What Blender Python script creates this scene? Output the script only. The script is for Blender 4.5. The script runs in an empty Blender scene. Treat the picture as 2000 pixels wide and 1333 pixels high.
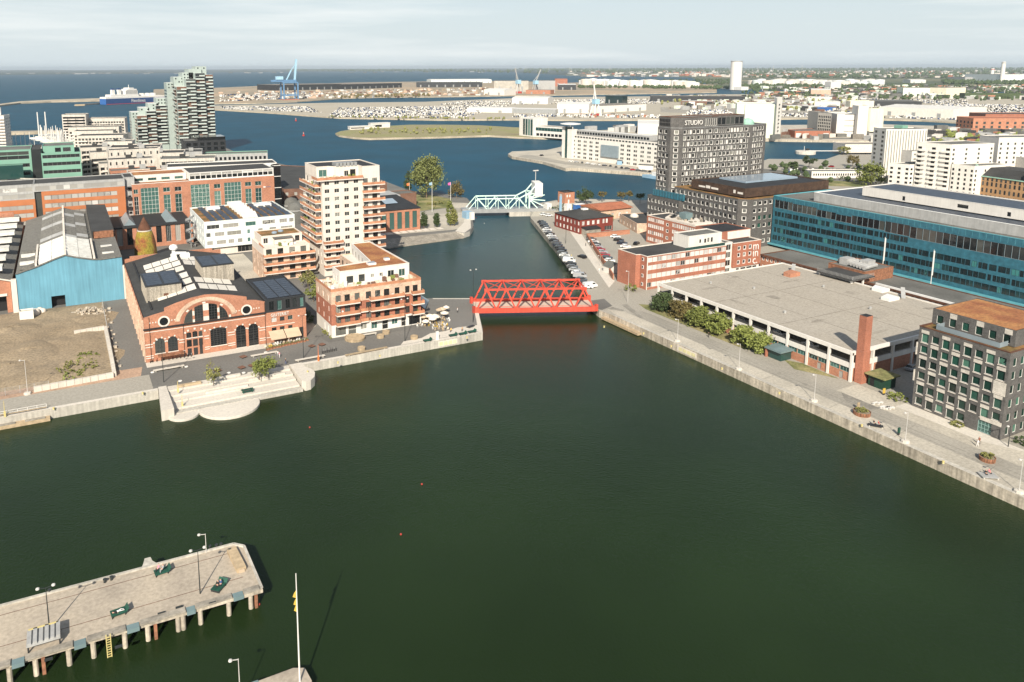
import bpy, bmesh, math, random
from mathutils import Vector, Matrix, noise
rnd = random.Random(7)
S = bpy.context.scene
COL = S.collection
# ---------------------------------------------------------------- camera, sky, sun, exposure
FPX, CXP, CYP = 1494.0, 865.0, 374.0           # focal length and principal point in 2000 px wide picture
HC, Q = 82.4, 2.4                              # drone height over the water, quay level
PITCH, ROLL, YAW = math.atan(242/1494), -0.0026, -math.radians(26.5)
ROT = Matrix.Rotation(YAW, 3, 'Z') @ Matrix.Rotation(math.pi/2-PITCH, 3, 'X') @ Matrix.Rotation(ROLL, 3, 'Z')
cd = bpy.data.cameras.new('camera'); cam = bpy.data.objects.new('camera', cd); COL.objects.link(cam)
cd.sensor_width = 36; cd.lens = FPX/2000*36
cd.shift_x = (1000-CXP)/2000; cd.shift_y = -(666.5-CYP)/2000
cd.clip_start = 1; cd.clip_end = 120000
cam.matrix_world = Matrix.Translation((0, 0, HC)) @ ROT.to_4x4()
S.camera = cam
SUN_EL = math.radians(35); SX, SY = -.524, -.852
W = bpy.data.worlds.new('World'); S.world = W; W.use_nodes = True
nt = W.node_tree; N = nt.nodes; Lk = nt.links
bg = N['Background']
sky = N.new('ShaderNodeTexSky'); sky.sky_type = 'NISHITA'; sky.sun_disc = False
sky.sun_elevation = SUN_EL; sky.sun_rotation = math.atan2(SX, SY)
sky.altitude = 0; sky.air_density = 1.0; sky.dust_density = .7; sky.ozone_density = 1.4
tc = N.new('ShaderNodeTexCoord'); mp = N.new('ShaderNodeMapping'); mp.inputs['Scale'].default_value = (1.5, 1.5, 22)
cn = N.new('ShaderNodeTexNoise'); cn.inputs['Scale'].default_value = 1.4; cn.inputs['Detail'].default_value = 8; cn.inputs['Roughness'].default_value = .56
cr = N.new('ShaderNodeValToRGB'); cr.color_ramp.elements[0].position = .47; cr.color_ramp.elements[1].position = .66
cr.color_ramp.elements[1].color = (.6, .6, .6, 1)
mx = N.new('ShaderNodeMixRGB'); mx.inputs[2].default_value = (11.2, 11.5, 11.3, 1)
# thin high veil: thick where one looks along it near the horizon, thin overhead
sz = N.new('ShaderNodeSeparateXYZ'); vr = N.new('ShaderNodeMapRange'); vr.inputs[1].default_value = 0; vr.inputs[2].default_value = .34; vr.inputs[3].default_value = .93; vr.inputs[4].default_value = .12
vm = N.new('ShaderNodeMixRGB'); vm.inputs[2].default_value = (8.1, 9.1, 9.6, 1)
Lk.new(tc.outputs['Generated'], sz.inputs[0]); Lk.new(sz.outputs[2], vr.inputs[0]); Lk.new(vr.outputs[0], vm.inputs[0]); Lk.new(sky.outputs[0], vm.inputs[1])
Lk.new(tc.outputs['Generated'], mp.inputs[0]); Lk.new(mp.outputs[0], cn.inputs['Vector']); Lk.new(cn.outputs[0], cr.inputs[0])
Lk.new(cr.outputs[0], mx.inputs[0]); Lk.new(vm.outputs[0], mx.inputs[1]); Lk.new(mx.outputs[0], bg.inputs[0])
bg.inputs[1].default_value = .065
sl = bpy.data.lights.new('sun', 'SUN'); sun = bpy.data.objects.new('sun', sl); COL.objects.link(sun)
sl.energy = 5.0; sl.angle = math.radians(.53); sl.color = (1, .91, .77)
dvec = Vector((-SX*math.cos(SUN_EL), -SY*math.cos(SUN_EL), -math.sin(SUN_EL)))
sun.rotation_euler = dvec.to_track_quat('-Z', 'Y').to_euler()
vs = S.view_settings; vs.view_transform = 'Standard'; vs.look = 'None'; vs.exposure = .5; vs.gamma = 1; vs.use_curve_mapping = False
S.cycles.max_bounces = 5; S.cycles.diffuse_bounces = 2; S.cycles.glossy_bounces = 3; S.cycles.transparent_max_bounces = 6
S.cycles.volume_bounces = 0; S.cycles.use_denoising = True

# ---------------------------------------------------------------- helpers
def P(px, py, z=Q):                            # ground point at height z under a point of the photograph
    d = ROT @ Vector(((px-CXP)/FPX, -(py-CYP)/FPX, -1)); t = (z-HC)/d.z
    return (d.x*t, d.y*t)
def PH(xy, py):                                # height of the point above xy that shows at row py
    lo, hi = -20., 300.
    for _ in range(40):
        m = (lo+hi)/2; p = ROT.transposed() @ Vector((xy[0], xy[1], m-HC))
        if CYP-FPX*p.y/-p.z > py: lo = m
        else: hi = m
    return lo
def lin(h):
    if not isinstance(h, str): return tuple(h)
    v = [int(h[i:i+2], 16)/255 for i in (0, 2, 4)]
    return tuple(c/12.92 if c < .04045 else ((c+.055)/1.055)**2.4 for c in v)
MATS = {}
def mat(name, col=None, rough=.8, var=.12, scale=.35, metal=0., spec=.4, bump=0., streak=0., rand=0., fine=0., col2=None, brick=0.):
    """procedural material: base colour with large mottling, optional vertical streaks, fine grain, brick courses"""
    if name in MATS: return MATS[name]
    m = bpy.data.materials.new(name); MATS[name] = m; m.use_nodes = True
    n = m.node_tree.nodes; l = m.node_tree.links; b = n['Principled BSDF']
    c = lin(col); b.inputs['Roughness'].default_value = rough; b.inputs['Metallic'].default_value = metal
    b.inputs['Specular IOR Level'].default_value = spec
    t = n.new('ShaderNodeTexCoord'); last = None
    def noise_mul(sc, amt, vec, prev, det=5):
        no = n.new('ShaderNodeTexNoise'); no.inputs['Scale'].default_value = sc; no.inputs['Detail'].default_value = det
        l.new(vec, no.inputs['Vector'])
        r = n.new('ShaderNodeMapRange'); r.inputs[1].default_value = .3; r.inputs[2].default_value = .7
        r.inputs[3].default_value = 1-amt; r.inputs[4].default_value = 1+amt; l.new(no.outputs[0], r.inputs[0])
        mu = n.new('ShaderNodeMixRGB'); mu.blend_type = 'MULTIPLY'; mu.inputs[0].default_value = 1
        if prev is None: mu.inputs[1].default_value = (*c, 1)
        else: l.new(prev, mu.inputs[1])
        l.new(r.outputs[0], mu.inputs[2]); return mu.outputs[0], no
    vec = t.outputs['Object']
    if col2 is not None:
        no = n.new('ShaderNodeTexNoise'); no.inputs['Scale'].default_value = scale; no.inputs['Detail'].default_value = 6; l.new(vec, no.inputs['Vector'])
        rp = n.new('ShaderNodeValToRGB'); rp.color_ramp.elements[0].position = .4; rp.color_ramp.elements[1].position = .62
        rp.color_ramp.elements[0].color = (*c, 1); rp.color_ramp.elements[1].color = (*lin(col2), 1)
        l.new(no.outputs[0], rp.inputs[0]); last = rp.outputs[0]
    if brick:
        bt = n.new('ShaderNodeTexBrick'); bt.inputs['Scale'].default_value = 1/brick
        bt.inputs['Color1'].default_value = (*[x*1.1 for x in c], 1); bt.inputs['Color2'].default_value = (*[x*.82 for x in c], 1)
        bt.inputs['Mortar'].default_value = (*[min(1, x*.8+.08) for x in c], 1); bt.inputs['Mortar Size'].default_value = .015
        sx = n.new('ShaderNodeSeparateXYZ'); l.new(vec, sx.inputs[0]); ad = n.new('ShaderNodeMath'); l.new(sx.outputs[0], ad.inputs[0]); l.new(sx.outputs[1], ad.inputs[1])
        cb = n.new('ShaderNodeCombineXYZ'); l.new(ad.outputs[0], cb.inputs[0]); l.new(sx.outputs[2], cb.inputs[1]); l.new(cb.outputs[0], bt.inputs['Vector'])
        last = bt.outputs[0]
    if var: last, nn = noise_mul(scale, var, vec, last)
    if fine: last, nn = noise_mul(1.7, fine, vec, last, 6)
    if streak:
        mpg = n.new('ShaderNodeMapping'); mpg.inputs['Scale'].default_value = (1, 1, .06); l.new(vec, mpg.inputs[0])
        last, nn = noise_mul(1.6, streak, mpg.outputs[0], last, 4)
    if rand:
        oi = n.new('ShaderNodeObjectInfo'); r = n.new('ShaderNodeMapRange'); r.inputs[3].default_value = 1-rand; r.inputs[4].default_value = 1+rand
        l.new(oi.outputs['Random'], r.inputs[0]); mu = n.new('ShaderNodeMixRGB'); mu.blend_type = 'MULTIPLY'; mu.inputs[0].default_value = 1
        if last is None: mu.inputs[1].default_value = (*c, 1)
        else: l.new(last, mu.inputs[1])
        l.new(r.outputs[0], mu.inputs[2]); last = mu.outputs[0]
    if last is not None: l.new(last, b.inputs['Base Color'])
    else: b.inputs['Base Color'].default_value = (*c, 1)
    if bump:
        no = n.new('ShaderNodeTexNoise'); no.inputs['Scale'].default_value = 3; no.inputs['Detail'].default_value = 6; l.new(vec, no.inputs['Vector'])
        bp = n.new('ShaderNodeBump'); bp.inputs['Strength'].default_value = bump; bp.inputs['Distance'].default_value = .2
        l.new(no.outputs[0], bp.inputs['Height']); l.new(bp.outputs[0], b.inputs['Normal'])
    return m
def glass(name, cols, rough=.08, spec=.6):
    """window glass: the tone behind the pane (room, curtain, blind) differs from window to window"""
    if name in MATS: return MATS[name]
    m = bpy.data.materials.new(name); MATS[name] = m; m.use_nodes = True
    n = m.node_tree.nodes; l = m.node_tree.links; b = n['Principled BSDF']
    oi = n.new('ShaderNodeObjectInfo'); r = n.new('ShaderNodeValToRGB'); r.color_ramp.interpolation = 'CONSTANT'
    e = r.color_ramp.elements
    for i, (p, c) in enumerate(cols):
        k = e[i] if i < 2 else e.new(p); k.position = p; k.color = (*lin(c), 1)
    tcx = n.new('ShaderNodeTexCoord'); no = n.new('ShaderNodeTexNoise'); no.inputs['Scale'].default_value = 1.1; l.new(tcx.outputs['Object'], no.inputs['Vector'])
    ad = n.new('ShaderNodeMath'); ad.operation = 'MULTIPLY_ADD'; ad.inputs[1].default_value = .12; l.new(no.outputs[0], ad.inputs[0]); l.new(oi.outputs['Random'], ad.inputs[2])
    sb = n.new('ShaderNodeMath'); sb.operation = 'SUBTRACT'; sb.inputs[1].default_value = .06; l.new(ad.outputs[0], sb.inputs[0])
    l.new(sb.outputs[0], r.inputs[0]); l.new(r.outputs[0], b.inputs['Base Color'])
    b.inputs['Roughness'].default_value = rough; b.inputs['Specular IOR Level'].default_value = spec
    return m

class MB:
    def __init__(s): s.v = []; s.f = []; s.m = []
    def face(s, pts, mi=0):
        i = len(s.v); s.v += [tuple(p) for p in pts]; s.f.append(tuple(range(i, i+len(pts)))); s.m.append(mi)
    def box(s, x0, y0, z0, x1, y1, z1, mi=0, bottom=True):
        i = len(s.v)
        s.v += [(x0,y0,z0),(x1,y0,z0),(x1,y1,z0),(x0,y1,z0),(x0,y0,z1),(x1,y0,z1),(x1,y1,z1),(x0,y1,z1)]
        fs = [(0,1,5,4),(1,2,6,5),(2,3,7,6),(3,0,4,7),(4,5,6,7)]+([(3,2,1,0)] if bottom else [])
        for f in fs: s.f.append(tuple(i+k for k in f)); s.m.append(mi)
    def prism(s, pts, z0, z1, mi=0, top=None, bottom=False):
        n = len(pts); i = len(s.v); s.v += [(p[0], p[1], z0) for p in pts]+[(p[0], p[1], z1) for p in pts]
        for k in range(n): s.f.append((i+k, i+(k+1) % n, i+n+(k+1) % n, i+n+k)); s.m.append(mi)
        s.f.append(tuple(i+n+k for k in range(n))); s.m.append(mi if top is None else top)
        if bottom: s.f.append(tuple(i+n-1-k for k in range(n))); s.m.append(mi)
    def beam(s, p, q, w, h=None, mi=0):
        p, q = Vector(p), Vector(q); h = h or w; d = (q-p).normalized()
        a = d.cross(Vector((0, 0, 1))); a = a.normalized() if a.length > 1e-4 else Vector((1, 0, 0)); b = a.cross(d).normalized()
        i = len(s.v)
        for c in (p, q):
            for u, v in ((-1,-1),(1,-1),(1,1),(-1,1)): s.v.append(tuple(c+a*u*w/2+b*v*h/2))
        for f in [(0,1,5,4),(1,2,6,5),(2,3,7,6),(3,0,4,7),(3,2,1,0),(4,5,6,7)]: s.f.append(tuple(i+k for k in f)); s.m.append(mi)
    def tube(s, p, q, r0, r1=None, n=8, mi=0, cap=True):
        p, q = Vector(p), Vector(q); r1 = r0 if r1 is None else r1; d = (q-p).normalized()
        a = d.cross(Vector((.13, .2, 1))); a = a.normalized() if a.length > 1e-4 else Vector((1, 0, 0)); b = d.cross(a).normalized()
        i = len(s.v)
        for c, r in ((p, r0), (q, r1)):
            for k in range(n): t = 2*math.pi*k/n; s.v.append(tuple(c+a*r*math.cos(t)+b*r*math.sin(t)))
        for k in range(n): s.f.append((i+k, i+(k+1) % n, i+n+(k+1) % n, i+n+k)); s.m.append(mi)
        if cap: s.f.append(tuple(i+n+k for k in range(n))); s.m.append(mi); s.f.append(tuple(i+n-1-k for k in range(n))); s.m.append(mi)
    def lathe(s, prof, n=12, c=(0, 0), mi=0):     # prof: (radius, z) from below
        i = len(s.v)
        for r, z in prof:
            for k in range(n): t = 2*math.pi*k/n; s.v.append((c[0]+r*math.cos(t), c[1]+r*math.sin(t), z))
        for j in range(len(prof)-1):
            for k in range(n): a = i+j*n+k; b = i+j*n+(k+1) % n; s.f.append((a, b, b+n, a+n)); s.m.append(mi)
        j = i+(len(prof)-1)*n; s.f.append(tuple(j+k for k in range(n))); s.m.append(mi)
    def wall(s, p, q, z0, z1, ops=(), dep=.22, mi=0, rmi=None):
        """upright wall from p to q (outside on the right hand) with rectangular openings (u0,u1,v0,v1) and reveals"""
        p, q = Vector(p), Vector(q); d = q-p; L = d.length; d.normalize(); nin = Vector((-d.y, d.x)); rmi = mi if rmi is None else rmi
        def pt(u, v, k=0): w = p+d*u+nin*k; return (w.x, w.y, v)
        ops = [o for o in ops if o[0] > .01 and o[1] < L-.01]
        if not ops: s.face([pt(0,z0), pt(L,z0), pt(L,z1), pt(0,z1)], mi); return
        vs_ = sorted({z0, z1, *[min(max(o[2], z0), z1) for o in ops], *[min(max(o[3], z0), z1) for o in ops]})
        for a, b in zip(vs_, vs_[1:]):
            if b-a < 1e-4: continue
            m = (a+b)/2; cut = sorted((o[0], o[1]) for o in ops if o[2] < m < o[3]); u = 0
            for c0, c1 in cut:
                if c0 > u+1e-4: s.face([pt(u,a), pt(c0,a), pt(c0,b), pt(u,b)], mi)
                u = max(u, c1)
            if L > u+1e-4: s.face([pt(u,a), pt(L,a), pt(L,b), pt(u,b)], mi)
        for o in ops:
            u0, u1, v0, v1 = o[:4]; v0 = max(v0, z0); v1 = min(v1, z1)
            s.face([pt(u0,v0), pt(u0,v0,dep), pt(u0,v1,dep), pt(u0,v1)], rmi); s.face([pt(u1,v0,dep), pt(u1,v0), pt(u1,v1), pt(u1,v1,dep)], rmi)
            s.face([pt(u0,v0), pt(u1,v0), pt(u1,v0,dep), pt(u0,v0,dep)], rmi); s.face([pt(u0,v1,dep), pt(u1,v1,dep), pt(u1,v1), pt(u0,v1)], rmi)
    def mesh(s, name, mats, smooth=False):
        me = bpy.data.meshes.new(name); me.from_pydata(s.v, [], s.f)
        for m in (mats if isinstance(mats, (list, tuple)) else [mats]): me.materials.append(MATS[m] if isinstance(m, str) else m)
        if len(me.materials) > 1: me.polygons.foreach_set('material_index', s.m)
        if smooth: me.polygons.foreach_set('use_smooth', [True]*len(s.f))
        me.update(); return me
    def build(s, name, mats, parent=None, loc=None, smooth=False, label=None):
        return obj(name, s.mesh(name, mats, smooth), parent, loc, label=label)
def obj(name, me, parent=None, loc=None, rz=None, label=None):
    o = bpy.data.objects.new(name, me); COL.objects.link(o)
    if parent is not None: o.parent = parent
    if loc is not None: o.location = loc
    if rz: o.rotation_euler[2] = rz
    if label: o['label'] = label
    return o
def tag(o, label, cat, group=None):
    o['label'] = label; o['category'] = cat
    if group: o['group'] = group
    return o
def thing(name, label, cat, loc=(0, 0, 0), rz=0, group=None):
    o = bpy.data.objects.new(name, None); o.empty_display_size = 1; COL.objects.link(o); o.location = loc; o.rotation_euler[2] = rz
    return tag(o, label, cat, group)
def kind(o, k, label=None):
    o['kind'] = k
    if label: o['label'] = label
    return o
def copy_tree(o, loc, rz=0, label=None, parent=None, scale=None, top=True):
    c = o.copy(); COL.objects.link(c)
    if top:
        c.location = loc; c.rotation_euler[2] = rz
        if scale: c.scale = (scale,)*3 if not isinstance(scale, (tuple, list)) else scale
        if label: c['label'] = label
    else: c.parent = parent
    for ch in KIDS.get(o.name) or KIDS.setdefault(o.name, list(o.children)): copy_tree(ch, None, parent=c, top=False)
    return c
KIDS = {}
def rect(x0, y0, x1, y1): return [(x0, y0), (x1, y0), (x1, y1), (x0, y1)]
# ---- windows: one shared mesh for every size and style, each window an object of its own
WM = {}
def win_mesh(w, h, st):
    k = (round(w, 2), round(h, 2), st)
    if k in WM: return WM[k]
    fr, gl, nx, nz, fw = STY[st]; b = MB(); t = fw
    b.face([(t,0,t), (w-t,0,t), (w-t,0,h-t), (t,0,h-t)], 0)
    for x0, z0, x1, z1 in ((0,0,w,t), (0,h-t,w,h), (0,t,t,h-t), (w-t,t,w,h-t)): b.box(x0, -.07, z0, x1, .0, z1, 1)
    for i in range(1, nx): x = w*i/nx; b.box(x-t*.4, -.05, t, x+t*.4, .0, h-t, 1)
    for i in range(1, nz): z = h*i/nz; b.box(t, -.045, z-t*.4, w-t, .0, z+t*.4, 1)
    WM[k] = b.mesh('window', [gl, fr]); return WM[k]
STY = {}
def windows(T, p, q, ops, dep=.2, base=0, name='window'):
    p, q = Vector(p), Vector(q); d = (q-p).normalized(); nin = Vector((-d.y, d.x)); a = math.atan2(d.y, d.x); out = []
    for o in ops:
        st = o[4] if len(o) > 4 else 'std'
        if st is None: continue
        w = p+d*o[0]+nin*dep
        out.append(obj(name if st not in NAMES else NAMES[st], win_mesh(o[1]-o[0], o[3]-o[2], st), T, (w.x, w.y, o[2]), a))
    return out
NAMES = {'door': 'door', 'gate': 'door'}
def vol(T, pts, z0, z1, wm, rm='roof_dark', ops={}, par=.5, dep=.2, rmi=None, name='wall', cap=None, roof=True):
    """a storey block of thing T: walls with openings, windows in them, a roof sunk behind a parapet"""
    b = MB(); n = len(pts); zt = z1+par
    for i in range(n):
        b.wall(pts[i], pts[(i+1) % n], z0, zt, [o for o in ops.get(i, []) if o[3] <= zt-.05], dep, 0, 1 if rmi else 0)
        windows(T, pts[i], pts[(i+1) % n], ops.get(i, []), dep)
    b.build(name, [wm]+([rmi] if rmi else []), T)
    if roof:
        c = Vector((sum(p[0] for p in pts)/n, sum(p[1] for p in pts)/n)); r = MB()
        ins = inset(pts, .28)
        r.face([(p[0], p[1], z1) for p in ins], 0); r.build('roof', rm, T)
        if par > .1:
            k = MB(); outp = inset(pts, -.06)
            for i in range(n):
                j = (i+1) % n
                k.face([(*ins[i], zt+.06), (*outp[i], zt+.06), (*outp[j], zt+.06), (*ins[j], zt+.06)], 0)
                k.face([(*outp[i], zt-.14), (*outp[j], zt-.14), (*outp[j], zt+.06), (*outp[i], zt+.06)], 0)
                k.face([(*ins[j], z1), (*ins[i], z1), (*ins[i], zt+.06), (*ins[j], zt+.06)], 0)
            k.build('parapet', cap or wm, T)
def inset(pts, d):
    out = []; n = len(pts)
    for i in range(n):
        a, b, c = Vector(pts[i-1]), Vector(pts[i]), Vector(pts[(i+1) % n])
        e1, e2 = (b-a).normalized(), (c-b).normalized(); n1, n2 = Vector((-e1.y, e1.x)), Vector((-e2.y, e2.x))
        m = (n1+n2); m = m/max(.3, m.dot(n1)) if m.length > 1e-3 else n1
        out.append((b.x+m.x*d, b.y+m.y*d))
    return out
def grid(L, n, ww, zs, h, m=None, m2=None, st='std', skip=()):
    """n windows of width ww evenly along a wall of length L on every sill height in zs"""
    m = m if m is not None else (L-n*ww)/(n+1)/1.0; m2 = m if m2 is None else m2
    gap = (L-m-m2-n*ww)/max(1, n-1); out = []
    for j, z in enumerate(zs):
        for i in range(n):
            if (i, j) in skip: continue
            s = st[(i*7+j*3) % len(st)] if isinstance(st, (list, tuple)) else st
            out.append((m+i*(ww+gap), m+i*(ww+gap)+ww, z, z+h, s))
    return out
def words(txt, size, m, T, loc, rz=0, tilt=math.pi/2, ext=.06, name='lettering', align='LEFT', sx=1.0):
    c = bpy.data.curves.new(name, 'FONT'); c.body = txt; c.size = size; c.extrude = ext; c.align_x = align; c.resolution_u = 2
    t = bpy.data.objects.new('t', c); me = bpy.data.meshes.new_from_object(t); me.name = name
    bpy.data.objects.remove(t); bpy.data.curves.remove(c); me.materials.clear(); me.materials.append(MATS[m])
    o = obj(name, me, T, loc); o.rotation_euler = (tilt, 0, rz); o.scale = (sx, 1, 1); return o
# ---------------------------------------------------------------- materials
mat('brick_orange', (.415,.185,.11), .9, .12, .25, brick=.5, fine=.12)
mat('brick_red', (.36,.135,.08), .9, .12, .25, brick=.5, fine=.1)
mat('brick_pale', (.58,.41,.30), .9, .2, .5, brick=.5, fine=.15)
mat('brick_brown', (.17,.085,.055), .9, .2, .3, brick=.5)
mat('brick_grey', (.098,.093,.088), .9, .18, .4, brick=.5, fine=.2)
mat('brick_white', (.55,.51,.45), .9, .12, .6, brick=.5)
mat('brick_dark', (.088,.083,.078), .9, .15, .4, brick=.5, fine=.2)
mat('ochre_brick', (.41,.235,.11), .9, .15, .3, brick=.5)
mat('trim_white', (.66,.6,.53), .8, .1, .8)
mat('plaster_cream', (.66,.595,.525), .85, .06, .3, streak=.05)
mat('plaster_white', (.66,.63,.58), .85, .06, .3, streak=.06)
mat('panel_white', (.7,.75,.73), .5, .04, .3)
mat('white_metal', (.75,.75,.73), .45, .05, .4)
mat('grey_metal', (.33,.34,.34), .45, .1, .4, metal=.3)
mat('dark_metal', (.04,.042,.045), .5, .1, .5, metal=.3)
mat('roof_dark', (.045,.045,.044), .9, .25, .12, fine=.2)
mat('roof_grey', (.13,.13,.12), .95, .25, .1, fine=.15)
mat('roof_gravel', (.21,.19,.16), .95, .2, .12, fine=.25)
mat('roof_black', (.022,.023,.025), .7, .2, .3)
mat('roof_rust', (.30,.115,.05), .95, .25, .15, col2=(.33,.16,.06), fine=.3)
mat('roof_sedum', (.17,.115,.04), .95, .3, .2, col2=(.26,.13,.05), fine=.3)
mat('roof_deck', (.40,.36,.30), .95, .2, .05, col2=(.32,.29,.245), fine=.16)
mat('roof_white', (.62,.61,.58), .7, .08, .2, streak=.08)
mat('roof_tile', (.36,.13,.07), .9, .2, .3, fine=.2)
mat('solar', (.045,.058,.08), .45, .3, .9, spec=.3)
mat('lantern', (.22,.27,.30), .3, .1, spec=.4)
mat('skylight', (.66,.62,.55), .4, .06, .6, rand=.08)
mat('steel_frame', (.05,.05,.05), .5, .1, .5)
mat('frame_white', (.72,.7,.66), .6, .03)
mat('frame_green', (.25,.38,.36), .5, .05)
mat('frame_dark', (.03,.03,.03), .5, .05)
mat('frame_grey', (.3,.3,.3), .5, .05)
mat('copper_rail', (.47,.22,.125), .55, .25, .6, rand=.15)
mat('balcony_slab', (.66,.6,.54), .8, .06)
mat('teal_panel', (.034,.135,.185), .4, .22, .7, rand=.05)
mat('teal_pale', (.11,.34,.40), .4, .1, .5)
mat('hall_blue', (.12,.30,.40), .75, .10, .12, streak=.12)
mat('green_panel', (.19,.37,.285), .6, .06, .2)
mat('orange_panel', (.44,.16,.065), .8, .08, .3)
mat('zinc', (.36,.36,.35), .5, .12, .4, streak=.1)
mat('corrugate', (.19,.185,.165), .9, .3, .6, col2=(.115,.11,.10), fine=.3)
mat('translucent', (.66,.65,.60), .7, .14, .7, fine=.12, rand=.1)
mat('slat_wood', (.36,.325,.27), .9, .3, 2.5, streak=.3)
mat('timber', (.40,.31,.20), .9, .2, 1.2, rand=.1)
mat('timber_grey', (.27,.245,.205), .95, .25, .4, fine=.25)
mat('rust', (.25,.115,.065), .95, .3, 1.2, fine=.3)
mat('bridge_red', (.58,.075,.046), .6, .16, .8, spec=.3, streak=.12)
mat('bridge_green', (.58,.76,.68), .6, .08, .5)
mat('bridge_deck', (.50,.41,.33), .95, .15, .2)
mat('concrete', (.43,.405,.355), .95, .16, .12, streak=.18, fine=.1)
mat('concrete_pale', (.56,.52,.455), .95, .07, .08, streak=.09, fine=.05)
mat('concrete_old', (.42,.37,.295), .95, .28, .14, streak=.35, fine=.2)
mat('pier_deck', (.43,.372,.30), .95, .3, .16, col2=(.36,.31,.245), fine=.16)
mat('asphalt', (.155,.15,.138), .95, .14, .06, fine=.14)
mat('asphalt_dark', (.135,.13,.12), .95, .16, .08, fine=.14)
mat('asphalt_pale', (.36,.335,.285), .95, .18, .05, col2=(.30,.28,.24), fine=.15)
mat('road_warm', (.30,.28,.24), .95, .16, .07, fine=.14)
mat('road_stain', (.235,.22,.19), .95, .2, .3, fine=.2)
mat('screen_dark', (.06,.036,.024), .9, .35, .5, fine=.3)
mat('flat_wall', (.53,.495,.44), .9, .12, .4, streak=.14, fine=.12)
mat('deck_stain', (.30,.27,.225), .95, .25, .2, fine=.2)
mat('dry_grass', (.30,.265,.15), 1., .3, .03, col2=(.20,.195,.085), fine=.25)
mat('leaf_big', (.165,.185,.06), .7, .4, .35)
mat('paving', (.43,.395,.33), .95, .15, .10, fine=.18)
mat('brick_paving', (.40,.27,.19), .95, .2, .2, fine=.2)
mat('dirt', (.34,.265,.175), 1., .3, .07, col2=(.22,.175,.12), fine=.3, bump=.6)
mat('dirt_mound', (.21,.165,.11), 1., .3, .08, col2=(.23,.19,.14), fine=.3, bump=.5)
mat('harbour_ground', (.42,.38,.30), 1., .15, .012, col2=(.36,.33,.27), fine=.12)
mat('yard_ground', (.30,.26,.19), 1., .2, .006, col2=(.36,.27,.18), fine=.2)
mat('lawn', (.135,.155,.05), 1., .3, .1, col2=(.24,.21,.10), fine=.3)
mat('far_land', (.075,.1,.05), 1., .35, .0016, col2=(.17,.155,.09), fine=0)
mat('coast_land', (.03,.05,.045), 1., .3, .001)
mat('stone_mole', (.40,.345,.26), 1., .25, .05, fine=.35)
mat('leaf_green', (.165,.19,.045), .7, .35, .9, rand=.12)
mat('leaf_dark', (.055,.082,.028), .7, .35, .9, rand=.12)
mat('leaf_olive', (.205,.205,.065), .7, .35, .5, rand=.08)
mat('leaf_brown', (.13,.105,.035), .7, .4, .5)
mat('bark', (.16,.12,.085), .95, .25, 2)
mat('rubber', (.02,.02,.02), .9, .1)
mat('black', (.015,.015,.016), .6, .1)
mat('pole_dark', (.03,.035,.035), .5, .1)
mat('pole_pale', (.55,.53,.5), .5, .1)
mat('white_paint', (.70,.68,.64), .6, .05)
mat('yellow_paint', (.56,.47,.2), .6, .12)
mat('green_paint', (.015,.075,.05), .6, .15, rand=.2)
mat('dark_green', (.012,.045,.028), .6, .15)
mat('red_paint', (.42,.045,.035), .6, .15)
mat('blue_paint', (.03,.12,.36), .5, .12)
mat('teal_metal', (.15,.215,.225), .5, .15, rand=.1)
mat('pink_cloth', (.7,.12,.35), .8, .1)
mat('sky_cloth', (.24,.38,.50), .8, .1)
mat('yellow_cloth', (.6,.4,.07), .8, .15)
mat('orange_cloth', (.72,.2,.06), .8, .1)
mat('awning_beige', (.52,.41,.29), .85, .1, rand=.1)
mat('parasol', (.78,.7,.58), .85, .1, rand=.1)
mat('furniture', (.55,.46,.36), .8, .3, 2, rand=.3)
mat('rubble', (.46,.40,.32), 1., .3, 1.2, rand=.2)
mat('falu_red', (.19,.04,.028), .9, .12, .5, streak=.1)
mat('lit_screen', (.08,.09,.1), .3, .1)
mat('green_copper', (.30,.52,.42), .7, .2, .5)
mat('hull_blue', (.016,.055,.17), .5, .1)
mat('moss_cone', (.32,.26,.045), 1., .3, .3, col2=(.20,.075,.03), fine=.35, bump=.5)
mat('rust_dark', (.11,.05,.03), 1., .3, .6)
mat('silo_cream', (.72,.66,.52), .85, .06, .1, streak=.08)
mat('silo_green', (.66,.72,.60), .85, .05, .1, streak=.06)
mat('purple_grey', (.16,.15,.22), .7, .2, .3)
mat('glass_pond', (.25,.32,.39), .12, .05, spec=.6)
glass('glass_std', [(0,(.02,.022,.022)), (.4,(.045,.05,.048)), (.62,(.12,.125,.115)), (.8,(.24,.24,.21)), (.92,(.03,.028,.025))])
glass('glass_dark', [(0,(.012,.014,.015)), (.5,(.03,.034,.035)), (.85,(.06,.065,.06))])
glass('glass_green', [(0,(.02,.06,.055)), (.4,(.055,.125,.11)), (.7,(.12,.21,.18)), (.88,(.015,.022,.022))])
glass('glass_lime', [(0,(.012,.04,.03)), (.4,(.02,.075,.055)), (.62,(.01,.022,.018)), (.86,(.07,.17,.125))])
glass('glass_teal', [(0,(.01,.022,.026)), (.45,(.012,.03,.034)), (.8,(.015,.05,.055)), (.95,(.05,.2,.2))])
glass('glass_band', [(0,(.34,.33,.30)), (.45,(.42,.41,.38)), (.7,(.30,.29,.27)), (.9,(.56,.55,.52))], .3)
glass('glass_curtain', [(0,(.62,.6,.57)), (.55,(.46,.45,.43)), (.78,(.30,.3,.29)), (.9,(.05,.05,.05))], .3)
glass('glass_blind', [(0,(.24,.235,.21)), (.6,(.30,.29,.265)), (.9,(.04,.045,.045))], .3)
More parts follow.
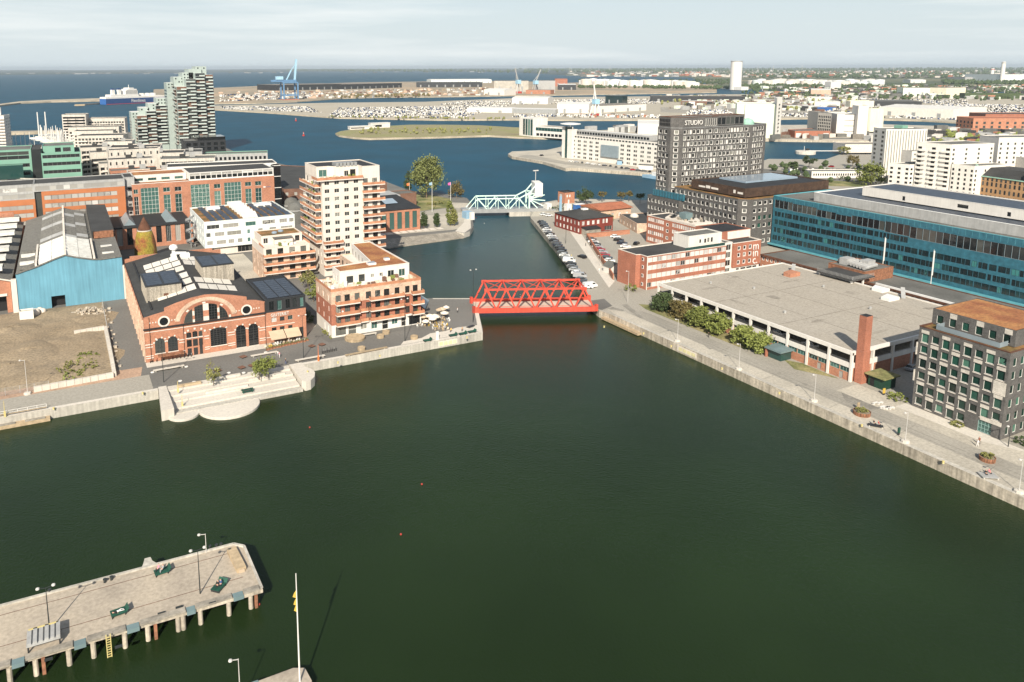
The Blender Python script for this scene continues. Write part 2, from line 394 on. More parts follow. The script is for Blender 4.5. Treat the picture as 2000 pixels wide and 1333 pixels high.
STY.update(std=('frame_white','glass_std',2,1,.09), dark=('frame_dark','glass_dark',2,1,.06), french=('frame_dark','glass_std',2,1,.08),
  steel=('steel_frame','glass_dark',4,6,.06), green=('frame_white','glass_green',2,1,.09), greenwall=('frame_white','glass_green',5,7,.12), greentall=('frame_white','glass_green',2,5,.1),
  band=('frame_grey','glass_band',1,1,.05), curtain=('frame_white','glass_curtain',2,1,.07), teal=('frame_dark','glass_teal',2,1,.05), teal_big=('frame_grey','glass_dark',1,1,.05),
  lime=('frame_white','glass_lime',1,1,.07), white=('frame_white','glass_std',1,1,.27), narrow=('frame_white','glass_std',1,1,.16), blind=('frame_white','glass_blind',3,1,.05),
  greenpane=('frame_green','glass_green',3,1,.06), ribbon=('frame_grey','glass_dark',8,1,.08), door=('frame_white','glass_std',1,2,.1), gate=('grey_metal','glass_band',1,1,.1),
  hall=('steel_frame','glass_green',3,9,.09), deep=('frame_dark','glass_dark',3,1,.06), far=('frame_white','glass_dark',2,1,.12), shop=('frame_green','glass_green',4,3,.1), louvre=('frame_grey','glass_dark',1,1,.05))
# ---------------------------------------------------------------- water and land
def settle(T, x, y, z=Q):
    T.location = (x, y, z)
    for c in T.children: c.location -= Vector((x, y, z))
    return T
def water_mat():
    m = bpy.data.materials.new('harbour_water'); MATS['water'] = m; m.use_nodes = True
    n = m.node_tree.nodes; l = m.node_tree.links; b = n['Principled BSDF']
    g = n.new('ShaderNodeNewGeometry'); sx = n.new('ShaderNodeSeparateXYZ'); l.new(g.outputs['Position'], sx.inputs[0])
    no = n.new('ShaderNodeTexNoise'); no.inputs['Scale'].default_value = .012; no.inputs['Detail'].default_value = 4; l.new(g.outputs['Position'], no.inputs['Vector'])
    # dock green with algae; outside, clear sea with reflected sky painted into its blue
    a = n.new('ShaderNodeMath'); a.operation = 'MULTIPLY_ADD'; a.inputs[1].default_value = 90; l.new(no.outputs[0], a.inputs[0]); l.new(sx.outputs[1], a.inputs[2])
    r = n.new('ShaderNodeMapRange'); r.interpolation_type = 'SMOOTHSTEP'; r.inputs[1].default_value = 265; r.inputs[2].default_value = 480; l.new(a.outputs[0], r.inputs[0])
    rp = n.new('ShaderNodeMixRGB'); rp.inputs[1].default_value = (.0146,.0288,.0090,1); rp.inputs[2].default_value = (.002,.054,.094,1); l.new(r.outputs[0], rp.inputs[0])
    # shallow, browner and darker pools
    n2 = n.new('ShaderNodeTexNoise'); n2.inputs['Scale'].default_value = .02; n2.inputs['Detail'].default_value = 3; l.new(g.outputs['Position'], n2.inputs['Vector'])
    rr = n.new('ShaderNodeMapRange'); rr.inputs[1].default_value = .35; rr.inputs[2].default_value = .7; rr.inputs[3].default_value = .78; rr.inputs[4].default_value = 1.1; l.new(n2.outputs[0], rr.inputs[0])
    mu = n.new('ShaderNodeMixRGB'); mu.blend_type = 'MULTIPLY'; mu.inputs[0].default_value = 1; l.new(rp.outputs[0], mu.inputs[1]); l.new(rr.outputs[0], mu.inputs[2])
    l.new(mu.outputs[0], b.inputs['Base Color'])
    st = n.new('ShaderNodeMixRGB'); st.inputs[1].default_value = (.55,.72,.5,1); st.inputs[2].default_value = (.13,.42,.68,1); l.new(r.outputs[0], st.inputs[0]); l.new(st.outputs[0], b.inputs['Specular Tint'])  # outer tint stands in for waves mirroring bluer, higher sky
    b.inputs['IOR'].default_value = 1.33; b.inputs['Specular IOR Level'].default_value = .3
    ro = n.new('ShaderNodeMapRange'); ro.inputs[3].default_value = .16; ro.inputs[4].default_value = .5; l.new(r.outputs[0], ro.inputs[0]); l.new(ro.outputs[0], b.inputs['Roughness'])
    def bump(sc, dist, prev, stretch):
        mg = n.new('ShaderNodeMapping'); mg.inputs['Scale'].default_value = stretch; mg.inputs['Rotation'].default_value = (0, 0, .6); l.new(g.outputs['Position'], mg.inputs[0])
        t = n.new('ShaderNodeTexNoise'); t.inputs['Scale'].default_value = sc; t.inputs['Detail'].default_value = 5; l.new(mg.outputs[0], t.inputs['Vector'])
        bp = n.new('ShaderNodeBump'); bp.inputs['Strength'].default_value = 1; bp.inputs['Distance'].default_value = dist; l.new(t.outputs[0], bp.inputs['Height'])
        if prev is not None: l.new(prev, bp.inputs['Normal'])
        return bp.outputs[0]
    nb = bump(2.4, .07, None, (1, .7, 1)); nb = bump(.3, .05, nb, (1, .7, 1)); l.new(nb, b.inputs['Normal'])
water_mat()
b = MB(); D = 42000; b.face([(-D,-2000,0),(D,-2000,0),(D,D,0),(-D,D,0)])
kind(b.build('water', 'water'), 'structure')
def land(name, pts, z, top, side, z0=-4):
    b = MB(); b.prism(pts, z0, z, 1, 0); return kind(b.build(name, [top, side]), 'structure')
def px(l, z=0): return [P(a, c, z) for a, c in l]
LEFT = [(-420,195),(17,195),(17,196.2),(54.3,196.2),(54.3,194.8),(110.6,194.8),(112.2,197.6),(118.7,211.8),(125.2,226.9),(112.3,233.5),(104.5,237),(104.5,262),(113,272),(113,327),(170,328),(172.6,322.8),(177,325.2),(181.5,331),(185.9,337.6),(191,348),(201,369),(216,395),(222,412),(214,440),(202,454),(204,508),(168,614),(150,691)]
LEFT += px([(425,287),(405,268),(300,262),(118,262),(128,283),(150,306),(20,303),(-60,303)]) + [(-420,900)]
land('ground', LEFT, Q, 'asphalt', 'concrete')
RIGHT = [(156.6,-160),(156.6,190),(155.8,196),(158,204.4),(173,228),(223,341.5),(235,360),(250,376),(275,382),(317,354),(420,400),P(1500,316,0),P(1612,317,0),P(1640,307,0),P(1700,307,0),P(1714,290,0),P(1790,290,0),P(2150,292,0),(1500,-160)]
land('ground', RIGHT, Q, 'asphalt_pale', 'concrete_old')
land('quay_land', px([(992,306),(1000,311),(1060,321),(1105,335),(1118,334),(1280,346),(1420,322),(1493,277),(1712,280),(1900,284),(2200,300),(2200,262),(1905,252),(1722,246.5),(1595,247.5),(1493,248),(1290,252),(1110,262),(1095,292),(1068,298),(1000,301)]), 2.4, 'paving', 'concrete_old')
land('island_ground', px([(655,264),(662,268),(690,272),(722,274),(860,271),(955,268),(1005,271),(1097,274),(1130,262),(1110,257),(1000,252),(935,248),(870,247),(800,247),(730,251),(690,256),(665,260)]), 2.2, 'dry_grass', 'stone_mole')
land('harbour_ground', px([(300,207),(418,216),(520,222),(660,232.5),(860,236.5),(1000,236),(1110,237),(1290,236.5),(1493,235),(1595,233.5),(1722,236),(1800,238),(1905,244),(2300,256),(2300,190),(2000,188),(1640,186),(1400,186),(1290,190),(1110,191.5),(1000,194),(830,201),(640,203),(420,208.5)]), 2.2, 'harbour_ground', 'stone_mole')
land('harbour_ground', px([(300,204),(418,204.5),(500,203.5),(580,200.5),(665,194),(760,191),(840,191),(1000,188.5),(1110,187),(1290,184),(1400,182),(1400,168),(1290,158),(1110,163),(1000,159),(860,160),(700,162),(540,168),(418,173),(300,176)]), 2.2, 'yard_ground', 'stone_mole')
land('breakwater', px([(-60,212.5),(0,208.5),(40,203.5),(100,201),(206,198.5),(206,194),(100,197.5),(40,200.5),(0,206),(-60,210)]), 3, 'stone_mole', 'stone_mole')
land('breakwater', px([(20,264.5),(85,262.5),(121,262.5),(121,259.5),(85,259.5),(20,261)]), 3, 'stone_mole', 'stone_mole')
# mainland to the horizon, gently rising, with fields and woods in its colours
def mainland(name, near, far_d, m, zmax, seed):
    b = MB(); n = 70; r = random.Random(seed); rows = 12
    pts = []
    for j in range(rows+1):
        f = (j/rows)**1.8
        for i in range(n+1):
            t = i/n*(len(near)-1); k = min(int(t), len(near)-2); u = t-k
            a = Vector(near[k]).lerp(Vector(near[k+1]), u); d = a.normalized(); L = a.length
            p = d*(L+(far_d-L)*f); h = 1.8+zmax*f*(0.55+.45*noise.noise((p.x*.0004, p.y*.0004, seed)))+ (0 if j else -4)
            pts.append((p.x, p.y, max(h, -3) if j else -3))
    b.v = pts
    for j in range(rows):
        for i in range(n): a = j*(n+1)+i; b.f.append((a, a+1, a+n+2, a+n+1)); b.m.append(0)
    return kind(b.build(name, m, smooth=True), 'structure')
mainland('terrain', px([(1105,148.5),(1180,149),(1290,151),(1350,152.5),(1400,176),(1500,179),(1700,182),(2000,184),(2400,190)]), 33000, 'far_land', 46, 3)
mainland('coast', px([(-300,148.6),(0,147),(250,144.6),(420,142),(600,140.5),(800,140),(1000,141.5),(1110,148.4)]), 30000, 'coast_land', 50, 5)
# ---- surfaces on the left quarter (sheets a few millimetres apart)
def sheet(name, pts, z, m, k='structure'):
    b = MB(); b.face([(p[0], p[1], z) for p in pts]); return kind(b.build(name, m), k)
sheet('road', [(-200,196.4),(16,196.4),(16,206.5),(-200,206.5)], Q+.004, 'asphalt_pale')
sheet('pavement', [(-200,206.5),(14,206.5),(15,213.5),(-200,210)], Q+.004, 'brick_paving')
sheet('path', [(9.5,213),(16,213),(15.6,281),(9.5,281)], Q+.006, 'asphalt')
sheet('pavement', [(16,211.6),(49,211.6),(49,215.4),(16,215.4)], Q+.03, 'concrete_pale')
sheet('pavement', [(64,217),(68.2,211.2),(98,211.0),(98,207.8),(66,208)], Q+.006, 'asphalt_dark')
sheet('courtyard', [(62,217.5),(67,224),(67,330),(50,330),(50,290),(62,245)], Q+.006, 'paving')
def dirt_field():
    b = MB(); nx, ny = 84, 56; x0, x1, y0, y1 = -70., 8.6, 211.4, 281.6
    for j in range(ny+1):
        for i in range(nx+1):
            x, y = x0+(x1-x0)*i/nx, y0+(y1-y0)*j/ny; e = min(1, min(x1-x, y-y0, y1-y)/5)
            h = .75*noise.noise((x*.06, y*.06, 3))+.45*noise.noise((x*.17, y*.17, 7))+.22*noise.noise((x*.5, y*.5, 1))+.5
            b.v.append((x, y, Q+.015+max(0, h)*e))
    for j in range(ny):
        for i in range(nx): a = j*(nx+1)+i; b.f.append((a, a+1, a+nx+2, a+nx+1)); b.m.append(0)
    return kind(b.build('dirt_ground', 'dirt', smooth=True), 'structure')
dirt_field()
sheet('quay_edge', [(-200,195),(17,195),(17,196.3),(-200,196.3)], Q+.012, 'concrete_pale')
sheet('quay_edge', [(54.3,194.8),(110.6,194.8),(110.6,196.2),(54.3,196.2)], Q+.012, 'concrete_pale')
sheet('quay_edge', [(110.6,194.8),(118.7,211.8),(125.2,226.9),(124.2,227.2),(117.5,212.2),(109.4,195.2)], Q+.016, 'concrete_pale')
sheet('quay_edge', [(125.2,226.9),(112.3,233.5),(112.0,232.6),(124.6,226.1)], Q+.02, 'concrete_pale')
sheet('pavement', [(84,196.4),(110.2,196.4),(112.5,201.6),(106,202.5),(101,201.2),(96,201.5),(92,199),(86,198.8)], Q+.01, 'concrete_pale')
sheet('pavement', [(134,336.5),(171,332),(178,334),(190,349),(201,371),(214,396),(206,402),(190,378),(180,372),(160,376),(160,341),(134,339.8)], Q+.006, 'paving')
sheet('pavement', [(170.5,328.5),(173,323.4),(181,331.5),(201,369),(199,370),(184,345)], Q+.012, 'concrete_pale')
sheet('lawn', [(166,384),(196,388),(212,412),(206,436),(196,448),(170,440)], Q+.008, 'lawn')
sheet('road', [(164,374),(200,371),(206,382),(198,387),(166,382)], Q+.014, 'asphalt_pale')
# ---- surfaces on the right quarter
sheet('quay_edge', [(156.6,-160),(157.9,-160),(157.9,190),(156.6,190)], Q+.012, 'concrete')
sheet('pavement', [(157.9,-160),(162.5,-160),(162.5,192),(159,196),(157.9,190)], Q+.006, 'paving')
sheet('road', [(162.5,60),(168.5,60),(168.5,186),(165,200),(160,204),(162.5,190)], Q+.004, 'road_warm')
sheet('pavement', [(168.7,60),(176.8,60),(176.8,118),(168.7,118)], Q+.03, 'paving')
sheet('road', [(159.5,204.8),(168,201),(184,233),(236,342),(226,345),(175,230)], Q+.008, 'asphalt_pale')
sheet('pavement', [(175.5,215.6),(183.4,222),(184.5,226),(226,302),(229,310),(223,307)], Q+.025, 'concrete_pale')
sheet('parking_ground', [(186.5,222),(210,224.5),(236,268),(236,283),(218,287.5)], Q+.01, 'asphalt_pale')
sheet('lawn', [(170.8,132),(175.8,122.5),(176.3,134),(174,138)], Q+.02, 'lawn')
sheet('lawn', [(170.6,148.5),(176.3,145),(176.3,192),(172,195.5),(170.4,190)], Q+.02, 'lawn')
sheet('quay_square', [(224,343),(236,340),(300,345),(316,351),(276,380),(250,374)], Q+.012, 'paving')
for (a, c) in (((176.4,104.6),(176.9,80.5)),):
    sheet('pavement', [(172.8,105.5),(176.7,105.5),(176.7,78),(172.8,86)], Q+.04, 'concrete_pale')

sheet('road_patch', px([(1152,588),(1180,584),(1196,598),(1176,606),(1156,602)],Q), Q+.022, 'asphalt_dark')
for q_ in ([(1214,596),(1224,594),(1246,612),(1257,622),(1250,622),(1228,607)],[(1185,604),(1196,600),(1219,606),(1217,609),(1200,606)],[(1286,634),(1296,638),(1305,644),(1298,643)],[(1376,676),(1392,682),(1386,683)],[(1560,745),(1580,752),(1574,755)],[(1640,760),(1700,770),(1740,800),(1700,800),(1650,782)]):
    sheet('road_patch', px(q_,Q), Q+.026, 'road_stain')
for xx in (163.2, 164.9): sheet('rail_groove', [(xx,40),(xx+.16,40),(xx+.16,188),(xx,188)], Q+.028, 'road_stain')
for yy in (78,96,112,131,150,170): sheet('paving_joint', [(158,yy),(168,yy+1.5),(168,yy+1.62),(158,yy+.12)], Q+.031, 'road_stain')
sheet('road', px([(1490,330),(1720,350),(1740,362),(1480,344)],Q), Q+.01, 'asphalt')
sheet('parking_ground', px([(1545,326),(1660,330),(1690,338),(1540,336)],Q), Q+.014, 'asphalt_dark')
sheet('lawn', px([(1590,352),(1690,356),(1700,366),(1560,362)],Q), Q+.018, 'lawn')
sheet('road', px([(1010,306),(1105,322),(1270,338),(1270,334),(1110,317),(1030,302)],Q), Q+.01, 'road_warm')
sheet('road', px([(1500,271),(1720,272.5),(1800,276),(1800,273.5),(1720,270),(1500,268.5)],Q), Q+.01, 'asphalt')
sheet('yard_ground', px([(1740,262),(2100,272),(2100,266),(1740,256)],Q), Q+.01, 'road_warm')
sheet('yard_ground', px([(1290,220),(1700,226),(1700,214),(1290,210)],2.2), 2.21, 'road_warm')
sheet('yard_ground', px([(1460,190),(2000,194),(2000,188),(1460,186.5)],2.2), 2.215, 'asphalt_pale')
# ---------------------------------------------------------------- foundry hall with arched brick front
def arc_pts(u0, u1, v1, rise, n=10):
    """points of an arch head from right springing to left, crown at height v1"""
    c = (u0+u1)/2; r = (u1-u0)/2
    if rise >= r-.01: return [(c+r*math.cos(math.pi*k/n), v1-r+r*math.sin(math.pi*k/n)) for k in range(n+1)]
    R = (r*r+rise*rise)/(2*rise); a0 = math.asin(r/R)
    return [(c+R*math.sin(a0-2*a0*k/n), v1-R+R*math.cos(a0-2*a0*k/n)) for k in range(n+1)]
def arch_window(T, y, u0, u1, v0, v1, rise, nx, nz, trim=True, name='window', gl='glass_dark', mk=4):
    """round or segment headed window on a south wall: pane, glazing bars, sill and a ring of brick and white stones"""
    b = MB(); head = arc_pts(u0, u1, v1, rise)
    b.face([(u0, y-.03, v0), (u1, y-.03, v0)]+[(p[0], y-.03, p[1]) for p in head], 0)
    for i in range(1, nx): x = u0+(u1-u0)*i/nx; b.box(x-.05, y-.09, v0, x+.05, y-.03, v1-(.05 if abs(i-nx/2) < .6 else rise*.5), 1)
    for j in range(1, nz): z = v0+(v1-v0)*j/nz; b.box(u0, y-.08, z-.04, u1, y-.03, z+.04, 1) if z < v1-rise else None
    w = b.build(name, [gl, 'steel_frame'], T)
    s = MB(); s.box(u0-.15, y-.2, v0-.22, u1+.15, y-.02, v0); s.build('sill', 'trim_white', w)
    if trim:
        hd = arc_pts(u0-.45, u1+.45, v1+.45, rise+.2 if rise < (u1-u0)/2-.01 else (u1-u0)/2+.45, 12); h2 = arc_pts(u0, u1, v1, rise, 12); t = MB()
        for k in range(12):
            q = [h2[k], hd[k], hd[k+1], h2[k+1]]; e = .16 if k % mk == 0 or k == 11 else .1
            t.face([(p[0], y-e, p[1]) for p in q], 0 if (k % mk == 0 or k == 11) else 1)
            t.face([(hd[k][0], y-e, hd[k][1]), (hd[k][0], y, hd[k][1]), (hd[k+1][0], y, hd[k+1][1]), (hd[k+1][0], y-e, hd[k+1][1])], 1)
        t.build('arch_stones', ['trim_white', 'brick_orange'], w)
    return w
def foundry():
    T = thing('foundry_hall', 'red brick foundry hall with big half round window in its gable and dark roof', 'building')
    y0, y1, x0, x1 = 215.5, 284., 16.2, 49.4
    b = MB()
    b.wall((x1, y0), (x1, y1), Q, 14.6); b.wall((x1, y1), (x0, y1), Q, 15)
    prof = [(x0,Q),(x1,Q),(x1,15.1),(47,15.9),(44.2,16.3),(44.2,17.3),(40,18.4),(36,19.2),(32.7,19.5),(29,19.1),(25,18.2),(21.7,17.2),(21.7,16.2),(19,15.7),(x0,15.1)]
    b.face([(p[0], y0, p[1]) for p in prof]); b.face([(p[0], y0+.5, p[1]) for p in reversed(prof)])
    for (a, c) in zip(prof[2:], prof[3:]+prof[:1]): b.face([(a[0], y0, a[1]), (a[0], y0+.5, a[1]), (c[0], y0+.5, c[1]), (c[0], y0, c[1])])
    b.box(x0, y1-.5, 14.5, x1, y1, 16.2); b.prism([(x0+2,y1-.5),(x1-3,y1-.5),(x1-3,y1-.02),(x0+2,y1-.02)], 16.2, 17)
    b.build('wall', 'brick_orange', T)
    # side wall: pale piers between tall windows
    s = MB(); ops = grid(y1-y0, 13, 2.6, [4.2], 7.6, 2.2, st='steel'); s.wall((x0, y1), (x0, y0), Q, 15.1, ops, .35); s.build('wall', 'brick_orange', T)
    windows(T, (x0, y1), (x0, y0), ops, .35)
    for i in range(14): yy = y1-1.1-i*(y1-y0-2.2)/13; q = MB(); q.box(x0-.3, yy-.55, Q, x0-.01, yy+.55, 14.2); q.build('pier', 'brick_pale', T)
    # roof slopes, ridge at x=32.7
    r = MB(); rz = 18.2
    r.face([(x0+.1,y0+.5,14.7),(32.7,y0+.5,rz),(32.7,y1-.5,rz),(x0+.1,y1-.5,14.7)]); r.face([(32.7,y0+.5,rz),(x1,y0+.5,14.7),(x1,y1-.5,14.7),(32.7,y1-.5,rz)])
    r.build('roof', 'roof_dark', T)
    for yy in (219, 222.5): pass
    e = MB(); e.box(x0+2.6, y0+6, 15.35, x0+3.0, y1-4, 15.75); e.build('gutter_rail', 'roof_black', T)
    def slope(x): return 14.7+(rz-14.7)*(1-abs(x-32.7)/(16.5))
    # slanting rows of roof lights, each panel its own frame
    k = 0
    for j, yy in enumerate((227.4, 235.2, 242.6, 251.4, 258.8, 266)):
        for side in (-1, 1):
            n = 4
            for i in range(n):
                xa, xb = 32.7+side*(.5+i*2.75), 32.7+side*(.5+(i+1)*2.75-.18)
                xa, xb = min(xa, xb), max(xa, xb)
                if side < 0 and 229 < yy+1 < 246 and xa < 29.5: continue
                if side > 0 and 240 < yy+1 < 257 and xb > 35.2: continue
                p = MB(); za, zb = slope(xa)+.15, slope(xb)+.15; w = 4.3
                p.face([(xa,yy,za),(xb,yy,zb),(xb,yy+w,zb+.5),(xa,yy+w,za+.5)], 0)
                p.face([(xa,yy+w,za+.5),(xb,yy+w,zb+.5),(xb,yy+w+.1,zb-.1),(xa,yy+w+.1,za-.1)], 1)
                p.face([(xa,yy,za),(xa,yy+w,za+.5),(xa,yy+w,za-.2),(xa,yy,za-.2)], 1); p.face([(xb,yy,zb),(xb,yy,zb-.2),(xb,yy+w,zb-.2),(xb,yy+w,zb+.5)], 1)
                p.face([(xa,yy,za-.2),(xb,yy,zb-.2),(xb,yy,zb),(xa,yy,za)], 1)
                p.build('skylight', ['skylight', 'dark_metal'], T)
    # two slatted plant rooms with solar roofs
    for (ax, ay, bx, by, zt) in ((18.5, 229.6, 28.3, 245.2, 20.1), (36.2, 241.6, 45.9, 255.6, 21.1)):
        m = MB(); m.box(ax, ay, 15, bx, by, zt-.25); h = m.build('plant_room', 'slat_wood', T)
        q = MB()
        for i in range(int((bx-ax)/.5)): q.box(ax+.1+i*.5, ay-.09, 15, ax+.28+i*.5, ay-.005, zt-.3)
        for i in range(int((by-ay)/.5)): q.box(ax-.09, ay+.1+i*.5, 15, ax-.005, ay+.28+i*.5, zt-.3)
        q.build('slats', 'slat_wood', h)
        q = MB(); q.box(ax-.15, ay-.15, zt-.25, bx+.15, by+.15, zt+.05); q.build('roof_edge', 'dark_metal', h)
        for i in range(2):
            for j in range(6):
                g = MB(); w = (bx-ax-1.4)/2; d = (by-ay-1.2)/6; xx = ax+.4+i*(w+.6); yy = ay+.5+j*d; g.box(xx, yy, zt+.07, xx+w, yy+d-.12, zt+.13); g.build('solar_panel', 'solar', h)
    q = MB(); q.box(23.2, 229.5, 15, 24.6, 229.58, 17.4); q.build('door', 'rust_dark', T)
    v = MB(); v.lathe([(1.1,18),(1.1,19.2),(.6,19.4),(.6,20.6),(1.3,20.9),(1.5,21.5),(1.1,22.3),(.2,22.6)], 10, (31.5,271)); v.tube((31.5,271,19.5), (35.5,270,19.3), .5); v.box(33.5,269,17.8,36.5,271.2,19.3); v.build('ventilator', 'white_metal', T, smooth=False)
    # front: cornice, half round window in a broad ring, oculi, bands, doors and windows
    c = MB(); c.box(x0-.25, y0-.55, 11.75, x1, y0-.02, 12.05); c.build('cornice', 'roof_black', T)
    for zz, h in ((10.9,.18), (7.35,.22), (6.6,.2), (4.1,.2), (3.5,.2)):
        for (a, d) in ((16.2,18.2),(25.1,26.6),(31.9,33.2),(38.4,40.4),(47.4,49.3)) if zz < 8 else ((16.2,49.3),):
            m = MB(); m.box(a, y0-.12, zz, d, y0-.01, zz+h); m.build('stone_band', 'trim_white', T)
    R0 = 6.3; cx, cz = 32.7, 12.1; t = MB()
    for k in range(24):
        a, d = math.pi*k/24, math.pi*(k+1)/24
        for (r0, r1, e, mi) in ((R0, R0+.55, .12, 1 if k % 6 else 0), (R0+.9, R0+2.2, .18, 2)):
            q = [(r0, a), (r1, a), (r1, d), (r0, d)]
            if mi == 2 and not 0.9 < k < 23: continue
            t.face([(cx+r*math.cos(w), y0-e, cz+r*math.sin(w)*.8) for r, w in q], mi)
    t.build('arch_ring', ['trim_white', 'brick_red', 'brick_pale'], T)
    for (a, d) in ((26.6,29.0), (29.6,31.9), (33.5,35.8), (36.4,38.8)):
        m = MB(); n = 6; tops = [(a+(d-a)*i/n, cz+.8*math.sqrt(max(.02, (R0-.25)**2-(a+(d-a)*i/n-cx)**2))) for i in range(n+1)]
        m.face([(a,y0-.03,cz),(d,y0-.03,cz)]+[(x,y0-.03,z) for x, z in reversed(tops)], 0)
        for i in (1, 2): x = a+(d-a)*i/3; m.box(x-.04, y0-.08, cz, x+.04, y0-.03, cz+.8*math.sqrt(max(.02, R0*R0-(x-cx)**2))-.3, 1)
        for j in range(1, 6):
            z = cz+j*.75; ok = [x for x, zz in tops if zz > z]
            if len(ok) > 1: m.box(min(ok), y0-.075, z-.035, max(ok), y0-.03, z+.035, 1)
        m.build('window', ['glass_dark', 'steel_frame'], T)
    for (x, w, h) in ((29.3,.55,3.2), (32.7,1.5,4.9), (36.1,.55,3.2)):
        m = MB(); m.box(x-w/2, y0-.2, cz, x+w/2, y0-.02, cz+h*.25, 0); m.box(x-w/2, y0-.18, cz+h*.25, x+w/2, y0-.02, cz+h*.6, 1); m.box(x-w/2, y0-.2, cz+h*.6, x+w/2, y0-.02, cz+h, 0); m.build('mullion', ['trim_white', 'brick_orange'], T)
    for xx in (21.4, 44.0):
        o = MB(); n = 16
        for k in range(n):
            a, d = 2*math.pi*k/n, 2*math.pi*(k+1)/n
            o.face([(xx+r*math.cos(w), y0-.14, 13.5+r*math.sin(w)) for r, w in ((1.15,a),(1.6,a),(1.6,d),(1.15,d))], 0)
            o.face([(xx, y0-.04, 13.5), (xx+1.15*math.cos(a), y0-.04, 13.5+1.15*math.sin(a)), (xx+1.15*math.cos(d), y0-.04, 13.5+1.15*math.sin(d))], 1)
        dd = MB()
        for s_ in (-1, 1):
            for i in range(3): dd.box(xx+s_*(2.1+i*.75)-.16, y0-.1, 13.4, xx+s_*(2.1+i*.75)+.16, y0-.01, 13.7, 0)
        kind(dd.build('stone_dots', 'trim_white', T), 'stuff')
        o.build('round_window', ['trim_white', 'glass_dark'], T)
    for (a, d, v0, v1, ri, nx, nz) in ((18.7,21.3,4.6,8.9,1.3,3,7), (22.1,24.7,4.6,8.9,1.3,3,7), (33.6,38.0,4.2,9.5,.5,5,9), (40.7,43.5,2.5,9.2,1.4,2,9), (44.3,47.1,2.5,9.1,1.4,2,9)):
        arch_window(T, y0, a, d, v0, v1, ri, nx, nz)
    for i, (a, d) in enumerate(((27.1,28.4), (28.75,30.05), (30.4,31.4))):
        arch_window(T, y0, a, d, 7.7, 9.4-.3*abs(i-1)*.5, .2, 2, 3, trim=False)
        m = MB(); m.box(a, y0-.06, 5.1, d, y0-.01, 7.1); m.build('window', 'glass_dark', T)
        m = MB(); m.box(a+.1, y0-.08, Q+.1, d-.1, y0-.01, 4.6 if i < 2 else 7); m.build('door', 'frame_dark', T)
    t = MB()
    for k, (xx, zz) in enumerate(((26.8,9.1),(27.6,9.6),(29.4,9.9),(31.2,9.6),(32.1,8.9))): t.box(xx-.25, y0-.18, zz, xx+.25, y0-.02, zz+.5)
    t.build('keystones', 'trim_white', T)
    for (xx, zb, zt) in ((17.6, Q, 15.2), (26.4, Q, 11.7), (49.25, Q, 15)):
        m = MB(); m.tube((xx,y0-.1,zb), (xx,y0-.1,zt), .07, n=6); m.build('downpipe', 'black', T)
    a = MB(); a.box(19.2,y0-2.2,4.3,26,y0-.02,4.42); a.box(19.2,y0-2.2,4.1,26,y0-2.1,4.3); a.build('canopy', 'rust', T)
    # annexe with a dark glazed storey and solar roof
    ops = {0: [(1.7,3.1,4.4,6.9,'dark'),(4.1,5.5,4.4,6.9,'dark'),(6.6,7.9,4.4,6.9,'dark'),(10,11.2,2.8,5.8,'dark'),(1.7,3.2,8.6,9.9,'curtain'),(4.2,5.6,8.6,9.9,'dark'),(6.6,8,8.6,9.9,'greenpane')]}
    vol(T, rect(x1,y0,61.5,241), Q, 11.6, 'brick_orange', ops=ops, roof=False, par=0)
    up = {0: [(1.2,2.6,12.2,14.9,'dark'),(3.6,4.8,12.2,14.9,'greenpane'),(6.1,7.4,12.2,14.9,'dark'),(8.2,9.4,12.2,14.9,'dark'),(10.4,11.4,12.2,14.9,'greenpane')], 1: grid(25.5,6,1.2,[12.2],2.6,st='dark')}
    vol(T, rect(x1+.01,y0+.02,61.48,241), 11.6, 15.3, 'dark_metal', 'roof_black', up, par=.15)
    for i in range(3):
        for j in range(9):
            g = MB(); xx, yy = 50.6+i*3.5, 217.2+j*2.2; g.box(xx, yy, 15.42, xx+3.2, yy+2.0, 15.5); g.build('solar_panel', 'solar', T)
    words('GJUTERIET', 1.35, 'white_paint', T, (50.9,y0-.14,10.3), sx=.85)
    for zz in (4.0, 7.4): m = MB(); m.box(49.4,y0-.1,zz,58,y0-.01,zz+.2); m.build('stone_band', 'trim_white', T)
    for k in range(2):
        m = MB(); xa = 50+k*4.6; m.face([(xa,y0-.05,6.0),(xa+4.4,y0-.05,6.0),(xa+4.4,y0-3.6,4.7),(xa,y0-3.6,4.7)][::-1]); m.face([(xa,y0-3.6,4.7),(xa+4.4,y0-3.6,4.7),(xa+4.4,y0-3.62,4.4),(xa,y0-3.62,4.4)]); m.build('awning', 'awning_beige', T)
    settle(T, 33, 216)
foundry()
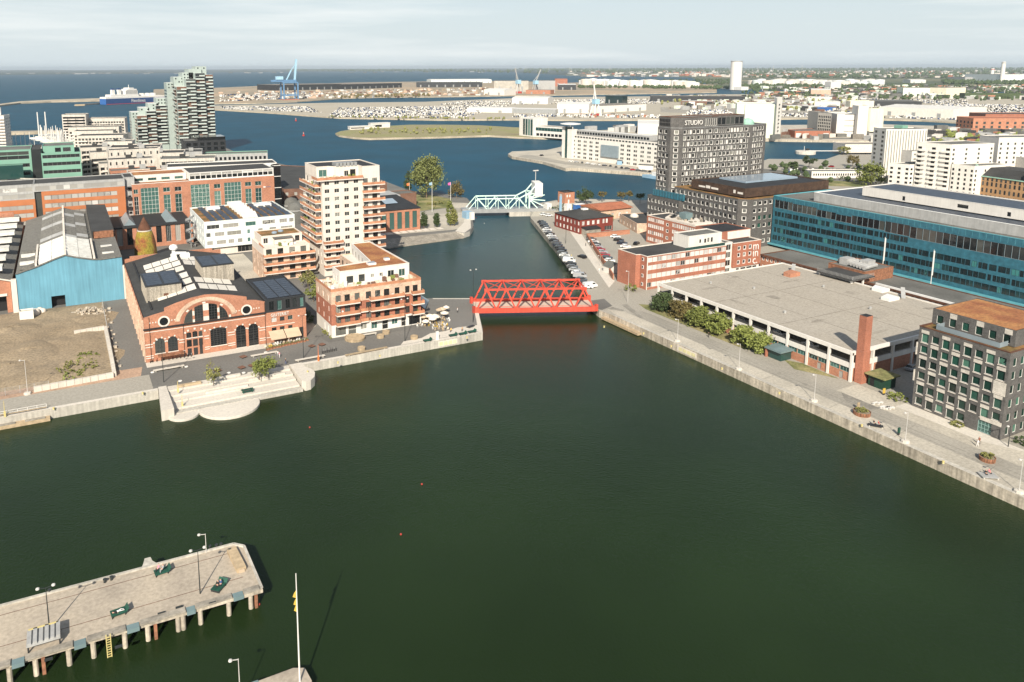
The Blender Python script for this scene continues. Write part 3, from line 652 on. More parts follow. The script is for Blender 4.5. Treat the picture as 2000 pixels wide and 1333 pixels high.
# ---------------------------------------------------------------- blue hall and the old brick shed
def blue_hall():
    T = thing('workshop_hall', 'old shipyard workshop hall with plain bright blue gable and patched roof', 'building')
    x0, x1, y0, y1 = -17.0, 15.6, 282., 384.
    prof = [(x0,15.4),(-10.5,17.2),(-5,19.2),(-2,20.1),(1.5,18.9),(6.2,17.7),(9,17.4),(x1,17.7)]
    b = MB(); dx0, dx1, dz = -7.2, -3.0, 6.4
    b.face([(x0,y0,Q),(dx0,y0,Q),(dx0,y0,dz),(dx1,y0,dz),(dx1,y0,Q),(x1,y0,Q)]+[(p[0],y0,p[1]) for p in reversed(prof)])
    b.build('gable', 'hall_blue', T)
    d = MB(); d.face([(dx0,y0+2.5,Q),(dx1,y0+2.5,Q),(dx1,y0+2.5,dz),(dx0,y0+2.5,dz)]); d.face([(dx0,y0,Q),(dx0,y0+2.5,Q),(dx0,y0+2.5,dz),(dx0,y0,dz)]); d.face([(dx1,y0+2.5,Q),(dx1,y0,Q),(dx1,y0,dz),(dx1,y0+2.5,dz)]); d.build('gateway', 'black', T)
    w = MB(); w.wall((x1,y0),(x1,y1),Q,17.6); w.wall((x0,y1),(x0,y0),Q,15.2); w.wall((x1,y1),(x0,y1),Q,15.2); w.build('wall', 'corrugate', T)
    g = MB(); g.box(x0-1.6,y0-.3,Q,x0-.02,y0+1.5,13.6); g.build('corner_pier', 'plaster_cream', T); g = MB(); g.box(x1+.02,y0-.2,Q,x1+.5,y0+1.4,14.5); g.build('corner_pier', 'plaster_cream', T)
    t = MB()
    for p, q in zip(prof, prof[1:]): t.beam((p[0],y0-.1,p[1]+.1),(q[0],y0-.1,q[1]+.1),.5,.35)
    t.build('gable_trim', 'corrugate', T)
    r = MB(); ps = prof
    for p, q in zip(ps, ps[1:]): r.face([(p[0],y0,p[1]),(q[0],y0,q[1]),(q[0],y1,q[1]-.3),(p[0],y1,p[1]-.3)])
    r.build('roof', 'corrugate', T)
    # lapped translucent sheets on the middle roof: white ones near the gable, grimy ones behind
    def pz(x):
        for p, q in zip(prof, prof[1:]):
            if p[0] <= x <= q[0]: return p[1]+(q[1]-p[1])*(x-p[0])/(q[0]-p[0])
        return 16
    for j in range(16):
        yy = y0+.6+j*5.9; new = yy < 312
        for (xa, xb) in ((-10.2,-6.2), (-6.1,-2.2), (-1.8,2.2), (2.3,6.2)):
            m = MB(); za, zb = pz(xa)+.7, pz(xb)+.7; e = 5.4 if new else 3.4; h = .6
            m.face([(xa,yy,za-h),(xb,yy,zb-h),(xb,yy+e,zb+.35),(xa,yy+e,za+.35)]); m.face([(xa,yy,za-h-.3),(xb,yy,zb-h-.3),(xb,yy,zb-h),(xa,yy,za-h)])
            m.face([(xa,yy,za-h),(xa,yy+e,za+.35),(xa,yy+e,za-.8),(xa,yy,za-.8)]); m.face([(xb,yy,zb-.8),(xb,yy+e,zb-.8),(xb,yy+e,zb+.35),(xb,yy,zb-h)])
            m.build('roof_sheet', 'translucent' if new else 'zinc' if (j*5+int(xa)) % 4 == 0 else 'corrugate', T)
    for j in range(5):
        for (xa, xb) in ((-16,-11.6), (9.8,13.6)):
            yy = y0+2+j*6; m = MB(); m.box(xa,yy,pz((xa+xb)/2)-.2,xb,yy+2.2,pz(xa if xa > 0 else xb)+.25); m.build('roof_light', 'translucent' if j % 2 else 'corrugate', T)
    k = MB()
    for j in range(int((y1-y0)/1.6)): k.box(-2.35,y0+j*1.6,19.9,-1.65,y0+j*1.6+1.3,20.9+.12*(j % 3)); 
    for j in range(20): k.box(-11.2,y0+j*1.6,17.2,-10.6,y0+j*1.6+1.3,18.3); k.box(6.6,y0+j*1.6,17.6,7.2,y0+j*1.6+1.3,18.7)
    k.build('ridge_cap', 'trim_white', T)
    m = MB(); m.box(8.2,318,17.6,15.2,319,20.2,0); m.face([(7.6,318,20.4),(15.6,318,19.8),(15.6,y1,19.8),(7.6,y1,20.4)],1); m.box(7.6,319,17,7.9,y1,20.3,1); m.box(15.2,319,17,15.6,y1,19.7,1); m.build('raised_roof', ['rust', 'roof_dark'], T)
    settle(T, -1, 283)
blue_hall()
def brick_shed():
    T = thing('brick_shed', 'low brick shed with six white roof light strips beside the blue gable', 'building')
    x0, x1, y0, y1 = -60., -18.8, 283., 392.
    b = MB(); b.face([(x0,y0,Q),(-34,y0,Q),(-34,y0,8.2),(-20.3,y0,8.2),(-20.3,y0,Q),(x1,y0,Q),(x1,y0,13.2),(-26,y0,15.2),(x0,y0,16)]); b.wall((x1,y0),(x1,y1),Q,13.2); b.wall((x0,y1),(x0,y0),Q,14); b.wall((x1,y1),(x0,y1),Q,13); b.build('wall', 'brick_orange', T)
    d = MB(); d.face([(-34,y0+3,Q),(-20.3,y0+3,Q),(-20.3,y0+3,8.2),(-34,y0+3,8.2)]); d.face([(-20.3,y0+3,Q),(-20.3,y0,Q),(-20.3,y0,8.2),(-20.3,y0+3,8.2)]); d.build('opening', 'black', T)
    m = MB(); m.box(-36,y0-.3,8.2,-20,y0-.02,9.0); m.build('lintel', 'plaster_cream', T)
    r = MB(); r.face([(x0,y0-.4,16.2),(-26,y0-.4,15.4),(-26,y1,15.4),(x0,y1,16.2)]); r.face([(-26,y0-.4,15.4),(x1+.5,y0-.4,13.1),(x1+.5,y1,13.1),(-26,y1,15.4)]); r.build('roof', 'corrugate', T)
    m = MB(); m.beam((x0,y0-.5,16.3),(-26,y0-.5,15.5),.4,.4); m.beam((-26,y0-.5,15.5),(x1+.4,y0-.5,13.2),.4,.4); m.build('verge', 'trim_white', T)
    for j in range(7): m = MB(); yy = y0+6+j*15.5; m.box(-48,yy,15.4,-21.2+j*.25,yy+5.5,16.6,0); m.box(-48.1,yy+5.5,15.3,-21,yy+5.9,16.7,1); m.build('roof_light', ['translucent','corrugate'], T)
    m = MB(); m.box(x0,y1-1,14,-22,y1,18.2); m.build('parapet', 'brick_orange', T)
    settle(T, -38, 284)
brick_shed()
# mossy conical shelter and the low brick hall behind it
def shelter():
    T = thing('cone_shelter', 'tall pointed old shelter cone overgrown with yellow moss', 'shelter')
    b = MB(); b.lathe([(4.4,Q),(4.5,6),(4.2,10),(3.6,13),(2.6,16)], 14, (28,336)); b.build('shaft', 'moss_cone', T, smooth=True)
    b = MB(); b.lathe([(2.75,15.8),(1.5,18.6),(.1,21.2)], 14, (28,336)); b.build('cap', 'rust_dark', T, smooth=True)
    b = MB(); b.lathe([(2.9,15.3),(2.9,15.75)], 14, (28,336)); b.build('ring', 'concrete_pale', T)
    settle(T, 28, 336)
shelter()
def low_hall():
    T = thing('brick_hall', 'low orange brick hall with black roof and two glass roof lanterns', 'building')
    L = 34.; ops = {0: grid(L,8,2.3,[4.2],7.6,1.5,st=['blind','dark','blind'])}
    vol(T, rect(17.2,361.5,51,392), Q, 12.2, 'brick_orange', 'roof_black', ops, par=0, dep=.3)
    for xx in (22, 40):
        m = MB(); m.face([(xx,366,12.3),(xx+5,366,12.3),(xx+2.5,366,15.2)]); m.face([(xx,366,12.3),(xx+2.5,366,15.2),(xx+2.5,386,15.2),(xx,386,12.3)]); m.face([(xx+2.5,366,15.2),(xx+5,366,12.3),(xx+5,386,12.3),(xx+2.5,386,15.2)]); m.build('roof_lantern', 'lantern', T)
    m = MB(); m.box(17.2,361.1,11.9,51,361.45,12.6); m.build('eaves', 'roof_black', T)
    settle(T, 34, 362)
low_hall()
# ---------------------------------------------------------------- balconies
def balcony(T, x0, y0, x1, y1, z, sides='SWE', rail='copper_rail', h=.95, furn=True):
    """slab with a railing and, on top, chairs and plants; a part of the house"""
    b = MB(); b.box(x0,y0,z-.34,x1,y1,z); o = b.build('balcony', 'balcony_slab', T); r = MB(); t = .07
    if 'S' in sides: r.box(x0,y0,z,x1,y0+t,z+h)
    if 'W' in sides: r.box(x0,y0+t+.002,z,x0+t,y1,z+h)
    if 'E' in sides: r.box(x1-t,y0+t+.002,z,x1,y1,z+h)
    r.build('railing', rail, o)
    if furn:
        f = MB()
        for i in range(max(1, int((x1-x0)*(y1-y0)/4.5))):
            w = rnd.uniform(.4,.9); xx = rnd.uniform(x0+.3,x1-w-.2); yy = rnd.uniform(y0+.25,max(y0+.3,y1-1)); hh = rnd.uniform(.5,1.25); f.box(xx,yy,z,xx+w,yy+w*.8,z+hh,rnd.choice((0,0,1,2,3)))
        kind(f.build('furniture', ['furniture','timber','leaf_green','white_paint'], o), 'stuff')
# ---------------------------------------------------------------- terraced apartment house on the quay
def apartments():
    T = thing('apartment_house', 'quayside apartment house in white, red and pale brick with rust coloured roof terraces', 'building')
    x0, x1, y0, y1 = 68., 97.4, 211., 254.
    FP = [(x0,y0),(x1,y0),(x1,y1),(85.5,y1),(85.5,226),(x0,226)]; gz = 6.2
    g = [(1.2,4.4,2.9,5.6,'french'),(5.2,7.8,Q+.1,5.7,'door'),(9.2,11.2,3.6,5.6,'std'),(12.6,14.6,3.2,5.7,'green'),(16.2,18.2,Q+.1,5.8,'door'),(19.4,21.4,3.6,5.8,'green'),(22.6,24.2,Q+.1,5.7,'door'),(25.2,29.0,2.6,5.6,'deep')]
    cols = [(1.4,3.0),(4.2,5.9),(7.4,9.0),(11.0,12.7),(14.0,15.7),(16.9,18.7),(20.5,22.1),(24.0,25.5),(26.6,28.3)]
    vol(T, FP, Q, gz, 'plaster_white', ops={0: g, 5: [(8,9,3.4,5.4,'narrow'),(11.5,12.3,3.4,5.4,'narrow')]}, roof=False, par=0)
    for z, wm, last in ((6.2,'brick_red',0), (9.4,'brick_red',0), (12.7,'brick_pale',1)):
        vol(T, FP, z, z+(3.2 if z < 7 else 3.3 if not last else 3.5), wm, 'balcony_slab', {0: [(a,c,z+.4,z+2.6,'french') for a, c in cols], 3: grid(28,6,1.8,[z+.5],2.1,2,st='french'), 5: grid(15,3,.9,[z+.7],1.7,2.,st='narrow')}, roof=bool(last), par=.35 if last else 0)
    for (xa, xb) in ((69.2,76.6), (80.0,91.2), (93.9,97.9)):
        for z in (6.35,9.55,12.85): balcony(T, xa, y0-1.7, xb, y0-.02, z)
    for z in (6.35, 9.55): balcony(T, 76.9, y0-1.0, 79.4, y0-.02, z, furn=False)
    r = MB(); r.box(x0,y0,16.6,x1,y0+.08,17.5); r.box(x0,y0+.09,16.6,x0+.08,226,17.5); r.box(x1-.08,y0+.09,16.6,x1,y1,17.5); r.build('terrace_railing', 'copper_rail', T)
    f = MB()
    for i in range(46):
        xx, yy = rnd.uniform(x0+.6,x1-1.2), rnd.uniform(y0+.5,y0+6.2); w = rnd.uniform(.5,1.6); f.box(xx,yy,16.2,xx+w,yy+rnd.uniform(.5,1.2),16.2+rnd.uniform(.5,1.5),rnd.choice((0,0,1,2,3,4)))
    for i in range(8):
        xx, yy = rnd.uniform(x0+.3,x0+4), rnd.uniform(y0+7,y0+14); f.box(xx,yy,16.2,xx+.9,yy+.7,17.1,rnd.choice((0,1,3)))
    kind(f.build('terrace_furniture', ['furniture','timber','leaf_green','white_paint','brick_brown'], T), 'stuff')
    # U-shaped penthouse: south range and east wing
    ph = [(73.4,218.6),(96.8,218.6),(96.8,253.6),(89.8,253.6),(86.6,227.2),(73.4,225.6)]
    Lp = 23.4
    pw = {0: [(2.2,4.4,16.4,18.6,'french'),(6.2,8.2,16.4,18.7,'french'),(10.2,11.4,17.2,18.4,'std'),(13.2,14.4,17.2,18.4,'std'),(16.0,18.2,16.6,18.8,'green'),(19.8,22,16.4,18.8,'green')], 5: [(1.2,2.4,16.6,18.6,'narrow'),(4,5.2,16.6,18.6,'narrow')], 3: grid(26.6,6,1.6,[16.6],2.2,1,st='french')}
    vol(T, ph, 16.2, 20.1, 'plaster_white', 'roof_rust', pw, par=.3)
    for (xx, yy, w) in ((84.5,222.6,2.6),(91.5,226,1.7)): m = MB(); m.box(xx,yy,20.1,xx+w,yy+w*.8,20.75,0); m.box(xx+.1,yy+.1,20.76,xx+w-.1,yy+w*.8-.1,20.85,1); m.build('roof_hatch', ['white_metal','glass_pond'], T)
    settle(T, 82, 212)
apartments()
# ---------------------------------------------------------------- small apartment house behind the foundry
def small_house():
    T = thing('apartment_house', 'smaller pale brick apartment house with rust balconies and mossy roof behind the foundry', 'building')
    x0, x1, y0, y1 = 64.6, 82.6, 281., 300.
    cols = [(1.0,3.2),(5.4,7.6),(9.9,12.1),(14.3,16.5)]
    for i, z in enumerate((Q,5.7,8.9)):
        vol(T, rect(x0,y0,x1,y1), z, z+3.2+(.1 if i == 0 else 0), 'brick_pale', 'balcony_slab', {0: [(a,c,z+.35,z+2.6,'french') for a, c in cols], 3: grid(19,3,.9,[z+.8],1.6,2.6,st='narrow')}, roof=i == 2, par=.3 if i == 2 else 0)
    vol(T, rect(x0+.02,y0+.05,x1-.02,y1-.05), 12.4, 15.2, 'plaster_cream', 'balcony_slab', {0: [(a,c,12.6,14.8,'french') for a, c in cols]}, par=.2)
    for z in (5.75,8.95,12.15): balcony(T, x0-.2, y0-1.9, x1+1.6, y0-.02, z)
    vol(T, [(x0+1,y0+7),(x1-1,y0+7),(x1-1,y1-.4),(x0+1,y1-.4)], 15.2, 18.2, 'plaster_cream', 'roof_sedum', {0: [(.8,2.6,15.5,17.6,'std'),(13.2,15,15.4,17.6,'french')]}, par=.3)
    m = MB(); m.box(x0+5.5,y0+4.2,15.4,x0+12.5,y0+7,17.2,0); m.face([(x0+5.2,y0+3.9,17.5),(x0+12.8,y0+3.9,17.5),(x0+12.8,y0+8.5,18),(x0+5.2,y0+8.5,18)],1); m.build('terrace_pavilion', ['plaster_cream','roof_grey'], T)
    r = MB(); r.box(x0,y0,15.4,x0+.08,y0+7,16.3); r.box(x1-.08,y0,15.4,x1,y0+9,16.3); r.build('terrace_railing', 'copper_rail', T)
    f = MB()
    for i in range(12): xx, yy = rnd.uniform(x0+6,x0+13), rnd.uniform(y0+1,y0+4); f.box(xx,yy,15.2,xx+.9,yy+.7,15.2+rnd.uniform(.5,1.2),rnd.choice((0,1,2,3)))
    kind(f.build('terrace_furniture', ['furniture','timber','leaf_green','white_paint'], T), 'stuff')
    for xx, yy in ((72,293),(75,295)): m = MB(); m.lathe([(1.1,18.2),(1.1,18.6),(.7,18.9),(.1,19)], 10, (xx,yy)); m.build('roof_dome', 'glass_pond', T)
    settle(T, 73, 282)
small_house()
# ---------------------------------------------------------------- white residential tower
def tower():
    T = thing('apartment_tower', 'white twelve storey apartment tower with rust red balconies beside the canal', 'building')
    x0, x1, y0, y1 = 87.2, 110.8, 278., 300.; xm = 103.0; L = xm-x0
    zs = [6.1+3.12*i for i in range(11)]
    ops = grid(L,4,1.95,[z+.75 for z in zs],1.55,1.0,1.1,st='std')
    rops = [(a,c,z+.1,z+2.4,'french') for z in zs for a, c in ((16.7,18.6),(20.4,22.5))]
    vol(T, rect(x0,y0,x1,y1), Q, 40.1, 'plaster_cream', 'balcony_slab', {0: ops+rops, 3: grid(22,3,1.7,[z+.3 for z in zs[3:]],2.1,2.2,st='french')+grid(22,5,1.2,[z+.7 for z in zs[:3]],1.6,2.2,st='narrow')}, par=.1)
    for z in zs[3:]:
        balcony(T, x0-2.2, y0+2.0, x0-.02, y1+1.2, z, 'SW')
    for z in zs[1:]: balcony(T, xm+.5, y0-1.5, x1+1.7, y0-.02, z)
    for z in zs[:4]: balcony(T, x0-.1, y0-1.7, x0+7.6, y0-.02, z)
    # top: set back penthouse with terrace
    vol(T, [(x0,y0+6.5),(x0+4.6,y0+6.5),(x0+6.4,y0+4.6),(xm+.6,y0+4.6),(xm+.6,y0+.02),(x1-.02,y0+.02),(x1-.02,y1),(x0,y1)], 40.1, 44.2, 'plaster_cream', 'roof_black', {0: [(.9,4.2,40.4,43.2,'green')], 2: [(4.2,6,40.4,42.6,'green'),(6.6,8.9,40.3,43,'dark')]}, par=.3)
    r = MB(); r.box(x0-2.2,y0-1.1,40.2,xm+.5,y0-.9,41.2); r.box(x0-2.2,y0-.89,40.2,x0-2.0,y0+6,41.2); r.build('terrace_railing', 'copper_rail', T)
    r = MB(); r.box(x0-2.2,y0-1.1,39.8,xm+.6,y0+6,40.18); r.build('terrace_slab', 'balcony_slab', T)
    f = MB()
    for i in range(16): xx, yy = rnd.uniform(x0-1,xm-1), rnd.uniform(y0-.5,y0+4); f.box(xx,yy,40.2,xx+.9,yy+.7,40.2+rnd.uniform(.5,1.2),rnd.choice((0,1,2)))
    kind(f.build('terrace_furniture', ['furniture','timber','leaf_green'], T), 'stuff')
    m = MB(); m.box(95,284,44.2,103,289,45.4)
    for i in range(6): m.box(94.5+i*1.5,282.4,44.3,95.6+i*1.5,284,45.8)
    m.build('roof_plant', 'grey_metal', T)
    settle(T, 99, 279)
tower()
# ---------------------------------------------------------------- pale office with green windows
def white_office():
    T = thing('office_block', 'white panelled office block with solar panels and grey sunscreens', 'building')
    x0, x1, y0, y1 = 51.4, 90.8, 331.5, 370.
    L = x1-x0; o = []
    for z, spec in ((7.2,[(1,3.4,'blind'),(5,9,'blind'),(10,12.4,'blind'),(14,16,'blind'),(18.2,19.4,'greenpane'),(26,31,'blind'),(34,38,'blind')]),(10.8,[(.8,2.6,'blind'),(4.4,8.4,'blind'),(9.6,15.6,'blind'),(18.2,19.4,'greenpane'),(23,25,'blind'),(28,31,'blind'),(33,38.4,'blind')]),(14.2,[(1.2,6.4,'blind'),(8,14.6,'blind'),(17.6,22.0,'greenpane'),(25,30.6,'blind'),(32.6,36,'blind'),(37,39,'blind')])):
        o += [(a,c,z,z+1.75,s) for a, c, s in spec]
    g = grid(L,12,1.6,[Q+.4],3.0,14,6,st='dark')
    vol(T, [(x0+4,y0+1.2),(x1,y0+1.2),(x1,y1),(x0+4,y1)], Q, 5.9, 'plaster_cream', ops={0: [(a-4,c-4,z,w,s) for a,c,z,w,s in g]}, roof=False, par=0)
    vol(T, rect(x0,y0,x1,y1), 5.9, 17, 'panel_white', 'roof_sedum', {0: o, 3: grid(38.5,6,2.6,[7.2,10.8,14.2],1.75,2,st='blind')}, par=.5)
    for i in range(11):
        for j in range(5):
            if 4 <= i <= 5 or (i, j) in ((2,4),(9,4)): continue
            m = MB(); xx, yy = x0+3+i*3.3, y0+2+j*7; m.face([(xx,yy,17.3),(xx+2.4,yy,17.3),(xx+2.4,yy+6.4,17.75),(xx,yy+6.4,17.75)]); m.build('solar_panel', 'solar', T)
    m = MB()
    for j in range(6): m.face([(x0+17,y0+2+j*6,17.3),(x0+23.6,y0+2+j*6,17.3),(x0+23.6,y0+7.6+j*6,19.2),(x0+17,y0+7.6+j*6,19.2)]); m.face([(x0+17,y0+7.6+j*6,19.2),(x0+23.6,y0+7.6+j*6,19.2),(x0+23.6,y0+7.7+j*6,17.1),(x0+17,y0+7.7+j*6,17.1)])
    m.build('sawtooth_roof', 'roof_white', T)
    m = MB(); m.box(x0+6,y0+28,17,x0+12,y0+32,18.6); m.build('roof_plant', 'white_metal', T); m = MB(); m.box(x0+28,y0+28,17,x0+36,y0+31,18.5); m.build('roof_plant', 'white_metal', T)
    settle(T, 71, 332)
white_office()
# spiral escape stair beside it
def stair():
    T = thing('spiral_stair', 'outdoor grey spiral stair at the corner of the white panelled office', 'staircase'); b = MB(); b.tube((48.6,352,Q),(48.6,352,17),.25)
    for k in range(44):
        a, d = k*.42, (k+1)*.42; z = Q+.3+k*.32; b.face([(48.6,352,z),(48.6+2*math.cos(a),352+2*math.sin(a),z),(48.6+2*math.cos(d),352+2*math.sin(d),z)])
        b.face([(48.6+2*math.cos(a),352+2*math.sin(a),z),(48.6+2*math.cos(d),352+2*math.sin(d),z+.3),(48.6+2*math.cos(d),352+2*math.sin(d),z+1.3),(48.6+2*math.cos(a),352+2*math.sin(a),z+1)])
    b.build('steps', 'grey_metal', T); settle(T, 48.6, 352)
stair()
# ---------------------------------------------------------------- long offices behind the halls
def brick_office():
    T = thing('office_block', 'orange brick office with tall green glass bays and white sill bands', 'building')
    x0, x1, y0, y1 = 28.6, 98., 395., 420.; L = x1-x0; o = []
    def X(p): return None
    # bays and windows measured along the front
    for a, c in ((3.8,12.0), (27.2,36.4), (43.6,52.2)): o.append((a,c,10,24.6,'greenwall'))
    for a in (14.2,19.6,38.6,54.2,59.4): o += [(a,a+3.2,22.0,24.2,'green'),(a,a+3.2,9.5,20.6,'greentall')]
    o += [(.6,2.6,22,24.2,'green'),(.6,2.6,9.5,20.6,'greentall')]
    vol(T, rect(x0,y0,x1,y1), Q, 26.2, 'brick_orange', 'roof_rust', {0: o, 1: grid(25,3,3,[6,10,14,18,22],2,2,st='dark')}, par=.6, cap='frame_white')
    vol(T, rect(55.4,y0+.3,x1-.1,y1-1), 26.9, 30.4, 'frame_white', 'roof_dark', {0: grid(42.4,16,2.3,[27.3],1.7,.4,st='dark')+grid(42.4,8,4.9,[29.1],1.1,.3,st='band')}, par=.2)
    vol(T, rect(x0+1,y0+9,55.2,y1), 26.3, 29.6, 'plaster_white', 'roof_rust', {0: grid(25,4,4,[27],1.3,1,st='greenpane')}, par=.3)
    for xx, zz in ((x1+.1, 3),): m = MB(); m.box(xx,y0-.1,Q,xx+3.4,y0+6,32.,0); [m.box(xx-.02,y0-.25,z,xx+3.5,y0+6.1,z+.3,1) for z in (8,14,20,26,31.7)]; m.build('stair_tower', ['glass_dark','frame_white'], T)
    m = MB(); m.box(92.2,y0-.12,20.6,93.3,y0-.02,21.3,0); m.box(93.5,y0-.1,20.8,96,y0-.02,21.1,1); m.build('company_sign', ['white_paint','purple_grey'], T)
    settle(T, 63, 396)
brick_office()
def band_office():
    T = thing('office_block', 'long office with alternating orange and grey glass bands under flat dark roof', 'building')
    x0, x1, y0, y1 = -75., 30., 395., 414.
    def part(xa, xb, last):
        L = xb-xa; n = int(L/3.1); o = []
        for z in ((7.2,10.9,14.6,18.3) if not last else (7.0,10.8,14.6,18.4,22.2)): o += [(w[0],w[1],z,z+2.0,'band') for w in grid(L,n,(L-2)/n-.06,[z],2,1.,1. if not last else 3.6)]
        vol(T, rect(xa,y0,xb,y1), Q, 26.2 if last else 23, 'orange_panel', roof=False, ops={0: o}, par=0, dep=.12)
        if not last: pass
        w = [(q[0],q[1],z,z+h,'band') for z, h in ((23.3 if not last else 26.5,2.6),) for q in grid(L,n,(L-1)/n-.06,[0],1,.5,.5)]
    part(x0, -13.2, False); part(-10.4, 25.4, True)
    b = MB(); b.box(-13.2,y0+1,Q,-10.4,y1,27); b.build('glass_joint', 'glass_dark', T)
    vol(T, rect(x0,y0+.15,-13.3,y1), 23, 29.6, 'zinc', 'roof_dark', {0: grid(61.7,20,2.9,[23.6,26.6],1.9,.6,st='band')}, par=.3, dep=.1)
    vol(T, rect(-13.3,y0+.15,25.5,y1), 26.2, 29.6, 'zinc', 'roof_dark', {0: grid(38.8,13,2.8,[26.7],2.0,.6,st='band')}, par=.3, dep=.1)
    vol(T, rect(25.4,y0+2,x1,y1), Q, 29.9, 'zinc', 'roof_dark', {0: grid(4.6,1,1.4,[8,12,16,20,24],1.2,1.4,st='dark')}, par=.3)
    b = MB()
    for z in (25.4,20.4,15.6,10.8): b.box(25.45,y0-.6,z,28.2,y0+2,z+.2)
    b.build('ledge', 'dark_metal', T)
    m = MB(); m.box(-34,y0-.1,13.3,-27,y0-.01,14.2,0); m.build('company_sign', 'white_paint', T) if False else None
    settle(T, -20, 396)
band_office()
# ---------------------------------------------------------------- brick offices with white bands
def flat_panels(T, p, q, rows_, n, st, m0=.3, m1=.3, dep=.12):
    pass
def band_brick():
    T = thing('office_block', 'four storey red brick office with white window bands and the letters on its end', 'building')
    x0, x1, y0, y1 = 185.6, 224.6, 207.3, 221.5; L = x1-x0
    zs = [3.3,6.5,9.7,12.6]; o = []
    for k, z in enumerate(zs): o += [(w[0],w[1],z,z+1.75,'curtain') for w in grid(L,17,2.1,[z],1,.25,.25)]
    W3 = [(10.6,11.6,z+.3,z+1.4,'white') for z in zs]
    vol(T, [(x0,y0),(x1,y0),(x1,y1),(x0-1.6,y1),(x0-1.6,y0+4.2),(x0,y0+3.6)], Q, 14.6, 'brick_red', 'roof_dark', {0: o, 4: []}, par=.3, dep=.12, cap='trim_white')
    for z in zs: m = MB(); m.box(x0-.04,y0+1.6,z+.2,x0+.0,y0+2.7,z+1.5,0); m.box(x0-.06,y0+2.0,z+.4,x0-.041,y0+2.6,z+1.3,1); m.build('window', ['frame_white','glass_dark'], T)
    m = MB(); m.box(x0-.02,y0-.12,Q,x0+.35,y0-.01,14.6); m.build('corner_strip', 'trim_white', T)
    vol(T, [(208.4,210.6),(225.4,210.6),(225.4,218.5),(208.4,218.5)], 14.6, 19.0, 'plaster_white', 'roof_grey', {0: [(5.5,6.4,16.2,17.6,'dark'),(8,9,16,17.6,'dark'),(9.6,10.8,16,17.8,'std'),(11.4,12.4,16,17.8,'dark')]}, par=.3)
    r = MB(); r.box(204,207.5,14.95,224,207.58,16.0); r.build('glass_railing', 'glass_green', T)
    # glazed stair joint and the end block with lettering
    vol(T, rect(224.6,207.8,228.2,221), Q, 15.4, 'plaster_white', 'roof_dark', {0: [(.5,3.1,z,z+2.3,'std') for z in (3.2,6.4,9.6,12.6)]}, par=.3)
    e = [(a,a+1.6,z,z+1.7,'white') for z in (6.6,9.5,12.2) for a in (2.2,5.2,8.2)]
    vol(T, rect(228.2,207.0,243,222), 5.6, 15.0, 'brick_red', 'roof_dark', {0: e}, par=.3, cap='trim_white')
    vol(T, rect(228.25,207.5,243,222), Q, 5.6, 'plaster_white', ops={0: [(2.4,4,2.9,5,'dark'),(4.8,7.6,2.9,5,'dark'),(8,11,2.9,5,'dark'),(11.3,13.6,2.9,5,'dark')]}, roof=False, par=0)
    for ch, zz, xx in (('m',11.6,238.4), ('in',8.9,238.5), ('c.',6.0,238.6)): words(ch, 4.6, 'white_paint', T, (xx,206.9,zz), sx=1.0)
    vol(T, rect(227,213,243.5,226), 15.1, 18.4, 'brick_red', 'roof_black', par=.15)
    m = MB(); m.face([(231,212.8,15.4),(243.4,212.8,15.4),(243.4,213.0,18.4),(231,213.0,18.4)]); m.build('sloped_cladding', 'trim_white', T)
    settle(T, 205, 208)
band_brick()
def north_wing():
    T = thing('office_block', 'red brick office wing with roof terrace beyond the yard', 'building')
    x0, x1, y0, y1 = 238.8, 252, 222.2, 268.; L = y1-y0; o = []
    for z in (3.4,6.5,9.6,12.5): o += [(a,a+1.0,z,z+1.7,'curtain') for a in (1,2.3,3.6,4.9,6.2,7.5,8.8,10.1, 16.5,17.8,19.1,20.4,21.7,23,24.3,25.6,26.9,28.2,29.5,30.8)]+[(12.6,14.2,z-.4,z+1.1,'white')]
    vol(T, [(x0,y0),(x1,y0),(x1,y1),(x0,y1)], Q, 14.7, 'brick_red', 'roof_dark', {3: o}, par=.3, dep=.12, cap='trim_white')
    m = MB(); m.prism([(240.5,240),(251,240),(251,256),(247,262),(240.5,258)], 14.75, 15.5); m.build('terrace', 'trim_white', T)
    m = MB(); m.box(243,248,15.5,247,252,18.6,0); m.build('stair_house', 'teal_metal', T)
    m = MB(); m.face([(242,252.5,18.8),(246,252.5,18.4),(246,257,15.6),(242,257,15.6)]); m.build('glass_slope', 'glass_pond', T)
    f = MB()
    for i in range(26): xx, yy = rnd.uniform(241,250), rnd.uniform(241,257); f.box(xx,yy,15.5,xx+.9,yy+.8,15.5+rnd.uniform(.4,1.1),rnd.choice((0,1,2)))
    kind(f.build('terrace_furniture', ['timber_grey','dark_metal','furniture'], T), 'stuff')
    settle(T, 246, 245)
north_wing()
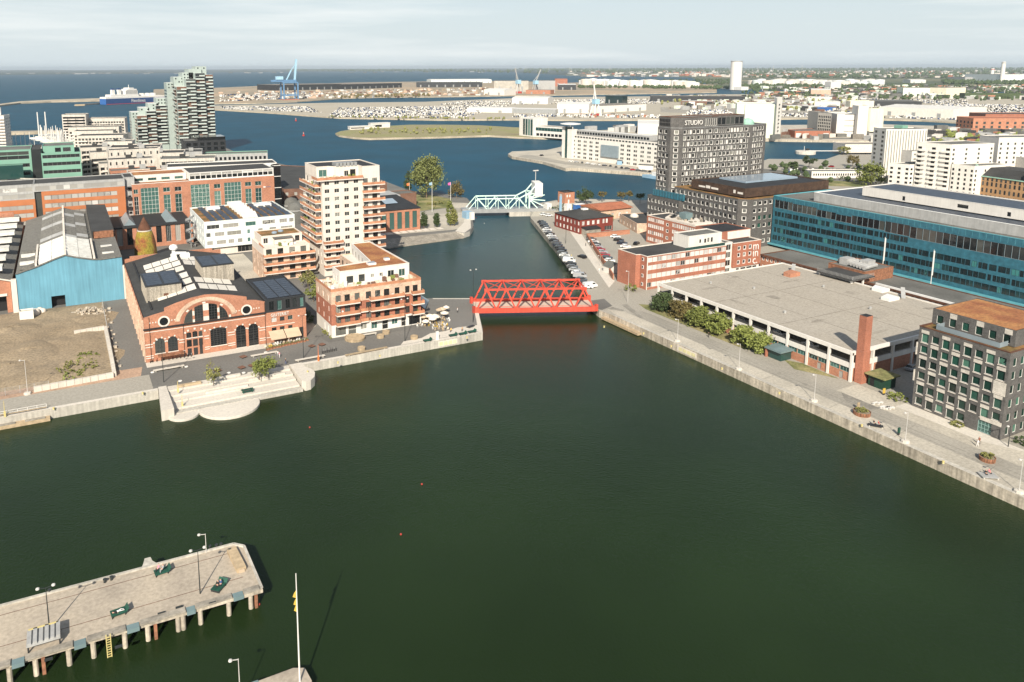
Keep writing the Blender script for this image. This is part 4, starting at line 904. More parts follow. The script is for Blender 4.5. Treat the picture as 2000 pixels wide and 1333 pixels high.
# ---------------------------------------------------------------- dark brick high-rise and its lower neighbour
def shuffle_row(L, z, h, r, wide=2.0, m=.8):
    """irregular row: square windows, white panels and slits"""
    o = []; u = m
    while u < L-2.6:
        k = r.random()
        w = 2.1 if k < .62 else .9 if k < .85 else 1.6
        s = 'white' if k < .62 else 'narrow' if k < .85 else 'curtain'
        o.append((u,u+w,z,z+h,s)); u += w+(.5 if k < .62 else .45)
    return o
def highrise():
    T = thing('office_tower', 'dark grey brick high-rise with white framed windows and STUDIO on top storey', 'building')
    r = random.Random(11)
    pts = [(270,280.6),(317,280.),(331,283.5),(331,293.2),(266,293.2),(266,284.2)]
    zs = [20.6+2.92*i for i in range(11)]
    o0, o1, o4, o5 = [], [], [], []
    for z in zs: o0 += shuffle_row(47,z,2.2,r); o1 += shuffle_row(14.4,z,2.2,r,m=.6); o4 += shuffle_row(9.0,z,2.2,r,m=.5); o5 += [(1.6,3.8,z,z+2.2,'white')]
    vol(T, pts, Q, 52.6, 'brick_grey', 'roof_dark', {0: o0, 1: o1, 4: o4, 5: o5}, par=.4, cap='grey_metal', dep=.3)
    top = [(270,281),(293,280.4),(293,284),(315,284),(315,292.6),(266,292.6),(266,284.4)]
    vol(T, top, 53, 57.8, 'brick_grey', 'roof_grey', {2: grid(22,7,2.9,[53.4],3.6,.2,st='teal_big'), 0: [(14.6+i*1.35,15.5+i*1.35,53.5,57.2,'narrow') for i in range(6)]}, par=.35, cap='rust_dark')
    words('STUDIO', 3.3, 'white_paint', T, (271.4,280.62,54.3), rz=-.026, sx=.98, ext=.12)
    d = MB()
    for i in range(7):
        for j in range(2): yy = 292-i*1.05; d.box(265.9,yy-.7,53.8+j*1.9,265.99,yy,55.2+j*1.9)
    kind(d.build('vent_slots', 'black', T), 'stuff')
    m = MB(); m.lathe([(3.4,52.6),(3.3,54),(2.4,55.2),(.2,55.8)], 14, (322,288)); m.build('roof_dome', 'green_copper', T)
    settle(T, 295, 285)
highrise()
def lowblock():
    T = thing('office_block', 'grey brick office with rows of white framed windows and brown roof screen', 'building')
    r = random.Random(5); x0 = 266.; y0 = 236.4; y1 = 279.9
    pts = [(270,y0),(326,y0),(326,y1),(x0,y1),(x0,y0+4)]
    oS, oW, oC = [], [], []
    for z in (4.2,8.0,11.4,14.9,18.3,21.6):
        oS += [(a,a+2.1,z,z+2.0,'lime' if r.random() < .35 else 'white') for a in [1.2+i*3.3 for i in range(16)] if r.random() < .85]
        oW += [(w[0],w[1],z,z+2.2,'white') for w in grid(39.5,14,2.0,[z],2,.8,.6)]
        oC += [(1.9,3.8,z,z+2.0,'white')]
    vol(T, pts, Q, 24.4, 'brick_dark', 'roof_sedum', {0: oS, 3: oW, 4: oC}, par=.3, cap='roof_sedum', dep=.3)
    vol(T, [(x0+3,y0+3),(324,y0+3),(324,y1-8),(x0+3,y1-8),], 25.0, 28.6, 'screen_dark', 'roof_black', par=.4)
    m = MB(); m.box(283,252,28.8,318,268,29.6); m.build('roof_pool', 'glass_pond', T)
    words('Folkes', 1.3, 'white_paint', T, (x0+2.95,y1-12.2,26.4), rz=-math.pi/2) if False else None
    for (yy, w, h) in ((267,4,.8),(262.5,2.6,1.3),(259.2,4.2,.9),(246,1.2,1.5),(243.6,3,.9)): m = MB(); m.box(x0+2.9,yy-w,26.2,x0+2.98,yy,26.2+h); m.build('company_sign', 'plaster_white', T)
    # north end: lower wing with a glazed terrace storey
    settle(T, 290, 238)
    U = thing('office_block', 'lower grey brick wing with a teal glazed terrace at the foot of the high-rise', 'building')
    oU = []
    for z in (4.2,8.0,11.6,15.2): oU += [(w[0],w[1],z,z+2.0,'white') for w in grid(22,9,1.6,[z],2,.4,.4)]
    vol(U, rect(263.2,273.6,265.98,295.6), Q, 18.4, 'brick_dark', 'roof_grey', {3: oU}, par=.2, dep=.3)
    m = MB(); m.box(264.6,272.6,18.62,265.94,293.4,21.6); m.build('glass_storey', 'teal_panel', U)
    q = MB()
    for i in range(11): q.box(264.5,272.9+i*1.95,18.62,264.58,273+i*1.95,21.6)
    kind(q.build('glazing_bars', 'frame_dark', U), 'stuff')
    settle(U, 264.6, 284)
lowblock()
# ---------------------------------------------------------------- long teal glass office
def teal_office():
    T = thing('office_block', 'long teal panelled office with dark ribbon windows and white roof storey', 'building')
    x0, x1, y0, y1 = 283., 320., 40., 235.8; L = y1-y0; r = random.Random(3)
    o = []; u = .6
    # tall glazed top storey in stepped bays, then five window bands
    z5 = 20.0
    bays = [(0.8,10,20.2,23.8),(10.1,22,20.0,23.4),(22.1,31,19.8,22.8),(31.1,38,19.6,22.4),(38.1,52.2,19.4,23.0),(52.3,62,19,23.2),(62.1,79,18.6,22.9),(79.1,108,18.4,22.8)]
    for a, c, z, h in bays:
        n = max(1, int((c-a)/2.2)); w = (c-a)/n
        o += [(a+i*w+.03,a+(i+1)*w-.03,z,h,'teal_big') for i in range(n)]
    for z in (16.4,12.8,9.2,5.6):
        u = .6+r.random()*2
        while u < 108:
            w = r.choice((1.15,1.15,2.4,1.7)); o.append((u,u+w,z,z+2.15,'teal')); u += w+r.choice((.1,.1,.28,.1,.5))
    b = [w for w in o if w[3] < 25]
    # windows that would meet the tall bays are left out
    b = [w for w in b if not (w[4] == 'teal' and any(w[0] < c and w[1] > a and w[3] > z-.1 and w[2] < h for a, c, z, h in bays))]
    vol(T, rect(x0,y0,x1,y1), Q+1.6, 25.2, 'teal_panel', 'roof_grey', {3: b, 0: grid(37,8,3,[5.6,9.2,12.8,16.4,20],2.2,1.5,st='teal')}, par=.3, cap='teal_pale', dep=.12)
    m = MB(); m.box(x0-1.5,y0,Q+1.0,x1,y1+1,Q+1.55); m.build('plinth', 'teal_pale', T)
    m = MB(); m.box(x0+1.5,y0+1,Q,x1-2,y1-2,Q+1.0); m.build('base', 'dark_metal', T)
    # vertical panel joints
    j = MB()
    for i in range(86): yy = y1-i*2.27; j.box(x0-.035,yy-.03,23.4,x0-.004,yy+.03,25.4)
    kind(j.build('panel_joints', 'teal_pale', T), 'stuff')
    vol(T, rect(x0+4.5,y0,x1-1,219), 25.3, 28.8, 'zinc', 'solar', par=.3, cap='white_metal')
    vol(T, rect(297.5,y0,x1-2,204), 29.2, 32.6, 'plaster_white', 'solar', {3: [(17,18.2,29.6,31.4,'louvre'),(38,42,30.2,31.6,'louvre'),(55,56.3,29.8,31.4,'louvre'),(64,67,29.4,32,'louvre')]}, par=.3)
    settle(T, 300, 140)
teal_office()
# flag masts in front of it
for (xx, yy, h) in ((266,172,18.5), (262,152,18.5)):
    T = thing('flagpole', 'white flagpole with a limp flag before the teal office, %s one' % ('northern' if yy > 160 else 'southern'), 'flagpole', (xx,yy,Q)); b = MB(); b.tube((0,0,0),(0,0,h),.14,.07); b.build('pole', 'white_paint', T); b = MB(); b.box(.1,-.1,h-9,.5,.25,h-.5); b.build('flag', 'white_paint', T)
# ---------------------------------------------------------------- low strip office between
def strip():
    T = thing('office_block', 'low two storey brick strip office with a brown flat roof and rooftop plant', 'building')
    x0, x1, y0, y1 = 245., 262., 118., 208.5; L = y1-y0
    o = grid(L,46,1.05,[6.6],1.5,.8,st='white')+grid(L,42,1.2,[3.3],1.6,1,st='curtain')
    vol(T, rect(x0,y0,x1,y1), Q, 8.6, 'brick_orange', 'roof_grey', {3: [w for w in o if not 31 < w[0] < 45]}, par=.25, cap='rust_dark', dep=.12)
    m = MB(); m.box(x0-.7,y0,8.4,x0-.03,y1,8.95); m.build('eaves', 'rust_dark', T)
    vol(T, rect(x0-1.5,163.5,x1-3,177.5), 8.65, 12.4, 'rust', 'roof_grey', par=.2)
    for i in range(9): m = MB(); yy = 165+i*1.4; m.tube((245+i*.3,yy,13.4),(253,yy+1,13.4),.7,n=8); m.build('air_duct', 'zinc', T)
    for (a, c) in ((246.5,172.5),(250,167)): m = MB(); m.box(a,c,12.45,a+4,c+3,14.8); m.build('roof_plant', 'zinc', T)
    # projecting terrace on posts over the deck
    m = MB(); m.box(233,160.5,12.6-1.2,244.6,174.5,11.8); m.build('terrace', 'roof_dark', T); q = MB()
    for i in range(30): q.box(233.02,160.6+i*.46,11.8,233.07,160.68+i*.46,13.0)
    for i in range(24): q.box(233.1+i*.47,160.52,11.8,233.18+i*.47,160.57,13.0)
    kind(q.build('railing', 'zinc', T), 'stuff'); m = MB(); m.box(233.1,160.6,11.3,244.6,160.9,11.5); m.build('terrace_edge', 'white_paint', T)
    for (a, c) in ((234,161.5),(234,173.5),(240,161.5)): m = MB(); m.box(a,c,Q,a+.5,c+.5,11.4); m.build('post', 'white_paint', T)
    m = MB(); m.box(x0-.5,122,9.0,x0-.05,160,9.6); m.build('white_canopy', 'white_metal', T)
    settle(T, 253, 160)
strip()
# ---------------------------------------------------------------- parking house with white frame
def parking():
    T = thing('parking_house', 'two storey parking house with white concrete frame and big bare deck', 'building')
    x0, x1, y0, y1 = 176.6, 236., 120., 191.; zt = 10.2
    b = MB(); b.face([(x0+.4,y0+.4,zt),(x1,y0+.4,zt),(x1,y1-.4,zt),(x0+.4,y1-.4,zt)]); b.build('deck', 'roof_deck', T)
    for i in range(1, 4): j = MB(); xx = x0+i*14.6; j.box(xx-.09,y0+.5,zt+.004,xx+.09,y1-.5,zt+.03); j.build('deck_joint', 'roof_gravel', T)
    for i in range(1, 3): j = MB(); yy = y0+i*23.6; j.box(x0+.5,yy-.08,zt+.035,x1-.5,yy+.08,zt+.05); j.build('deck_joint', 'roof_gravel', T)
    k = MB(); k.box(x0+.6,y0+.6,6.2,x1-1,y1-1,6.5); k.build('middle_deck', 'concrete_old', T)
    inner = MB(); inner.box(x0+9,y0+9,6.5,x1-2,y1-2,9.9); inner.build('core', 'asphalt_dark', T)
    n = 11; dy = (y1-y0)/n
    for i in range(n+1):
        yy = y0+i*dy; m = MB(); m.box(x0-.35,yy-.3,Q,x0+.3,yy+.3,zt); m.build('column', 'plaster_white', T)
    for i in range(1, 8): m = MB(); xx = x0+i*8.2; m.box(xx-.3,y0-.35,Q,xx+.3,y0+.3,zt); m.build('column', 'plaster_white', T)
    for (z0, z1, e) in ((9.55,10.55,.3), (6.0,7.3,.22)):
        m = MB(); m.box(x0-e,y0-e,z0,x0+.25,y1,z1); m.box(x0+.26,y0-e,z0,x1,y0+.25,z1); m.box(x0+.26,y1-.3,z0,x1,y1,z1); m.box(x1-.3,y0+.26,z0,x1,y1-.31,z1); m.build('fascia', 'plaster_white', T)
    # ground floor: brick with green strip windows, glazed entrance
    m = MB(); ops = []
    for i in range(n):
        u = i*dy
        if i == 6: ops.append((u+.4,u+dy-.4,Q+.1,5.9,'shop'))
        else: ops += [(u+.45,u+dy/2-.1,4.6,5.9,'greenpane'),(u+dy/2+.1,u+dy-.45,4.6,5.9,'greenpane')]
        if i in (9, 10): ops.append((u+3.2,u+4.3,Q+.1,4.3,'gate'))
    m.wall((x0,y1),(x0,y0),Q,6.0,ops,.15); m.wall((x0,y0),(x0+26,y0),Q,6.0); m.wall((x1,y0),(x1,y1),Q,6); m.wall((x1,y1),(x0,y1),Q,6); m.build('wall', 'brick_orange', T); windows(T,(x0,y1),(x0,y0),ops,.15)
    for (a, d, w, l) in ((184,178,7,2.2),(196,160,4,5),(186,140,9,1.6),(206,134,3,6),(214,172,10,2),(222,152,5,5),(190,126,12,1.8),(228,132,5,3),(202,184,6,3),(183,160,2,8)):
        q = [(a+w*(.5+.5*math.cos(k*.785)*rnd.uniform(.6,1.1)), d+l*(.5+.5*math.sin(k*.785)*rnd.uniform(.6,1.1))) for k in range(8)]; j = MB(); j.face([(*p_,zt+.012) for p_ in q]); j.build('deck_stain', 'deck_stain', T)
    for (a, d) in ((188,150),(200,172),(214,141),(192,183),(222,163)): j = MB(); j.lathe([(.35,zt),(.35,zt+.5),(.5,zt+.6),(.1,zt+.8)], 8, (a,d)); j.build('roof_vent', 'zinc', T)
    # parking storey: dark interior with cars glimpsed behind rails
    m = MB(); m.box(x0+.1,y0+.3,7.3,x0+.14,y1-.3,7.9); m.build('guard_rail', 'steel_frame', T)
    m = MB(); m.box(x0+6,y0+6,7.3,x0+6.1,y1-4,9.5); m.build('inner_wall', 'asphalt_dark', T)
    # chimney
    c = MB(); c.prism(rect(x0+.9,y0-2.4,x0+3.6,y0-.4), Q, 11); c.prism(rect(x0+1.05,y0-2.3,x0+3.45,y0-.35), 11, 20.2, 0, 1); c.build('chimney', ['brick_red','roof_black'], T)
    # roof structures and entrance porch
    for (a, d, w, l, h, mm) in ((222,176,5,4,1.4,'brick_orange'),(232.8,150,4,5,1.0,'white_metal'),(226,143,5,4,.9,'white_metal')):
        m = MB(); m.prism([(a,d),(a+w,d),(a+w,d+l),(a,d+l*.7)], zt+.01, zt+h); m.build('roof_hatch', mm, T)
    for (a, d) in ((231,182),(237,146),(237,128)): m = MB(); m.beam((a,d,zt+2.4),(a-4,d-3,zt+.1),1.2,.15); m.beam((a,d,zt),(a,d,zt+2.4),.2); m.build('roof_stair', 'zinc', T)
    m = MB(); m.box(x0-5.6,y1-54.2,5.0,x0-.4,y1-48.6,5.5,0); m.box(x0-5.3,y1-49.2,Q,x0-.5,y1-48.8,5.0,1); m.build('porch', ['teal_metal','brick_red'], T)
    m = MB(); m.box(x0-4.6,y1-53.5,Q+.05,x0-.5,y1-49.3,4.98); m.build('porch_glass', 'glass_green', T)
    settle(T, 205, 150)
parking()
def green_cabin():
    T = thing('cabin', 'small dark green cabin with mossy flat roof by the chimney', 'cabin'); b = MB(); b.box(179,112.6,Q,183.6,116.8,5.3); b.build('wall', 'dark_green', T); b = MB(); b.box(178.2,112,5.3,184.4,117.4,5.6); b.build('roof', 'lawn', T); b = MB(); b.box(178.94,115.2,Q+.1,178.99,116.2,4.6); b.build('door', 'black', T)
    settle(T, 181, 114)
green_cabin()
# ---------------------------------------------------------------- grey brick office with green glass at the frame edge
def brown_office():
    T = thing('office_block', 'six storey grey brick office with green panes, pale panels and rust roof', 'building')
    x0, x1, y0, y1 = 177., 199., 84.8, 104.2; L = y1-y0; r = random.Random(2); oW, oS = [], []; pale = []
    for k, z in enumerate((3.3,6.4,9.6,12.8,16.0,19.0)):
        for i in range(8):
            u = .65+i*2.36; tall = (i+k) % 2 == 1; w = 1.62
            if k == 0 and i >= 5: continue
            oW.append((u,u+w,z-.5 if tall else z-.05,z+1.7,'lime'))
            if tall: pale.append((u-.08,u+w+.08,z+1.72,min(z+2.5,21.9)))
        oS += [(u,u+1.5,z-.3,z+1.6,'lime') for u in (1.5+i*2.9 for i in range(7))]
    oW += [(14.6,17.4,Q+.1,5.2,'shop')]
    vol(T, rect(x0,y0,x1,y1), Q, 22, 'brick_grey', 'roof_sedum', {3: oW, 0: oS}, par=.25, dep=.25, cap='rust_dark')
    for a, c, z0, z1 in pale: m = MB(); m.box(x0-.07,y1-c,z0,x0-.005,y1-a,z1); m.build('pale_panel', 'brick_white', T)
    s = MB()
    for o in oW: s.box(x0-.14,y1-o[1]-.06,o[2]-.14,x0-.01,y1-o[0]+.06,o[2]-.01)
    kind(s.build('sills', 'trim_white', T), 'stuff')
    for (z0, z1) in ((8.7,11.4),(15.2,18.2)): m = MB(); m.box(x0-.25,y1-.0,z0,x0+1.5,y1+.25,z1); m.build('pale_panel', 'brick_white', T)
    for a, c, z0, z1 in ((16.8,19.3,12.2,15.2),(15.0,19.3,5.3,6.2)): m = MB(); m.box(x0-.1,y1-c,z0,x0-.006,y1-a,z1); m.build('pale_panel', 'brick_white', T)
    ph = grid(L-1.6,6,1.5,[22.5],2.0,1,st='lime')
    vol(T, [(x0+4.6,y0+1.6),(x1,y0+1.6),(x1,y1),(x0+4.6,y1)], 22.1, 25.8, 'brick_grey', 'roof_rust', {3: ph}, par=.1, cap='rust_dark')
    for i in (1, 3, 5): m = MB(); m.box(x0+4.53,y1-(1+i*2.9)-1.6,24.55,x0+4.595,y1-(1+i*2.9)-.05,25.7); m.build('pale_panel', 'brick_white', T)
    m = MB(); m.box(x0+1.4,y0+3,22.05,x0+4.4,y1-3,22.12); m.build('terrace', 'roof_gravel', T)
    m = MB(); m.box(x0+1.3,y0+3,22.1,x0+1.38,y1-3,23.2); m.box(x0+1.39,y0+2.9,22.1,x0+4.5,y0+2.98,23.2); m.box(x0+1.39,y1-2.98,22.1,x0+4.5,y1-2.9,23.2); m.build('glass_railing', 'lantern', T)
    settle(T, 188, 94)
brown_office()
def dark_neighbour():
    T = thing('office_block', 'dark glazed office half hidden behind the grey brick office corner', 'building')
    vol(T, rect(184,55,210,80), Q, 16, 'glass_dark', 'roof_grey', {3: grid(25,8,2.4,[4,7.6,11.2],2.4,.8,st='lime')}, par=.3); settle(T, 195, 66)
dark_neighbour()
# ---------------------------------------------------------------- red timber house, yard buildings, bridge keeper's house
def red_house():
    T = thing('timber_house', 'dark red timber house with white windows and black hipped roof', 'building')
    x0, x1, y0, y1 = 221., 241., 294.8, 316.
    o = {0: [(1.2+i*3.0,2.7+i*3.0,6.6,8.6,'curtain') for i in range(4)]+[(13.6,14.8,6.6,8.8,'curtain'),(15.6,16.8,6.6,8.8,'curtain'),(10.2,11.6,2.5,5.0,'curtain'),(15,19.4,2.9,5.0,'blind')], 3: [(1.5+i*3,2.7+i*3,z,z+1.9,'curtain') for i in range(7) for z in (3.2,6.6)]}
    vol(T, rect(x0,y0,x1,y1), Q, 9.6, 'falu_red', ops=o, roof=False, par=0)
    r = MB(); e = .5; z = 9.6; c = [(x0-e,y0-e,z),(x1+e,y0-e,z),(x1+e,y1+e,z),(x0-e,y1+e,z)]; a, d = (x0+8,y0+9,12.2), (x1-8,y1-9,12.2)
    r.face([c[0],c[1],(x1-8,y0+9,12.2),a]); r.face([c[1],c[2],d,(x1-8,y0+9,12.2)]); r.face([c[2],c[3],(x0+8,y1-9,12.2),d]); r.face([c[3],c[0],a,(x0+8,y1-9,12.2)]); r.face([a,(x1-8,y0+9,12.2),d,(x0+8,y1-9,12.2)]); r.build('roof', 'roof_dark', T)
    m = MB(); m.box(x0+1,y0-4,Q,x0+9.5,y0-.03,5.2,0); m.face([(x0+.6,y0-4.4,5.2),(x0+9.9,y0-4.4,5.2),(x0+9.9,y0-.03,6.0),(x0+.6,y0-.03,6.0)],1); m.build('lean_to', ['timber_grey','roof_black'], T)
    m = MB(); m.box(229,303,12.2,232,305,12.9); m.build('roof_hatch', 'white_metal', T)
    settle(T, 231, 305)
red_house()
def yard():
    T = thing('brick_house', 'low brick yard house with red tiled roof behind the red timber house', 'building')
    vol(T, rect(252,318,272,336), Q, 7.6, 'brick_pale', roof=False, par=0, ops={0: grid(20,4,1.6,[3.6],2,2,st='curtain')}); r = MB(); r.face([(251,317,7.6),(273,317,7.6),(273,327,9.4),(251,327,9.4)]); r.face([(251,327,9.4),(273,327,9.4),(273,337,7.6),(251,337,7.6)]); r.face([(251,317,7.6),(251,327,9.4),(251,337,7.6)]); r.build('roof', 'roof_tile', T); settle(T, 262, 326)
    T = thing('brick_house', 'low brick yard house with flat black roof and skylight dome', 'building')
    vol(T, [(247,284),(262,278),(276,302),(256,308)], Q, 7.0, 'brick_pale', 'roof_dark', {3: grid(25,5,1.4,[3.4],1.8,2,st='curtain')}, par=.2); m = MB(); m.lathe([(2.2,7),(2.1,7.8),(1.2,8.6),(.1,8.9)], 12, (258,299)); m.build('skylight', 'skylight', T); settle(T, 260, 294)
    T = thing('keeper_house', 'small brick bridge keeper house with dark flat roof at the water', 'building')
    vol(T, rect(263.6,367,270.6,374), Q, 8.7, 'brick_orange', 'roof_dark', {0: [(1.2,2.3,6.2,7.8,'curtain'),(3.0,4.1,6.2,7.8,'curtain'),(2.2,3.4,Q+.1,4.8,'curtain')], 3: [(1.8,4.2,6.0,7.8,'curtain')]}, par=.5, cap='roof_black'); settle(T, 267, 370)
    # brick wall round the car yard
    T = thing('brick_wall', 'low orange brick wall with capping round the small car yard', 'wall'); m = MB()
    pts = [(183.8,223.5),(219,286.6),(243,284.5)]
    for a, c in zip(pts, pts[1:]): m.beam((*a,Q+1.0),(*c,Q+1.0),.35,2.0); 
    m.build('brickwork', 'brick_orange', T); m = MB()
    for a, c in zip(pts, pts[1:]): m.beam((*a,Q+2.08),(*c,Q+2.08),.5,.15)
    m.build('coping', 'roof_tile', T); settle(T, 201, 255)
    T = thing('shed', 'small white gabled shed at the foot of the brick wall', 'shed'); m = MB(); x, y = 190.6, 232.5
    m.box(x-2.6,y-2.4,Q,x+2.6,y+2.4,5.0); m.face([(x-2.6,y-2.4,5.0),(x+2.6,y-2.4,5.0),(x,y-2.4,6.6)]); m.face([(x+2.6,y+2.4,5.0),(x-2.6,y+2.4,5.0),(x,y+2.4,6.6)]); m.build('wall', 'plaster_white', T)
    m = MB(); m.face([(x-2.9,y-2.7,4.9),(x,y-2.7,6.75),(x,y+2.7,6.75),(x-2.9,y+2.7,4.9)]); m.face([(x,y-2.7,6.75),(x+2.9,y-2.7,4.9),(x+2.9,y+2.7,4.9),(x,y+2.7,6.75)]); m.build('roof', 'roof_grey', T); settle(T, x, y)
    for (x, y, w, d, h, m_, lab) in ((241,352,3,4,4,'white_paint','white works cabin near the green bridge end'),(252,340,6,3,4.6,'blue_paint','blue and white container cabin by the square'),(248.5,343.5,3,3,4.4,'white_paint','white cabin standing behind the blue container cabin')):
        T = thing('site_cabin', lab, 'cabin'); b = MB(); b.box(x,y,Q+.2,x+w,y+d,Q+h); b.build('body', m_, T); b = MB(); b.box(x-.1,y-.1,Q+h,x+w+.1,y+d+.1,Q+h+.15); b.build('roof', 'white_metal', T); b = MB(); b.box(x+w*.3,y-.05,Q+.3,x+w*.3+.9,y-.01,Q+2.3); b.build('door', 'grey_metal', T); settle(T, x+w/2, y+d/2)
    T = thing('sign_pylon', 'slender pale blue sign pylon by the cabins', 'sign'); b = MB(); b.box(245.2,346,Q,246.6,346.5,Q+9); b.build('panel', 'sky_cloth', T); settle(T, 246, 346)
yard()
# ---------------------------------------------------------------- blocks farther off: windows too small to tell apart singly are one part
def winmass(T, p, q, ops, dep=.12, gl='glass_dark'):
    p, q = Vector(p), Vector(q); d = (q-p).normalized(); nin = Vector((-d.y, d.x)); b = MB()
    for o in ops:
        a, c = p+d*o[0]-nin*.05, p+d*o[1]-nin*.05; b.face([(a.x,a.y,o[2]),(c.x,c.y,o[2]),(c.x,c.y,o[3]),(a.x,a.y,o[3])])
    if ops: kind(b.build('windows', gl, T), 'stuff')
def blk(name, label, cat, pts, z1, wm, rm='roof_dark', win={}, z0=Q, par=.4, group=None, T=None, fin=True, gl='glass_dark', cap=None):
    T = T or thing(name, label, cat, group=group)
    vol(T, pts, z0, z1, wm, rm, par=par, cap=cap)
    n = len(pts)
    for e, (cnt, ww, zs, h) in win.items():
        a, c = pts[e], pts[(e+1) % n]; L = math.dist(a, c); winmass(T, a, c, grid(L,cnt,ww,zs,h,L*.02+.4), gl=gl)
    if fin: settle(T, sum(p[0] for p in pts)/n, sum(p[1] for p in pts)/n)
    return T
def fl(z0, n, h): return [z0+h*i for i in range(n)]
def side(pts): pass
# ---- left: green office and the houses behind the long offices
def green_office():
    T = thing('office_block', 'pale green office with dark window bands behind the long orange office', 'building')
    x0, x1, y0, y1 = -11., 8.8, 476., 505.
    o = [(.5,19.3,z,z+1.9,'ribbon') for z in (14.6,19.2,24.4,28.8,33.0)]
    vol(T, rect(x0,y0,x1,y1), 6, 35.6, 'green_panel', 'roof_dark', {0: o}, par=.3)
    vol(T, rect(x0+1,y0+4,x1-3,y1-3), 35.6, 39.2, 'green_panel', 'roof_grey', {0: [(6,9,36,38.4,'dark'),(10,14,36,38.4,'ribbon')]}, par=.3)
    for i in range(4): m = MB(); m.box(x0+1+i*5.6,y0+.2,Q,x0+1.6+i*5.6,y0+.8,6); m.build('column', 'white_paint', T)
    vol(T, rect(-15.8,y0+1,x0-.02,y1), Q, 38.2, 'glass_dark', 'roof_dark', par=.1)
    vol(T, rect(-60,y0+3,-15.9,y1), Q, 38.0, 'green_panel', 'roof_grey', {0: [(1,43,z,z+2,'ribbon') for z in (20,24,28.6,33,35.3)]}, par=.3)
    settle(T, -10, 490)
green_office()
T = blk('machine_hall', 'grey industrial hall with a large pale flat roof at left', 'building', [(-70,440),(-14,440),(-10,446),(-13.5,462),(-24,470),(-70,470)], 23.5, 'concrete', 'roof_gravel', fin=False)
m = MB(); m.box(-27,452,23.5,-23,456,25.2); m.build('roof_hatch', 'black', T); m = MB(); m.box(-60,432,Q,-9,440,20.5); m.build('lower_wing', 'zinc', T); m = MB(); m.box(-70,468,23.6,-20,474,31); m.build('glass_storey', 'glass_green', T); settle(T, -40, 450)
lefts = [
 ('white apartment block with stacked balconies right of the green office', rect(9.5,520,27,540), 33.6, 'flat_wall', 'roof_dark', 4, 1.8, 7, 12),
 ('white stepped apartment block in front of the balcony block', rect(14.2,500,24,515), 32.4, 'flat_wall', 'roof_grey', 3, 1.6, 6, 12),
 ('white apartment house with low grey roof nearer the orange office', rect(18,480,31,495), 27.6, 'flat_wall', 'roof_grey', 3, 1.6, 5, 12),
 ('white row of flats with dark roof and small round windows', rect(22,462,46,474), 31.6, 'flat_wall', 'roof_black', 6, .8, 1, 28.8),
 ('white row of flats with second dark roof farther back', rect(24,486,52,498), 34.6, 'flat_wall', 'roof_black', 6, .8, 1, 31.6),
 ('brick fronted flats with grey roof just behind the brick office', rect(22,446,46,458), 27.2, 'brick_orange', 'roof_grey', 8, 1.4, 1, 24.4),
 ('white long flats running toward the stepped towers', [(50,470),(80,462),(84,480),(54,490)], 29.6, 'flat_wall', 'roof_grey', 9, 1.6, 2, 23.5),
 ('white courtyard flats below the smaller stepped tower', [(38,540),(72,532),(76,552),(42,562)], 26.4, 'flat_wall', 'roof_dark', 10, 1.5, 3, 16.5),
 ('pale flats with red attic below the stepped towers', [(28,566),(60,556),(64,578),(32,588)], 28.6, 'plaster_cream', 'roof_dark', 9, 1.6, 3, 18.5),
 ('low white flats with rust roof in front of the long white flats', rect(30,430,58,444), 27.6, 'flat_wall', 'roof_rust', 7, 1.8, 1, 25.0),
 ('grey gabled flats beside the stepped tower foot', [(70,590),(92,584),(96,606),(74,612)], 21.0, 'zinc', 'roof_dark', 6, 1.6, 3, 10),
 ('white corner flats at the foot of the smaller stepped tower', [(30,690),(52,684),(56,704),(34,710)], 22.0, 'flat_wall', 'roof_grey', 6, 1.8, 4, 8),
]
for lab, pts, z1, wm, rm, n, ww, k, zz in lefts:
    T = blk('apartment_house', lab, 'building', pts, z1, wm, rm, {0: (int(n*1.3)+1, min(2.4,ww*1.35) if ww > 1 else ww, fl(zz, k, 3.0), 1.8), len(pts)-1: (max(2,int(n*.6)), 1.6, fl(zz, k, 3.0), 1.8)}, fin=False)
    for q_ in range(2): m = MB(); e_ = (pts[0][0]*.6+pts[1][0]*.4+q_*6, pts[0][1]+4+q_*3); m.box(e_[0],e_[1],z1,e_[0]+3,e_[1]+2.6,z1+2.2); m.build('roof_house', 'zinc' if q_ else 'roof_dark', T)
    if k >= 5:
        for i in range(k):
            m = MB(); a, c = pts[0], pts[1]; m.box(a[0]+1.5,a[1]-1.2,zz-.8+i*3,(a[0]+c[0])/2,a[1]-.1,zz+.2+i*3); m.build('balcony', 'balcony_slab', T)
    settle(T, pts[0][0], pts[0][1])
T = blk('office_block', 'long glazed office with dark roof behind the brick office', 'building', [(50,436),(108,428),(110,446),(52,454)], 28.8, 'frame_white', 'roof_dark', {0: (22, 2.2, [25.4], 2.4), 3: (5, 2.2, [25.4], 2.4)}, gl='glass_green')
T = blk('office_block', 'dark glass office with roof terrace right of the stepped tower', 'building', rect(88,640,120,662), 24, 'dark_metal', 'roof_grey', {0: (6, 3.2, [16.5,20.3], 2.4)}, fin=False); m = MB(); m.box(98,641,24.2,120,660,27); m.build('roof_pavilion', 'glass_dark', T); settle(T, 104, 650)
T = blk('office_block', 'low office with green roof trim beside the dark glass office', 'building', [(96,600),(142,590),(146,606),(100,616)], 17, 'zinc', 'roof_grey', {0: (14, 1.8, [12.5], 2.4)}, cap='green_panel')
T = blk('brick_house', 'low brown brick row along the water behind the white tower', 'building', [(112,430),(140,424),(160,520),(134,545),(120,540)], 13, 'brick_brown', 'roof_dark', {4: (22, 1.4, [6,9.6], 1.8), 0: (6,1.6,[6,9.6],1.8)}, gl='glass_band')
